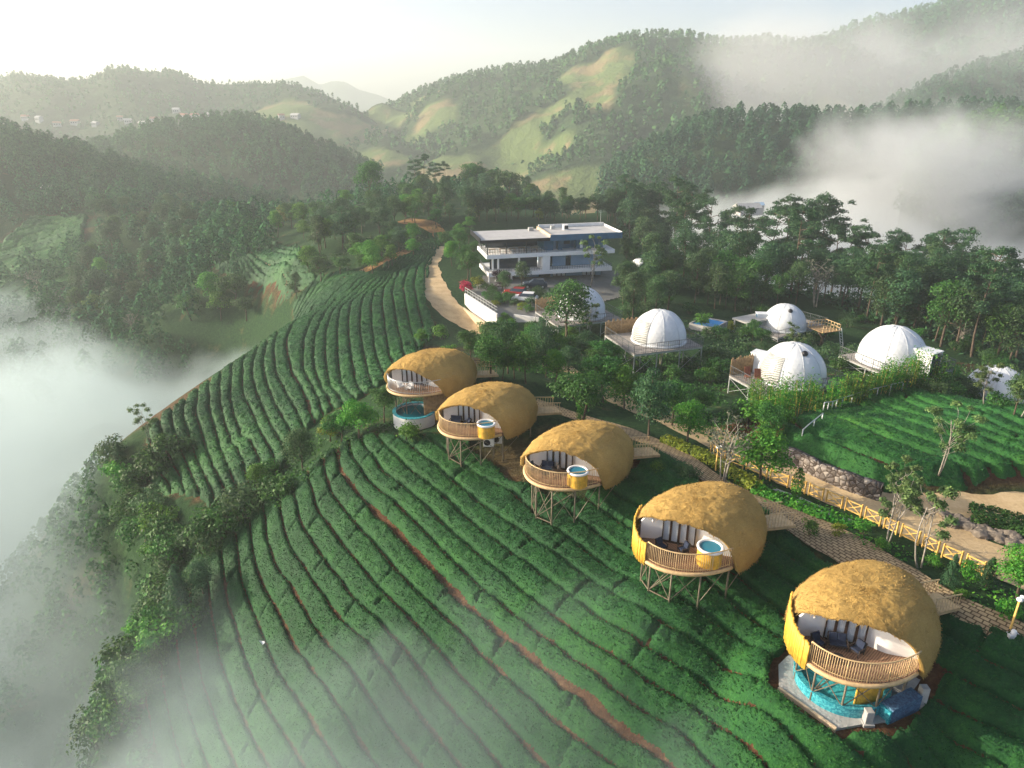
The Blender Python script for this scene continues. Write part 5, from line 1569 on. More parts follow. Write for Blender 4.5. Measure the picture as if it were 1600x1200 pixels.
# ------------------------------------------------------------------ three-storey hotel
HO = np.array([-4.5, 124.4]); HU = np.array([.973, .230]); HV = np.array([-.230, .973])
HANG = math.atan2(HU[1], HU[0])
hotel = thing('hotel', 'white and blue three-storey hotel with flat roofs', 'hotel', (HO[0], HO[1], -31.4), HANG)
Wd, Dp = 23.4, 7.0
Z1, Z2, Z3, ZT = 2.0, 5.2, 8.1, 8.9          # first slab, second slab, roof underside, roof top
def hb(name, mat, boxes, parent=hotel, bevel=0):
    b = MB()
    for (u0, u1, v0, v1, z0, z1) in boxes: b.box(((u0 + u1) / 2, (v0 + v1) / 2, (z0 + z1) / 2), (u1 - u0, v1 - v0, z1 - z0))
    return b.build(name, M[mat], parent, bevel=bevel)
# storeys: body set back behind the balconies
hb('ground_floor_wall', 'bluewall', [(5.6, 10.0, 1.5, Dp, -1.0, Z1 - .02), (12.3, 12.7, 1.5, Dp, -1.0, Z1 - .02), (15.2, 18.4, 1.5, Dp, -1.0, Z1 - .02), (21.0, 22.0, 1.5, Dp, -1.0, Z1 - .02), (12.7, 15.2, 1.5, 2.0, -1.0, .24), (18.4, 21.0, 1.5, 2.0, -1.0, .24), (10.0, 22.0, Dp - .3, Dp, -1, Z1 - .02)])
hb('lobby_glass', 'glass_dark', [(.6, 5.55, 3.0, 3.1, -.8, Z1 - .03)])
for u in (.25, 1.5, 4.4): hb('column', 'hotelwhite', [(u - .13, u + .13, -.9 + .3 * u / 4, -.64 + .3 * u / 4, -1.0, Z1 - .02)])
d = hb('entrance_door', 'glass_dark', [(10.02, 12.28, 1.8, 1.9, -.8, 1.85)])
hb('door_frame', 'black', [(10.0, 10.14, 1.6, 1.78, -.8, 1.95), (11.08, 11.22, 1.6, 1.78, -.8, 1.95), (12.16, 12.3, 1.6, 1.78, -.8, 1.95), (10.15, 12.15, 1.6, 1.78, 1.84, 1.95)], d)
for (u0, u1, cols) in ((12.72, 15.18, 3), (18.42, 20.98, 3)):
    w = hb('window', 'curtain', [(u0, u1, 1.75, 1.85, .3, 1.76)])
    fr = [(u0, u1, 1.6, 1.72, .24, .32), (u0, u1, 1.6, 1.72, 1.72, 1.8), (u0, u1, 1.6, 1.72, 1.35, 1.42)]
    for i in range(cols + 1):
        q = u0 + (u1 - u0) * i / cols
        fr.append((q - .06 if i else q, q + .06 if i < cols else q, 1.62, 1.71, .32, 1.72))
    hb('frame', 'frame', fr, w)
# first floor
hb('first_floor_glass', 'glass_dark', [(.9, 9.7, 1.6, 1.7, Z1 + .72, Z2 - .02)])
for u in (1.0, 2.0, 5.8): hb('column', 'hotelwhite', [(u - .15, u + .15, -.6, -.3, Z1 + .72, Z2 - .02)])
hb('white_pier', 'hotelwhite', [(9.85, 11.25, -1.45, 1.5, Z1 + .72, Z2 - .02)])
hb('first_floor_wall', 'bluewall', [(12.5, 15.0, 1.2, Dp, Z1 + .72, Z2 - .02), (16.0, 21.9, 1.2, Dp, Z1 + .72, Z2 - .02), (11.25, 21.9, 2.4, Dp - .1, Z1 + .72, Z2 - .03)])
hb('window', 'glass_dark', [(11.3, 12.45, 1.3, 1.4, Z1 + .75, Z2 - .1)]); hb('window', 'glass_dark', [(15.05, 15.95, 1.3, 1.4, Z1 + .75, Z2 - .1)])
# white balcony bands
hb('balcony_band', 'hotelwhite', [(0, Wd - .3, -1.5, Dp, Z1, Z1 + .72)], bevel=.03)
hb('balcony_band', 'hotelwhite', [(-.3, Wd, -1.6, Dp + .1, Z2, Z2 + .70)], bevel=.03)
# top floor: open restaurant on the left, navy walls on the right
hb('restaurant_back_wall', 'glass_dark', [(.8, 10.6, 5.0, 5.2, Z2 + .7, Z3 - .02)])
for (u, v) in ((-.05, -1.35), (3.4, -1.2), (7.0, -1.2), (-.05, 4.0)): hb('column', 'black', [(u - .08, u + .08, v - .08, v + .08, Z2 + .7, Z3 - .02)])
hb('top_floor_wall', 'navywall', [(10.6, 12.3, .2, Dp, Z2 + .7, Z3 - .02), (13.2, 14.0, .2, Dp, Z2 + .7, Z3 - .02), (16.6, 21.8, .2, Dp, Z2 + .7, Z3 - .02), (12.3, 16.6, 1.4, Dp, Z2 + .7, Z3 - .03)])
hb('window', 'glass_dark', [(14.6, 15.7, 1.25, 1.38, Z2 + 1.5, Z3 - .5)]); hb('door', 'bluewall', [(12.5, 13.1, 1.28, 1.38, Z2 + .72, Z3 - .7)])
hb('curtain_strip', 'curtain', [(17.3, 17.8, .05, .18, Z2 + .9, Z3 - .3)])
# railings
def rail(name, pts, z0, h, mat):
    b = MB()
    for p, q in zip(pts[:-1], pts[1:]):
        n = max(2, int(math.hypot(q[0] - p[0], q[1] - p[1]) / .45))
        for zz in (h, h * .5): b.bar((*p, z0 + zz), (*q, z0 + zz), .05)
        for i in range(n + 1):
            x, y = p[0] + (q[0] - p[0]) * i / n, p[1] + (q[1] - p[1]) * i / n
            b.bar((x, y, z0), (x, y, z0 + h), .035)
    b.build(name, M[mat], hotel)
rail('railing', [(-.1, Dp), (-.1, -1.45), (10.6, -1.45)], Z2 + .70, .95, 'darkrail')
rail('railing', [(.1, Dp - .3), (.1, -1.35), (9.8, -1.35)], Z1 + .72, .6, 'darkrail')
rail('railing', [(11.3, -1.35), (Wd - .45, -1.35), (Wd - .45, Dp - .3)], Z1 + .72, .6, 'darkrail')
# roofs
hb('left_roof', 'roofgrey', [(-1.4, 11.6, -2.0, Dp + .2, Z3 + .25, Z3 + .5)])
hb('roof_fascia', 'black', [(-1.4, 11.0, -2.12, -2.0, Z3 - .05, Z3 + .48), (-1.52, -1.4, -2.12, Dp + .2, Z3 + .05, Z3 + .85)])
hb('roof_edge', 'beige', [(11.05, 11.4, -2.1, Dp + .2, Z3 + .5, Z3 + .95)])
hb('right_roof', 'roofgrey', [(11.4, Wd + .9, -2.1, Dp + .2, Z3 + .45, Z3 + .62)])
hb('roof_parapet', 'navywall', [(11.0, Wd + 1.0, -2.25, -2.11, Z3 - .1, Z3 + .95)])
hb('roof_parapet', 'white', [(Wd + .9, Wd + 1.05, -2.1, Dp + .2, Z3 + .1, Z3 + 1.0), (11.4, Wd + .9, Dp + .45, Dp + .2, Z3 + .63, Z3 + 1.2)])
hb('soffit', 'navywall', [(-1.3, Wd + .9, -1.9, Dp + .4, Z3 - .02, Z3 + .1)])
r_ = hb('roof_hatch', 'white', [(15.4, 16.3, 4, 5, Z3 + .62, Z3 + 1.5)])
hb('hatch_opening', 'black', [(15.5, 16.2, 3.93, 3.99, Z3 + .8, Z3 + 1.4)], r_)
hb('roof_box', 'concrete', [(9.0, 9.9, 5.0, 5.8, Z3 + .5, Z3 + 1.1)]); hb('roof_box', 'concrete', [(13.3, 14.0, 5.2, 6.0, Z3 + .62, Z3 + 1.2)])
b = MB(); b.bar((Wd, 6.6, Z3 + .6), (Wd, 6.6, Z3 + 3.6), .05); b.bar((Wd - .3, 6.6, Z3 + 3.2), (Wd + .3, 6.6, Z3 + 3.2), .03); b.build('antenna', M['galv'], hotel)
# restaurant tables
def hw(u, v): return HO[0] + HU[0] * u + HV[0] * v, HO[1] + HU[1] * u + HV[1] * v
for i, u in enumerate((1.0, 2.9, 4.6, 6.4, 8.6)):
    x, y = hw(u, -.3 + .2 * (i % 2))
    r = thing('restaurant_table', 'pale timber table with stools behind the top balcony railing of the hotel', 'table', (x, y, -31.4 + Z2 + .7), HANG, 'tables on the open top floor of the hotel')
    MB().box((0, 0, .75), (1.1, .7, .06)).build('table_top', M['beige'], r)
    for sx in (-.48, .48):
        for sy in (-.28, .28): MB().bar((sx, sy, .73), (sx, sy, 0), .05).build('leg', M['redwood'], r)
# parking court and its white retaining wall
pa = [pz(px, py, z)[:2] for px, py, z in ((728, 458, -30.6), (778, 492, -30.9), (840, 497, -31.2), (965, 470, -31.3), (1035, 450, -31.6), (1040, 425, -31.7), (960, 425, -31.4), (760, 430, -31.0))]
pa = np.array(pa)
lo, hi = pa.min(0), pa.max(0)
gx, gy = np.meshgrid(np.arange(lo[0], hi[0], .8), np.arange(lo[1], hi[1], .8), indexing='ij')
X = np.stack([gx.ravel(), gy.ravel()], 1); okp = inside(X, pa)
I = np.arange(gx.size).reshape(gx.shape)
F = np.stack([I[:-1, :-1], I[1:, :-1], I[1:, 1:], I[:-1, 1:]], -1).reshape(-1, 4); F = F[okp[F].all(1)]
zp = np.maximum(T(X) + .12, -31.35)
tag(link('parking_court', mesh_np('parking_court', np.c_[X, zp], F, True), M['paving_grey']), kind='structure')
def wall_seg(name, label, P, Q, zt, zb, th, mat, cap=None, railh=0, cat='wall'):
    P, Q = np.array(P), np.array(Q)
    L_ = np.linalg.norm(Q - P); a = math.atan2(Q[1] - P[1], Q[0] - P[0])
    r = thing(name, label, cat, (P[0], P[1], zt), a)
    MB().add([(0, -th / 2, zb[0] - zt), (L_, -th / 2, zb[1] - zt), (L_, th / 2, zb[1] - zt), (0, th / 2, zb[0] - zt), (0, -th / 2, 0), (L_, -th / 2, 0), (L_, th / 2, 0), (0, th / 2, 0)],
             [(0, 3, 2, 1), (4, 5, 6, 7), (0, 1, 5, 4), (1, 2, 6, 5), (2, 3, 7, 6), (3, 0, 4, 7)]).build('wall', M[mat], r)
    if cap: MB().box((L_ / 2, 0, .03), (L_ + .1, th + .12, .1)).build('coping', M[cap], r)
    if railh:
        b = MB()
        for zz in (railh, railh * .55): b.bar((0, 0, zz), (L_, 0, zz), .06)
        for i in range(int(L_ / 1.1) + 1): b.bar((i * 1.1, 0, .08), (i * 1.1, 0, railh), .05)
        b.build('railing', M['galv'], r)
    return r
P0, P1 = pz(727, 458, -29.5)[:2], pz(777, 491, -29.6)[:2]
wall_seg('retaining_wall', 'white retaining wall with steel railing above the bend of the dirt road', P0, P1, -29.55, (-33.0, -34.0), .3, 'white', None, 1.0)
n_ = np.array([-(P1 - P0)[1], (P1 - P0)[0]]); n_ /= np.linalg.norm(n_)
if n_[0] > 0: n_ = -n_
wall_seg('low_wall', 'low beige wall at the foot of the white retaining wall', P0 + n_ * .9 - (P1 - P0) * .05, P1 + n_ * .9, -31.5, (-33, -34), .35, 'beige')
wall_seg('low_wall', 'low white wall below the parked red car', pz(803, 492, -31.0)[:2], pz(842, 497, -31.0)[:2], -30.9, (-33, -33), .25, 'white')
# cars
def car(label, px, py, z, rz, paint, cat='car', pickup=False, top=None, L_=4.3):
    q = pz(px, py, z)
    zz = max(tz(q[0], q[1]) + .13, -31.35) + .01
    r = thing('car', label, cat, (q[0], q[1], zz), rz, 'cars parked by the hotel')
    hw_ = .86; k = L_ / 4.3
    prof = [(-2.1, .35), (-2.12, .75), (-1.95, .95), (1.0, .98), (1.95, .82), (2.12, .62), (2.1, .35)]
    n = len(prof)
    V = [(x * k, s * hw_ * (1 if zq < .9 else .96), zq) for s in (-1, 1) for x, zq in prof]
    F = [tuple(range(n))[::-1], tuple(range(n, 2 * n))] + [(i, (i + 1) % n, n + (i + 1) % n, n + i) for i in range(n)]
    MB().add(V, F).build('body', M[paint], r, bevel=.05)
    cab = [(-1.75, .95), (-1.45, 1.45), (.25, 1.48), (1.05, .97)] if not pickup else [(-.55, .95), (-.5, 1.5), (.5, 1.5), (1.15, .97)]
    n = len(cab)
    V = [(x * k, s * hw_ * (.95 if zq < 1 else .78), zq) for s in (-1, 1) for x, zq in cab]
    F = [tuple(range(n))[::-1], tuple(range(n, 2 * n))] + [(i, (i + 1) % n, n + (i + 1) % n, n + i) for i in range(n)]
    MB().add(V, F).build('windows', M['glass_dark'], r, bevel=.03)
    x0, x1 = (cab[1][0] - .04) * k, (cab[2][0] + .06) * k
    MB().box(((x0 + x1) / 2, 0, 1.49 if not pickup else 1.52), (x1 - x0, hw_ * 1.5, .06)).build('roof', M[top or paint], r, bevel=.02)
    if pickup:
        MB().box((-1.35 * k, 0, .99), (1.3 * k, 1.45, .06)).build('load_bed', M['black'], r)
    for sx in (-1.3, 1.3):
        for s in (-1, 1):
            w = MB().tube([(sx * k, s * .72, .33), (sx * k, s * .90, .33)], .33, 16).build('wheel', M['rubber'], r)
            MB().tube([(sx * k, s * .89, .33), (sx * k, s * .915, .33)], .19, 12).build('rim', M['galv'], w)
    for s in (-1, 1): MB().box((2.06 * k, s * .62, .68), (.12, .36, .14)).build('headlight', M['lampglass'], r)
    return r
car('red car parked behind a white one below the hotel', 806, 468, -31.1, 2.9, 'carred')
car('white car with dark windows parked in front of the red one', 820, 475, -31.1, 2.95, 'carwhite')
car('dark car parked by the hotel entrance', 836, 455, -31.2, 3.1, 'carblue')
car('white pick-up with open load bed at the far end of the court', 999, 438, -31.6, -1.2, 'carwhite', pickup=True, L_=4.8)
# small sheds at the far end of the court
q = pz(1008, 427, -31.4)
r = thing('tarp_tent', 'small white rounded tarpaulin tent behind the white pick-up', 'tent', (q[0], q[1] + 3, tz(q[0], q[1] + 3)), .3)
b = MB(); V = []; F = []
for i in range(9):
    for j in range(6):
        a = math.pi * i / 8; V.append((2.0 * math.cos(a), -1.8 + 3.6 * j / 5, 2.2 * math.sin(a) ** .8 + .2))
for i in range(8):
    for j in range(5): F.append((i * 6 + j, i * 6 + j + 1, (i + 1) * 6 + j + 1, (i + 1) * 6 + j))
b.add(V, F, 0, True); b.build('cover', M['canvas'], r)
MB().add([(2 * math.cos(math.pi * i / 8), -1.8, 2.2 * math.sin(math.pi * i / 8) ** .8 + .2) for i in range(9)], [tuple(range(9))]).build('end_sheet', M['canvas'], r)
# ------------------------------------------------------------------ fences, walls and small things along the road
FENCE = [np.array(at(px, py)) for px, py in L('1112,712 1135,722 1163,733 1200,750 1233,763 1260,773 1287,784 1317,797 1347,811 1377,825 1403,838 1437,854 1467,870 1503,886 1538,903')]
fr = thing('timber_fence', 'yellow timber fence of crossed rails along the dirt road', 'fence', tuple(FENCE[0]))
f0 = FENCE[0]
for i, p in enumerate(FENCE):
    q = p - f0
    b = MB()
    d = (FENCE[min(i + 1, len(FENCE) - 1)] - FENCE[max(i - 1, 0)]); d[2] = 0; d /= np.linalg.norm(d)
    for s in (-.14, .14):
        b.bar((q[0] + d[0] * s, q[1] + d[1] * s, q[2] - .3), (q[0] + d[0] * s, q[1] + d[1] * s, q[2] + 1.0), .085)
    b.build('post', M['fencewood'], fr)
    if i:
        p0 = FENCE[i - 1] - f0
        e = (q - p0); e2 = e / np.linalg.norm(e) * .2
        a, c = p0 + e2, q - e2
        b = MB()
        for zz in (.88, .2): b.bar((a[0], a[1], a[2] + zz), (c[0], c[1], c[2] + zz), .065)
        m = (a + c) / 2
        b.bar((a[0], a[1], a[2] + .84), (c[0], c[1], c[2] + .24), .055); b.bar((a[0], a[1], a[2] + .24), (c[0], c[1], c[2] + .84), .05)
        b.build('rail_bay', M['fencewood'], fr)
# rubble wall under the right-hand tea field
W0 = smooth_line(np.array([at(px, py) for px, py in L('1190,706 1225,724 1260,741 1290,756 1320,768 1350,779 1372,785')])[:, :2], .35, 3)
n = len(W0); d = np.gradient(W0, axis=0); d /= np.linalg.norm(d, axis=1, keepdims=True); nn = np.c_[-d[:, 1], d[:, 0]]
V = []; F = []; hs = np.linspace(0, 1, 7); s = np.arange(n) * .35
for j, h in enumerate(hs):
    zz = T(W0) - .25 + h * (1.35 + .12 * fbm(s * .8, s * 0, octv=2, seed=3))
    o = (.08 * fbm(s * 2.2, s * 0 + j * 1.7, octv=3, seed=6)) + .25 * h
    V.append(np.c_[W0 + nn * o[:, None], zz])
zz = V[-1][:, 2]; V.append(np.c_[W0 + nn * .8, zz + .02])
V.append(np.c_[W0 + nn * .85, zz - 1.3])
m = len(V); V = np.stack(V, 1).reshape(-1, 3)
I = np.arange(n * m).reshape(n, m)
F = np.stack([I[:-1, :-1], I[1:, :-1], I[1:, 1:], I[:-1, 1:]], -1).reshape(-1, 4)
tag(link('rubble_wall', mesh_np('rubble_wall', V, F), M['rubble']), 'grey rubble stone wall holding up the tea field beside the road', 'stone wall')
# boulders under the clipped hedge between the two roads
def boulder(x, y, z, r, seed):
    bm = bmesh.new(); bmesh.ops.create_icosphere(bm, subdivisions=3, radius=1)
    rr = random.Random(seed); sc = Vector((rr.uniform(.8, 1.3), rr.uniform(.7, 1.1), rr.uniform(.55, .9))) * r
    for v in bm.verts:
        c = v.co; k = 1 + .28 * float(fbm([c.x * 1.3 + seed], [c.y * 1.3], [c.z * 1.3], octv=3, seed=2)[0])
        v.co = Vector((c.x * sc.x * k, c.y * sc.y * k, c.z * sc.z * k))
    me = bpy.data.meshes.new('boulder'); bm.to_mesh(me); bm.free()
    o = link('boulder', me, M['boulder'], None, (x, y, z)); o.rotation_euler = (0, 0, rr.uniform(0, 6))
    return tag(o, 'grey brown boulder in the rough stone bank below the clipped tea hedge', 'boulder', 'boulders banked up between the two dirt roads')
rr = random.Random(3)
for i in range(34):
    t = i / 33
    for k in range(1 + (i % 2)):
        p = at(1478 + 150 * t + rr.uniform(-5, 5), 805 + 58 * t + rr.uniform(-4, 7) + 9 * k)
        boulder(p[0], p[1], p[2] + .12, rr.uniform(.25, .5), i * 3 + k)
# clipped hedges made of many leaves
def hedge(name, label, pix, w, h, mat, leaf, dens, seed, lift=0.0, cat='hedge', wob=.25):
    rng = np.random.default_rng(seed)
    P = smooth_line(line_at(pix)[:, :2], .3, 3); d = np.gradient(P, axis=0); d /= np.linalg.norm(d, axis=1, keepdims=True); nn = np.c_[-d[:, 1], d[:, 0]]
    A = len(P) * .3 * (w + 2 * h)
    m = int(A * dens)
    k = rng.integers(0, len(P), m); a = rng.uniform(0, math.pi, m)
    q = rng.uniform(.8, 1.05, m) * (1 + wob * fbm(P[k, 0] * 1.1, P[k, 1] * 1.1, a, octv=2, seed=seed))
    off = np.sign(np.cos(a)) * np.abs(np.cos(a)) ** .6 * w / 2 * q; z = np.abs(np.sin(a)) ** .5 * h * q
    C = np.c_[P[k] + nn[k] * off[:, None] + d[k] * rng.uniform(-.2, .2, (m, 1)), T(P[k]) + z + lift]
    N = np.c_[nn[k] * np.cos(a)[:, None], np.sin(a) + .2] + rng.normal(0, .5, (m, 3))
    V, F = leaf_cards(C, N, rng.uniform(.6, 1.3, m) * leaf, rng)
    # twiggy inside so that no light leaks through
    o = link(name, mesh_np(name, V, F, True), M[mat])
    return tag(o, label, cat)
hedge('clipped_hedge', 'thick dark green clipped tea hedge between the two dirt roads', L('1518,812 1545,818 1575,828 1610,838 1650,850'), 2.1, 1.0, 'broad', .2, 170, 4)
hedge('clipped_hedge', 'low bright hedge beside the paved path near the bare grey tree', L('1040,693 1075,708 1105,722 1130,735 1160,756 1180,770'), 1.1, .7, 'yellow', .2, 120, 5)
hedge('clipped_hedge', 'low dark hedge curving along the paved path above the second villa', L('1180,772 1215,785 1250,797 1290,812 1325,822'), 1.2, .6, 'bright', .2, 130, 6)
# path lamps
def lamp(px, py, label):
    p = at(px, py)
    r = thing('path_lamp', label, 'lamp', tuple(p), .4, 'white-topped timber path lamps')
    MB().bar((0, 0, -.2), (0, 0, 1.72), .08).build('post', M['fencewood'], r)
    b = MB(); b.lathe([(.05, 1.72), (.13, 1.76), (.15, 1.83), (.1, 1.9), (.02, 1.93)], 14); b.build('lamp_head', M['lampglass'], r)
    b = MB(); b.bar((0, 0, 1.7), (.35, .1, 1.75), .05); b.lathe([(.04, 0), (.12, .03), (.12, .12), (.04, .16)], 10, (.38, .1, 1.68)); b.build('side_light', M['lampglass'], r)
lamp(1118, 735, 'white-topped timber lamp beside the bare grey tree')
lamp(1578, 985, 'white-topped timber lamp at the right edge below the dirt road')
p = at(1581, 998)
b = MB(); b.box((0, 0, .15), (.5, .3, .3)); b.lathe([(.12, .3), (.16, .34), (.1, .5)], 10)
tag(b.build('spotlight', M['whitemetal'], None, tuple(p), .02), 'small white floodlight at the end of the paved path', 'floodlight')
# pale pipe fence along the tea field
def pipe_fence(label, pix, h, gap, zoff=0.0, mat='galv'):
    P = smooth_line(np.array([at(*q) for q in pix])[:, :2], .5, 2); z = T(P) + zoff
    r = thing('pipe_fence', label, 'fence', (P[0][0], P[0][1], z[0])); o = np.array([P[0][0], P[0][1], z[0]])
    Q = np.c_[P, z] - o
    MB().tube([(*q[:2], q[2] + h) for q in Q[::2]] + [(*Q[-1][:2], Q[-1][2] + h)], .045, 6).build('top_rail', M[mat], r)
    k = int(gap / .5)
    for q in Q[::k]: MB().tube([(*q[:2], q[2] - .3), (*q[:2], q[2] + h)], .045, 6).build('post', M[mat], r)
pipe_fence('pale pipe fence between the bamboo and the tea field', L('1285,648 1310,640 1340,630 1375,622 1408,614'), 1.15, 1.5)
pipe_fence('short leaning pipe fence at the near corner of the tea field', L('1252,688 1268,675 1283,662'), .9, 1.5)
pipe_fence('thin pipe fence along the far side of the tea field', L('1415,612 1470,608 1530,618 1575,628'), 1.1, 2.0, mat='darkrail')
# pale stone edging beside the path
strip('gravel_border', L('1210,765 1240,778 1270,792 1300,805 1330,815'), [.5, 1.2, 1.3, .9, .5], M['concrete'], .07, seed=31)
# far village
from mathutils.bvhtree import BVHTree
def hill_hit(key, px, py):
    G = HILLS[key][0]; n, m, _ = G.shape
    I = np.arange(n * m).reshape(n, m)
    F = np.stack([I[:-1, :-1], I[1:, :-1], I[1:, 1:], I[:-1, 1:]], -1).reshape(-1, 4)
    t = hill_hit.c.setdefault(key, BVHTree.FromPolygons(G.reshape(-1, 3).tolist(), F.tolist()))
    d = Vector(ray(px, py)).normalized()
    return t.ray_cast(Vector((0, 0, 0)), d)[0]
hill_hit.c = {}
def house(p, w, d, h, rz, roof, name='house', label='', group=None, wall='roofgrey'):
    r = thing(name, label, 'house', tuple(p), rz, group)
    MB().box((0, 0, h / 2 - 1), (w, d, h + 2)).build('wall', M[wall], r)
    b = MB(); b.add([(-w * .56, -d * .58, h), (w * .56, -d * .58, h), (w * .56, d * .58, h), (-w * .56, d * .58, h), (-w * .56, 0, h + d * .3), (w * .56, 0, h + d * .3)],
                    [(0, 1, 5, 4), (2, 3, 4, 5), (0, 4, 3), (1, 2, 5), (0, 3, 2, 1)])
    b.build('roof', M[roof], r)
    b = MB()
    for x in (-w * .3, 0, w * .3): b.box((x, -d / 2 - .02, h * .55), (w * .14, .06, h * .35))
    b.build('window', M['glass_dark'], r)
rr = random.Random(8)
for i, (px, py) in enumerate(L('40,186 62,190 118,194 150,196 188,188 200,192 240,190 276,176 288,184 300,190 305,186 330,182 440,186 462,184 90,196 224,196')):
    p = hill_hit('far_left', px, py) or hill_hit('left_mid', px, py)
    if p is None: continue
    house(p, rr.uniform(5, 9), rr.uniform(5, 6), rr.uniform(2.2, 4), rr.uniform(-.5, .5), 'rooftile' if i % 2 == 0 else 'roofgrey', label='tiny pale village house at the foot of the far left mountain', group='village houses at the foot of the far mountain')
for i, px in enumerate((1012, 1022, 1033, 1041)):
    p = hill_hit('field_near', px - 12, 246) or hill_hit('field_mid', px, 210) or hill_hit('big_right', px, 205)
    if p: house(p, 8, 5, 2.6, rr.uniform(-.2, .2), 'roofgrey', label='low white shed in a row on the far field', group='row of white sheds on the far field')
# building half lost in the mist
q = pt(1168, 322, 250); zg = max(tz(q[0], q[1]), -85)
house((q[0], q[1], q[2] - 1), 8, 5, .6, .25, 'roofgrey', label='pale low building just showing out of the mist below the pine hill')
q = pt(1186, 318, 262)
house((q[0], q[1], q[2] - 2), 3, 3, 1.6, .1, 'bluewall', label='small house with blue roof in the mist below the pine hill')
p = at(77, 302)
house((p[0], p[1], p[2]), 4.5, 3.5, 2.2, .3, 'roofgrey', label='tiny pale hut among the trees of the left ridge')
# bits of white litter in the tea
for (px, py) in ((410, 1013),):
    p = at(px, py)
    b = MB(); b.add([(0, 0, .55), (.2, .05, .6), (.28, -.1, .57), (.15, -.2, .5), (-.12, -.05, .66), (-.2, .1, .6), (.03, .15, .52)], [(0, 1, 2, 3), (0, 3, 4), (0, 4, 5), (0, 5, 6), (0, 6, 1)])
    tag(b.build('white_cloth', M['canvas'], None, tuple(p)), 'small white cloth lying on the misty tea rows', 'cloth')
# ------------------------------------------------------------------ planting: every tree stands where the photograph shows one
rr = random.Random(21)
def belt(items, name, label, cat='tree', group=None):
    pass
G_HILL = 'trees on the knoll behind the hotel'
G_BELT = 'trees on the dark slope behind the domes'
G_PINE = 'tall pines along the edge of the mist'
G_MID = 'trees between the villas and the domes'
G_HEDGE = 'shrubs along the gully between the tea fields'
G_VAL = 'trees in the left valley'
G_RIDGE = 'trees on the dark left ridge'
# -- scatter inside pixel polygons: feet on the ground, spaced apart
def scatter_px(poly, n, kinds, smin, smax, name, labels, group, mind=9, seed=1, cat='tree', z=None, yscale=1.0, **kw):
    poly = np.array(poly, float); r = random.Random(seed); pts = []
    lo, hi = poly.min(0), poly.max(0); tries = 0
    while len(pts) < n and tries < n * 60:
        tries += 1
        q = (r.uniform(lo[0], hi[0]), r.uniform(lo[1], hi[1]))
        if not inside(np.array([q]), poly)[0]: continue
        if any(((q[0] - p[0]) ** 2 + ((q[1] - p[1]) * 2.0) ** 2) < mind ** 2 for p in pts): continue
        pts.append(q)
    pts.sort(key=lambda q: q[1])
    for q in pts:
        p = at(*q)
        if p is None: continue
        k = r.choices([a for a, _ in kinds], [w for _, w in kinds])[0]
        tree(k, p[0], p[1], r.uniform(smin, smax), name.get(k, 'tree') if isinstance(name, dict) else name, labels[k] if isinstance(labels, dict) else labels, cat, group, **kw)
NM = {'broad': 'broadleaf_tree', 'bright': 'broadleaf_tree', 'darkbroad': 'evergreen_tree', 'dull': 'broadleaf_tree', 'yellow': 'broadleaf_tree', 'pine': 'pine_tree', 'sparse': 'slender_tree', 'bare': 'bare_tree', 'bush': 'shrub', 'darkbush': 'shrub', 'dullbush': 'shrub'}
def LB(place): return {'broad': 'green leafy tree ' + place, 'bright': 'bright green leafy tree ' + place, 'darkbroad': 'dense dark green tree ' + place, 'dull': 'dull olive green tree ' + place, 'yellow': 'yellow green tree ' + place,
                       'pine': 'pine with bare lower trunk ' + place, 'sparse': 'slender sparse tree ' + place, 'bare': 'leafless grey tree ' + place, 'bush': 'bright leafy shrub ' + place, 'darkbush': 'dark leafy shrub ' + place, 'dullbush': 'dull green shrub ' + place}
# knoll behind the hotel and left of it
scatter_px(L('560,345 640,300 760,300 900,310 960,330 990,370 960,352 860,345 740,350 690,360 640,355 560,390 500,400 480,370'), 74, [('broad', 4), ('bright', 3), ('darkbroad', 3), ('dull', 3), ('yellow', 1)], .65, 1.05, NM, LB('on the knoll behind the hotel'), G_HILL, 13, 1)
scatter_px(L('340,345 420,330 520,300 560,330 540,390 480,400 440,375 380,368'), 26, [('broad', 3), ('bright', 3), ('darkbroad', 2), ('yellow', 1.2)], .75, 1.15, NM, LB('at the left foot of the knoll'), 'trees at the left foot of the knoll', 13, 2)
scatter_px(L('540,400 600,385 650,375 660,395 600,425 560,445 530,440'), 15, [('broad', 3), ('bright', 3), ('darkbroad', 2)], .55, .85, NM, LB('above the top of the spur field'), 'trees above the top of the spur field', 12, 3)
scatter_px(L('690,395 735,360 745,420 735,445 715,450 700,440'), 12, [('broad', 3), ('bright', 4)], .55, .8, NM, LB('between the dirt road and the hotel'), 'trees between the dirt road and the hotel', 10, 4)
scatter_px(L('735,354 850,348 965,348 1000,368 985,338 850,332 735,336'), 24, [('broad', 3), ('darkbroad', 3), ('dull', 3), ('bright', 1)], .6, .9, NM, LB('close behind the hotel'), 'trees close behind the hotel', 9, 35)
scatter_px(L('745,450 800,458 840,462 850,478 800,482 770,478 750,465'), 18, [('darkbush', 3), ('dullbush', 3), ('bush', 1), ('dull', .6)], .5, .85, NM, LB('in the hotel garden'), 'planting in the hotel garden', 7, 36)
# dark slope behind the domes
BELT = L('960,345 1010,310 1060,330 1150,350 1200,370 1260,400 1340,440 1420,450 1500,470 1600,490 1600,580 1500,560 1440,530 1340,500 1290,480 1240,470 1150,470 1100,450 1040,430 1010,410 980,400')
scatter_px(BELT, 160, [('darkbroad', 5), ('dull', 3.5), ('broad', 2.5), ('pine', 1.2)], .95, 1.35, NM, LB('on the slope behind the domes'), G_BELT, 9.5, 5)
scatter_px(L('985,290 1040,285 1060,320 1010,330'), 8, [('darkbroad', 3), ('broad', 2)], .9, 1.2, NM, LB('at the head of the slope behind the domes'), 'trees at the head of the slope behind the domes', 14, 6)
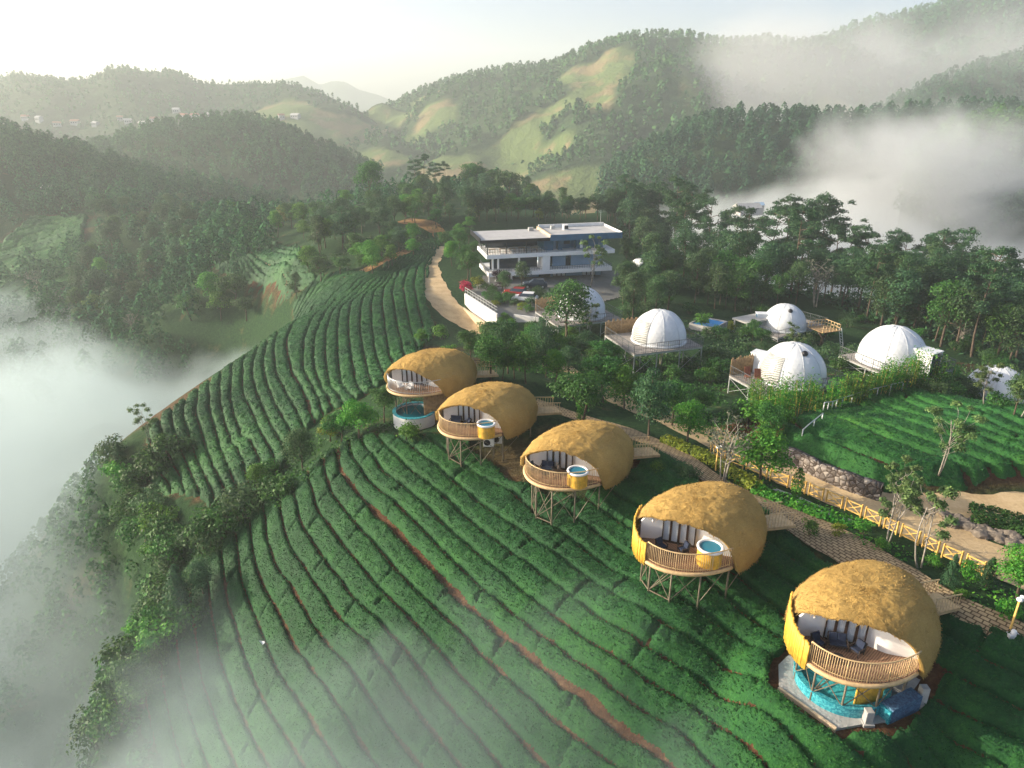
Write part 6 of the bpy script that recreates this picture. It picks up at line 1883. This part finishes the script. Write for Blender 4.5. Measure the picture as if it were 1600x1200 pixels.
# pines standing against the mist: (x, top y, distance)
for i, (px, py, t) in enumerate(((1218, 305, 150), (1240, 312, 150), (1262, 298, 152), (1283, 296, 154), (1297, 312, 150), (1318, 338, 148), (1334, 342, 148), (1365, 352, 146), (1400, 362, 144), (1422, 366, 146), (1468, 350, 146), (1475, 372, 142), (1512, 392, 142), (1530, 384, 146), (1556, 404, 142), (1578, 400, 146), (1596, 428, 142), (1062, 280, 175), (1090, 276, 180), (1120, 300, 172), (1150, 318, 168), (1180, 325, 160), (1445, 395, 140), (1340, 372, 138), (1250, 345, 142))):
    tree_top('pine', px, py, t, 'pine_tree', 'tall pine with open crown standing against the mist', 'tree', G_PINE, 13.5)
# around the domes
scatter_px(L('960,500 1000,470 1060,470 1090,490 1075,500 985,505'), 10, [('dullbush', 3), ('darkbush', 2), ('dull', 1)], .7, 1.1, NM, LB('behind the second dome'), 'planting behind the second dome', 10, 8)
scatter_px(L('1135,525 1200,520 1230,540 1160,555 1130,545'), 9, [('dullbush', 3), ('dull', 1), ('broad', 1)], .4, .6, NM, LB('behind the nearest dome'), 'planting behind the nearest dome', 11, 9)
tree_top('broad', 888, 446, 92, 'round_tree', 'round dark tree hiding half of the dome by the hotel', 'tree', None, 7.0, var=0)
tree_px('bush', 1096, 514, 1.2, 'shrub', 'bright shrub at the left of the blue pool', 'shrub')
for px_ in (1108, 1120, 1131): tree_px('darkbush', px_, 526, .75, 'shrub', 'dark low shrub in front of the blue pool', 'shrub', 'low shrubs in front of the blue pool')
tree_px('yellow', 1140, 520, .35, 'shrub', 'yellowish shrub at the right of the blue pool', 'shrub')
tree_px('darkbush', 1165, 530, 1.0, 'shrub', 'round dark shrub below the concrete canopy', 'shrub')
tree_px('bare', 1275, 480, 1.7, 'bare_tree', 'bare pale branching tree behind the look-out deck')
tree_px('bare', 1500, 545, 1.1, 'bare_tree', 'grey feathery tree right of the wide dome')
tree_px('dull', 1582, 655, .5, 'broadleaf_tree', 'olive tree covering the right half of the speckled dome')
tree_px('sparse', 1590, 655, .8, 'slender_tree', 'slender tree at the right edge beside the speckled dome')
tree_px('sparse', 1520, 625, .55, 'slender_tree', 'thin leafy sapling in front of the speckled dome')
tree_px('sparse', 1030, 570, .75, 'slender_tree', 'thin sapling in front of the second dome', var=0)
tree_px('sparse', 925, 530, .75, 'slender_tree', 'thin sapling in front of the dome by the hotel', var=1)
tree_px('sparse', 1240, 552, .6, 'slender_tree', 'thin sapling behind the top of the nearest dome', var=2)
for i, (px, py, s) in enumerate(L('1195,650,.8 1215,655,.85 1250,650,.85 1275,645,.75 1300,640,.75 1322,632,.75 1345,628,.8 1370,620,.85 1392,614,.85 1412,610,.9 1432,606,.9 1455,604,.85 1478,603,.75 1230,640,.8 1180,640,.7')):
    tree_px('bamboo', px, py, s, 'bamboo_clump', 'clump of yellow-stemmed bamboo below the two near domes', 'bamboo', 'bamboo clumps along the tea field fence', crown='leaves', trunk='canes')
scatter_px(L('1420,608 1500,605 1560,640 1500,622 1430,620'), 10, [('dullbush', 2), ('darkbush', 3)], .7, 1.0, NM, LB('at the far right corner of the tea field'), 'shrubs at the far corner of the tea field', 9, 10)
scatter_px(L('1060,560 1130,560 1135,600 1080,612 1040,590'), 10, [('darkbush', 3), ('dullbush', 2), ('bush', 1)], .6, .95, NM, LB('between the second and the nearest dome'), 'shrubs between the second and the nearest dome', 9, 41)
scatter_px(L('1235,548 1300,525 1310,552 1290,570 1330,580 1300,600 1250,575'), 11, [('darkbush', 3), ('dullbush', 2)], .5, .85, NM, LB('between the nearest and the wide dome'), 'shrubs between the nearest and the wide dome', 9, 42)
scatter_px(L('1300,500 1420,505 1520,545 1590,575 1590,590 1500,560 1400,520 1310,512'), 22, [('darkbush', 3), ('dullbush', 3), ('dull', 1)], .7, 1.1, NM, LB('behind the wide dome'), 'shrubs behind the wide dome', 9, 43)
# hotel garden
tree_px('redflower', 728, 458, .9, 'bougainvillea', 'magenta bougainvillea at the end of the white retaining wall', 'flowering shrub')
tree_px('yellowbush', 748, 452, 1.1, 'shrub', 'yellow leafed shrub beside the magenta bougainvillea', 'shrub')
tree_px('yellowbush', 775, 480, .6, 'shrub', 'small yellow shrub above the white retaining wall', 'shrub')
tree_px('purple', 783, 455, .9, 'purple_tree', 'dark purple leafed tree in front of the hotel columns')
tree_px('darkbush', 790, 474, 1.0, 'shrub', 'dark shrub left of the red car', 'shrub')
tree_px('dull', 815, 452, .65, 'broadleaf_tree', 'olive young tree rising in front of the hotel left half')
tree_px('sparse', 922, 446, 1.25, 'slender_tree', 'tall slender tree in front of the hotel right half', var=1)
tree_px('dullbush', 842, 468, 1.0, 'shrub', 'grey green shrub in front of the hotel entrance', 'shrub')
tree_px('dullbush', 862, 480, 1.3, 'shrub', 'olive shrub between the entrance and the first dome', 'shrub')
tree_px('yellowbush', 815, 486, .7, 'shrub', 'low yellow green planting in front of the white car', 'shrub')
tree_px('bush', 828, 488, .8, 'shrub', 'low bright planting above the low white wall', 'shrub')
scatter_px(L('965,425 985,415 1000,430 975,445'), 4, [('darkbush', 1), ('dull', 1)], .6, .9, NM, LB('at the right end of the hotel'), 'planting at the right end of the hotel', 8, 12)
scatter_px(L('965,415 1060,425 1180,465 1270,480 1220,500 1130,488 1060,468 1000,450'), 42, [('darkbush', 3), ('dull', 3), ('dullbush', 2), ('broad', 2)], .6, 1.05, NM, LB('on the bank between hotel and pines'), 'planting on the bank between hotel and pines', 8, 31)
scatter_px(L('960,470 1010,450 1060,455 1050,475 985,490'), 12, [('dull', 2), ('darkbush', 2), ('broad', 1)], .6, .85, NM, LB('between the court and the second dome'), 'planting between the court and the second dome', 11, 13)
# thicket between villas and domes
scatter_px(L('745,545 800,530 850,545 900,560 940,580 930,620 880,615 840,600 790,600 750,590'), 28, [('bright', 2), ('broad', 4), ('darkbroad', 2)], .38, .62, NM, LB('behind the two farthest villas'), 'trees behind the two farthest villas', 17, 14)
scatter_px(L('785,512 830,500 870,520 900,540 960,565 1000,580 960,600 880,560 800,540'), 16, [('bush', 4), ('bright', 1), ('broad', 1)], .35, .52, NM, LB('below the first dome platform'), 'planting below the first dome platform', 15, 15)
for i, (k, px, py, s, nm, lb) in enumerate((
    ('broad', 905, 668, .75, 'broadleaf_tree', 'spreading tree with pale forked trunk above the middle villa'), ('darkbroad', 1013, 690, .62, 'evergreen_tree', 'dark tree with single trunk standing on the paved path'),
    ('bright', 975, 640, .62, 'broadleaf_tree', 'bright tree behind the dark path tree'), ('broad', 945, 630, .72, 'broadleaf_tree', 'wide dark crown left of the dark path tree'), ('broad', 1050, 665, .7, 'broadleaf_tree', 'green tree right of the dark path tree'),
    ('bright', 1075, 690, .55, 'broadleaf_tree', 'bright tree above the yellow hedge'), ('broad', 1100, 650, .42, 'broadleaf_tree', 'round green tree below the nearest dome platform'), ('darkbroad', 1150, 672, .3, 'evergreen_tree', 'dark tree left of the pipe fence corner'),
    ('bright', 1188, 765, .72, 'broadleaf_tree', 'tall bright green tree in front of the rubble wall'), ('broad', 1200, 700, .5, 'broadleaf_tree', 'green tree at the left end of the rubble wall'), ('bush', 1170, 665, 1.2, 'shrub', 'bright shrub below the yellow bamboo'), ('bush', 1210, 672, 1.2, 'shrub', 'bright leafy mass at the foot of the yellow bamboo'),
    ('bare', 1128, 752, .95, 'bare_tree', 'bare grey tree beside the white-topped lamp'),
    ('slim', 1385, 850, .72, 'slender_tree', 'slender pale-trunked tree behind the timber fence'), ('slim', 1440, 888, .85, 'slender_tree', 'tall two-stemmed pale-trunked tree over the timber fence'),
    ('slim', 1395, 812, .7, 'slender_tree', 'grey green tree at the fork of the dirt roads'), ('bright', 1590, 935, .5, 'broadleaf_tree', 'bright tree at the right edge beside the lower road'),
    ('sparse', 1465, 742, .75, 'slender_tree', 'thin nearly leafless tree standing in the right tea field'), ('sparse', 1540, 640, .6, 'slender_tree', 'thin sapling at the far side of the right tea field'),
    ('column', 1243, 780, .8, 'columnar_shrub', 'small dark columnar shrub beside the fence'), ('column', 907, 668, .75, 'columnar_shrub', 'bright columnar shrub above the middle villa'), ('column', 905, 640, .7, 'columnar_shrub', 'narrow columnar shrub left of its twin above the middle villa'),
    ('conifer', 1482, 915, .32, 'shrub', 'dark bushy conifer shrub below the fence'), ('conifer', 1540, 918, .38, 'shrub', 'dark conical shrub right of its bushy twin'), ('bush', 1515, 905, .6, 'shrub', 'green shrub between the two dark conical shrubs'),
    ('bush', 1345, 835, .55, 'shrub', 'green shrub at the fence foot above the brick apron'), ('bush', 1265, 838, .5, 'shrub', 'spiky shrub growing in the brick apron'), ('yellowbush', 1308, 835, .35, 'shrub', 'small yellow plant on the brick apron', ),
    ('dullbush', 1075, 750, .55, 'shrub', 'grey green shrub left of the path above the second villa'), ('bush', 1030, 738, .5, 'shrub', 'small round shrub beside the path right of the middle villa'), ('bush', 1575, 965, .55, 'shrub', 'low bright shrub left of the lamp at the right edge'),
    ('bush', 1455, 885, .4, 'shrub', 'low shrub under the two-stemmed tree'), ('bush', 1500, 935, .35, 'shrub', 'small bright shrub above the lower path'), ('bush', 1375, 858, .45, 'shrub', 'small shrub at the foot of the slender pale tree'))):
    tree_px(k, px, py, s, nm, lb, 'shrub' if nm in ('shrub', 'columnar_shrub') else 'tree')
# shrubs along the gully between the two big tea slopes
for i, (k, px, py, s, nm, lb) in enumerate((
    ('bright', 560, 690, .62, 'broadleaf_tree', 'bright round tree at the head of the gully below the farthest villa'), ('broad', 600, 660, .5, 'broadleaf_tree', 'dark green tree beside the farthest pool'), ('broad', 530, 700, .55, 'broadleaf_tree', 'dark tree left of the bright gully tree'),
    ('yellow', 515, 690, .5, 'broadleaf_tree', 'yellow green tree at the left of the gully head'), ('dull', 475, 745, .62, 'broadleaf_tree', 'grey green tree halfway down the gully'), ('bush', 640, 690, 1.0, 'shrub', 'bright shrub in front of the farthest pool'),
    ('bright', 405, 775, .42, 'broadleaf_tree', 'small bright green tree lower in the gully'), ('darkbush', 440, 780, 1.3, 'shrub', 'dark shrub right of the small bright gully tree'), ('dullbush', 380, 810, 1.5, 'shrub', 'dull shrub below the small bright gully tree'),
    ('darkbush', 350, 840, 1.5, 'shrub', 'dark shrub in the lower gully'), ('dullbush', 320, 860, 1.4, 'shrub', 'misty shrub at the lower end of the gully'), ('darkbush', 420, 745, 1.0, 'shrub', 'dark low shrub at the edge of the upper rows'),
    ('conifer', 287, 965, .95, 'conifer_tree', 'dark bushy conifer at the lower left edge of the tea slope'), ('darkbroad', 318, 935, .4, 'evergreen_tree', 'small dark tree right of the bushy conifer'), ('broad', 225, 1110, .65, 'broadleaf_tree', 'round tree lost in mist at the bottom left'), ('broad', 255, 1050, .4, 'broadleaf_tree', 'misty small tree above the bottom left one'),
    ('sparse', 235, 690, .62, 'slender_tree', 'dark airy tree on the skyline of the left slope'), ('darkbush', 270, 715, 1.6, 'shrub', 'dark rounded shrub beside the airy skyline tree'), ('conifer', 190, 730, .55, 'conifer_tree', 'small dark conifer at the left end of the slope'), ('darkbush', 240, 745, 1.7, 'shrub', 'dark shrub at the left end of the upper rows'),
    ('darkbush', 215, 760, 1.5, 'shrub', 'misty shrub below the small dark conifer'), ('bush', 700, 560, .8, 'shrub', 'bright shrub behind the farthest thatched roof'), ('bright', 660, 540, .35, 'broadleaf_tree', 'bright tree at the top left of the farthest villa'), ('bush', 690, 530, 1.2, 'shrub', 'leafy shrub below the bend of the dirt road'), ('broad', 735, 565, .5, 'broadleaf_tree', 'green tree right behind the farthest thatched roof'))):
    tree_px(k, px, py, s, nm, lb, 'shrub' if nm == 'shrub' else 'tree')
# shrubs and low trees on the steep edge above the mist
for i, (px, py) in enumerate(L('170,705 178,722 190,748 205,770 222,790 238,808 252,828 262,850 270,872 266,900 258,925 262,945 275,985 262,1005 250,1022 238,1045 225,1068 212,1092 198,1112 185,1130 170,1145 150,1160 245,870 230,840 215,815 240,965 225,1000 205,1040 190,1075')):
    k = ('darkbush', 'dullbush', 'bush', 'darkbush')[i % 4]
    tree_px(k, px, py, 1.0 + .5 * rr.random(), 'shrub', 'dark shrub on the steep edge of the tea slope above the mist', 'shrub', 'shrubs on the steep edge above the mist')
# left valley
scatter_px(L('150,345 230,330 300,330 330,345 300,380 310,420 280,470 230,500 130,540 90,520 140,440 150,400'), 34, [('dull', 4), ('broad', 2), ('darkbroad', 3), ('bright', .5)], .9, 1.3, NM, LB('in the wooded left valley'), G_VAL, 20, 20)
for i, (px, py, s, k) in enumerate(((330, 480, 1.15, 'bright'), (365, 478, 1.25, 'broad'), (345, 500, 1.1, 'bright'), (300, 500, 1.0, 'broad'), (385, 500, .9, 'broad'), (485, 430, .9, 'bright'), (500, 445, .8, 'broad'), (60, 470, 1.5, 'bare'), (210, 520, 1.1, 'bare'), (465, 470, .7, 'dull'))):
    tree_px(k, px, py, s, 'bare_tree' if k == 'bare' else 'broadleaf_tree', {'bright': 'bright green tree rising from the valley mist', 'broad': 'green tree in the valley below the earth track', 'bare': 'bare tree with pale trunk in the left valley', 'dull': 'dull tree at the valley edge of the spur'}[k], 'tree', 'trees rising from the valley mist')
for i, (px, py, t) in enumerate(((648, 245, 225), (661, 243, 226), (680, 247, 224), (695, 252, 224), (575, 255, 205), (735, 250, 225), (770, 258, 225), (790, 262, 222))):
    if i < 4: tree_top('pine', px, py, t, 'slim_tree', 'thin bare-stemmed tree on the skyline of the knoll', 'tree', 'thin trees on the skyline of the knoll', 13.5)
    else: tree_top('broad', px, py, t, 'broadleaf_tree', 'full dark crown on the skyline of the knoll', 'tree', 'full crowns on the skyline of the knoll', 7.0)
for i, (px, py, k) in enumerate(((335, 340, 'yellow'), (358, 352, 'palm'), (345, 358, 'palm'), (372, 350, 'yellow'))):
    tree_px(k, px, py, 1.1, 'banana_plant' if k == 'palm' else 'broadleaf_tree', 'sunlit yellow green banana plant beside the pale track' if k == 'palm' else 'sunlit yellow tree beside the pale track', 'plant' if k == 'palm' else 'tree', 'sunlit yellow plants beside the pale track', crown='leaves' if k == 'palm' else 'crown')
# woods of the left ridge that read as one mass
def ground_wood(name, label, poly, dens, h, mat, seed, per=120, csize=.105, conic=.1):
    poly = poly_at(poly) if not isinstance(poly, np.ndarray) else poly
    rng = np.random.default_rng(seed); lo, hi = poly.min(0), poly.max(0)
    n = int((hi - lo).prod() / dens ** 2)
    X = rng.uniform(lo, hi, (n, 2)); X = X[inside(X, poly)]
    P = np.c_[X, T(X) - .3]; P = P[onscreen(P, 240)]
    forest(name, label, P, h, mat, seed, per, conic, csize)
ridge_poly = np.array([(-330, 240), (-250, 215), (-205, 245), (-175, 262), (-140, 262), (-118, 280), (-95, 290), (-80, 330), (-110, 350), (-330, 380), (-400, 330)], float)
ground_wood('woods', 'dark wood covering the left ridge', ridge_poly, 4.6, 7.5, FM['mixed'], 41)
ground_wood('woods', 'wood on the valley side below the left tea terraces', np.array([(-150, 150), (-100, 140), (-70, 150), (-60, 180), (-80, 215), (-120, 225), (-160, 190)], float), 5, 6.5, FM['mixed'], 42)
ground_wood('woods', 'wood running down behind the knoll', np.array([(-110, 225), (-60, 215), (60, 250), (110, 250), (90, 290), (-110, 300)], float), 5, 6, FM['mixed'], 43)
ground_wood('woods', 'tangled low wood on the steep bank above the left mist', np.array([(-66, 86), (-47, 74), (-40, 64), (-34, 54), (-28, 47), (-25, 40), (-23, 33), (-20, 24), (-34, 18), (-66, 40)], float), 1.5, 2.3, FM['mixed'], 44, 45, .16)
ground_wood('woods', 'dark wood on the floor of the left valley', np.array([(-160, 175), (-110, 165), (-75, 175), (-66, 205), (-85, 235), (-130, 250), (-165, 220)], float), 5.2, 7, FM['mixed'], 45)
# undergrowth: leaf litter and weeds between the trees, one mass
def undergrowth(label, poly, dens, size, mat, seed, hmax=.5):
    poly = poly_at(poly); rng = np.random.default_rng(seed); lo, hi = poly.min(0), poly.max(0)
    n = int((hi - lo).prod() * dens); X = rng.uniform(lo, hi, (n, 2)); X = X[inside(X, poly)]
    w = fbm(X[:, 0] * .35, X[:, 1] * .35, octv=3, seed=seed); k = w > -.15; X = X[k]; w = w[k]
    C = np.c_[X, T(X) + rng.uniform(0, 1, len(X)) * hmax * (.4 + np.clip(w, 0, 1) * 1.6)]
    V, F = leaf_cards(C, rng.normal(0, .6, (len(X), 3)) + [0, 0, .7], rng.uniform(.6, 1.4, len(X)) * size, rng)
    tag(link('undergrowth', mesh_np('undergrowth', V, F, True), M[mat]), label, 'undergrowth', None, 'stuff')
undergrowth('weeds and low plants under the trees behind the villas', L('745,525 840,505 960,540 1080,560 1180,600 1230,650 1180,720 1100,690 1000,650 900,610 800,580 740,560'), 26, .26, 'broad', 51)
undergrowth('low plants on the bank between the path and the timber fence', L('1130,730 1200,760 1300,800 1400,850 1500,895 1590,930 1600,990 1500,940 1400,880 1300,830 1200,790 1130,750'), 14, .2, 'bright', 52, .3)
undergrowth('grass and weeds along the misty gully', L('640,640 600,700 520,730 440,800 330,880 280,960 250,1080 190,1100 240,950 300,830 400,740 480,690 560,640'), 16, .26, 'broad', 53)
undergrowth('dense dark growth under the trees on the slope behind the domes', BELT, 3.5, .8, 'pine', 57, 1.6)
undergrowth('rough grass around the head of the spur', L('430,420 520,400 600,370 690,345 700,360 640,395 580,425 500,425 450,470'), 8, .4, 'dull', 54, .6)
undergrowth('tangled growth on the slope below the domes', L('880,540 1000,565 1120,560 1160,600 1300,640 1420,610 1600,640 1600,600 1450,560 1300,540 1200,520 1060,500 960,520'), 14, .3, 'dull', 55, .6)
# ------------------------------------------------------------------ the air: even haze and drifting mist
def volume_mat(name, dens, col=(1, 1, 1), aniso=0.25):
    m = bpy.data.materials.new(name); m.use_nodes = True
    t = m.node_tree
    for n in list(t.nodes): t.nodes.remove(n)
    o = t.nodes.new('ShaderNodeOutputMaterial'); v = t.nodes.new('ShaderNodeVolumePrincipled')
    v.inputs['Color'].default_value = (*col, 1); v.inputs['Density'].default_value = dens; v.inputs['Anisotropy'].default_value = aniso
    t.links.new(v.outputs[0], o.inputs['Volume'])
    return m
HAZE = 0.00042
b = MB(); b.box((0, 1450, 25), (4200, 3300, 300))
hz = b.build('haze', volume_mat('haze_air', HAZE, (0.90, 0.98, 0.99), 0.3))
tag(hz, kind='stuff')
def mist(lo, hi, dens, scale, thr, soft, seed, top=1.0, flat=(1, 1, 1.6), col=(.97, .985, 1.0), aniso=.2, edge=.35, low=0.0, label='', z0=None, A=8.0, soft_z=5.0, wav=.02):
    """drifting mist in a box: wispy density that thins towards the edges and upwards"""
    lo, hi = np.array(lo, float), np.array(hi, float); c = (lo + hi) / 2; h = (hi - lo) / 2
    m = volume_mat('mist', dens, col, aniso); t = m.node_tree; N = t.nodes; Lk = t.links
    v = [n for n in N if n.bl_idname == 'ShaderNodeVolumePrincipled'][0]
    tc = N.new('ShaderNodeTexCoord'); ge = N.new('ShaderNodeNewGeometry')
    def mt(op, a, b=0.0, c_=None):
        k = N.new('ShaderNodeMath'); k.operation = op
        for i, q in enumerate((a, b) if c_ is None else (a, b, c_)):
            if hasattr(q, 'is_linked'): Lk.new(q, k.inputs[i])
            else: k.inputs[i].default_value = q
        return k.outputs[0]
    mp = N.new('ShaderNodeMapping'); mp.inputs['Scale'].default_value = flat; mp.inputs['Location'].default_value = (seed * 13.7, seed * 5.1, seed * 3.3)
    Lk.new(ge.outputs['Position'], mp.inputs['Vector'])
    nz = N.new('ShaderNodeTexNoise'); nz.inputs['Scale'].default_value = scale; nz.inputs['Detail'].default_value = 5; nz.inputs['Roughness'].default_value = .62; nz.inputs['Distortion'].default_value = .7
    Lk.new(mp.outputs[0], nz.inputs['Vector'])
    sp = N.new('ShaderNodeSeparateXYZ'); Lk.new(tc.outputs['Object'], sp.inputs[0])
    def edgef(o, e):
        k = N.new('ShaderNodeMapRange'); k.interpolation_type = 'SMOOTHSTEP'
        k.inputs['From Min'].default_value = 1.0; k.inputs['From Max'].default_value = 1.0 - e
        Lk.new(mt('ABSOLUTE', o), k.inputs['Value']); return k.outputs[0]
    ex, ey = edgef(sp.outputs[0], edge), edgef(sp.outputs[1], edge)
    zt = N.new('ShaderNodeMapRange'); zt.interpolation_type = 'SMOOTHSTEP'
    zt.inputs['From Min'].default_value = 1.0; zt.inputs['From Max'].default_value = 1.0 - 2 * top
    Lk.new(sp.outputs[2], zt.inputs['Value'])
    shape = mt('MULTIPLY', mt('MULTIPLY', ex, ey), zt.outputs[0])
    if z0 is not None:                                   # billowing upper surface
        n2 = N.new('ShaderNodeTexNoise'); n2.inputs['Scale'].default_value = wav; n2.inputs['Detail'].default_value = 3; n2.inputs['Roughness'].default_value = .5
        m2 = N.new('ShaderNodeMapping'); m2.inputs['Scale'].default_value = (1, 1, .35); m2.inputs['Location'].default_value = (seed * 3.1, seed * 7.7, 0)
        Lk.new(ge.outputs['Position'], m2.inputs['Vector']); Lk.new(m2.outputs[0], n2.inputs['Vector'])
        sw = N.new('ShaderNodeSeparateXYZ'); Lk.new(ge.outputs['Position'], sw.inputs[0])
        ztop = mt('MULTIPLY_ADD', mt('SUBTRACT', n2.outputs['Fac'], .5), 4 * A, z0)
        k3 = N.new('ShaderNodeMapRange'); k3.interpolation_type = 'SMOOTHSTEP'; k3.inputs['From Min'].default_value = -soft_z; k3.inputs['From Max'].default_value = soft_z
        Lk.new(mt('SUBTRACT', ztop, sw.outputs[2]), k3.inputs['Value'])
        shape = mt('MULTIPLY', shape, k3.outputs[0])
    k = N.new('ShaderNodeMapRange'); k.inputs['From Min'].default_value = thr; k.inputs['From Max'].default_value = thr + soft
    # mist is fuller where the shape is full, torn where it thins out
    Lk.new(mt('ADD', nz.outputs['Fac'], mt('MULTIPLY', mt('SUBTRACT', shape, .5), .45)), k.inputs['Value'])
    d = mt('MULTIPLY', mt('MULTIPLY', k.outputs[0], shape), dens)
    Lk.new(d, v.inputs['Density'])
    bm = MB(); bm.box((0, 0, 0), (2, 2, 2))
    o = bm.build('mist', m, None, tuple(c)); o.scale = tuple(h)
    return tag(o, label, 'mist', None, 'stuff')
LM = (.66, .80, .84)
mist((-105, -5, -110), (12, 118, -24), .038, .045, .46, .18, 1, top=.05, edge=.25, col=LM, z0=-38, A=8, soft_z=5, wav=.028, label='bank of mist lapping at the edge of the tea slope')
mist((-280, 75, -110), (-25, 225, -34), .032, .028, .46, .18, 6, top=.05, edge=.25, col=LM, z0=-52, A=11, soft_z=7, wav=.022, label='bank of mist filling the left valley')
mist((-28, 8, -44), (14, 37, -13), .040, .10, .55, .14, 2, top=.7, flat=(1, 1.5, 1.2), col=LM, label='thin torn mist drifting over the lower tea rows')
mist((40, 150, -110), (340, 350, 10), .034, .020, .46, .17, 3, top=.05, edge=.3, col=(.90, .96, .98), z0=-38, A=15, soft_z=10, wav=.0135, label='bank of mist behind the pines on the right')
mist((70, 190, -75), (205, 310, 16), .030, .030, .50, .15, 5, top=.4, edge=.8, col=(.93, .97, .98), label='billow of mist rising in front of the pine hill')
mist((60, 430, -70), (800, 900, 130), .0034, .0075, .55, .11, 4, top=.6, label='torn mist hanging on the mountains at the upper right')
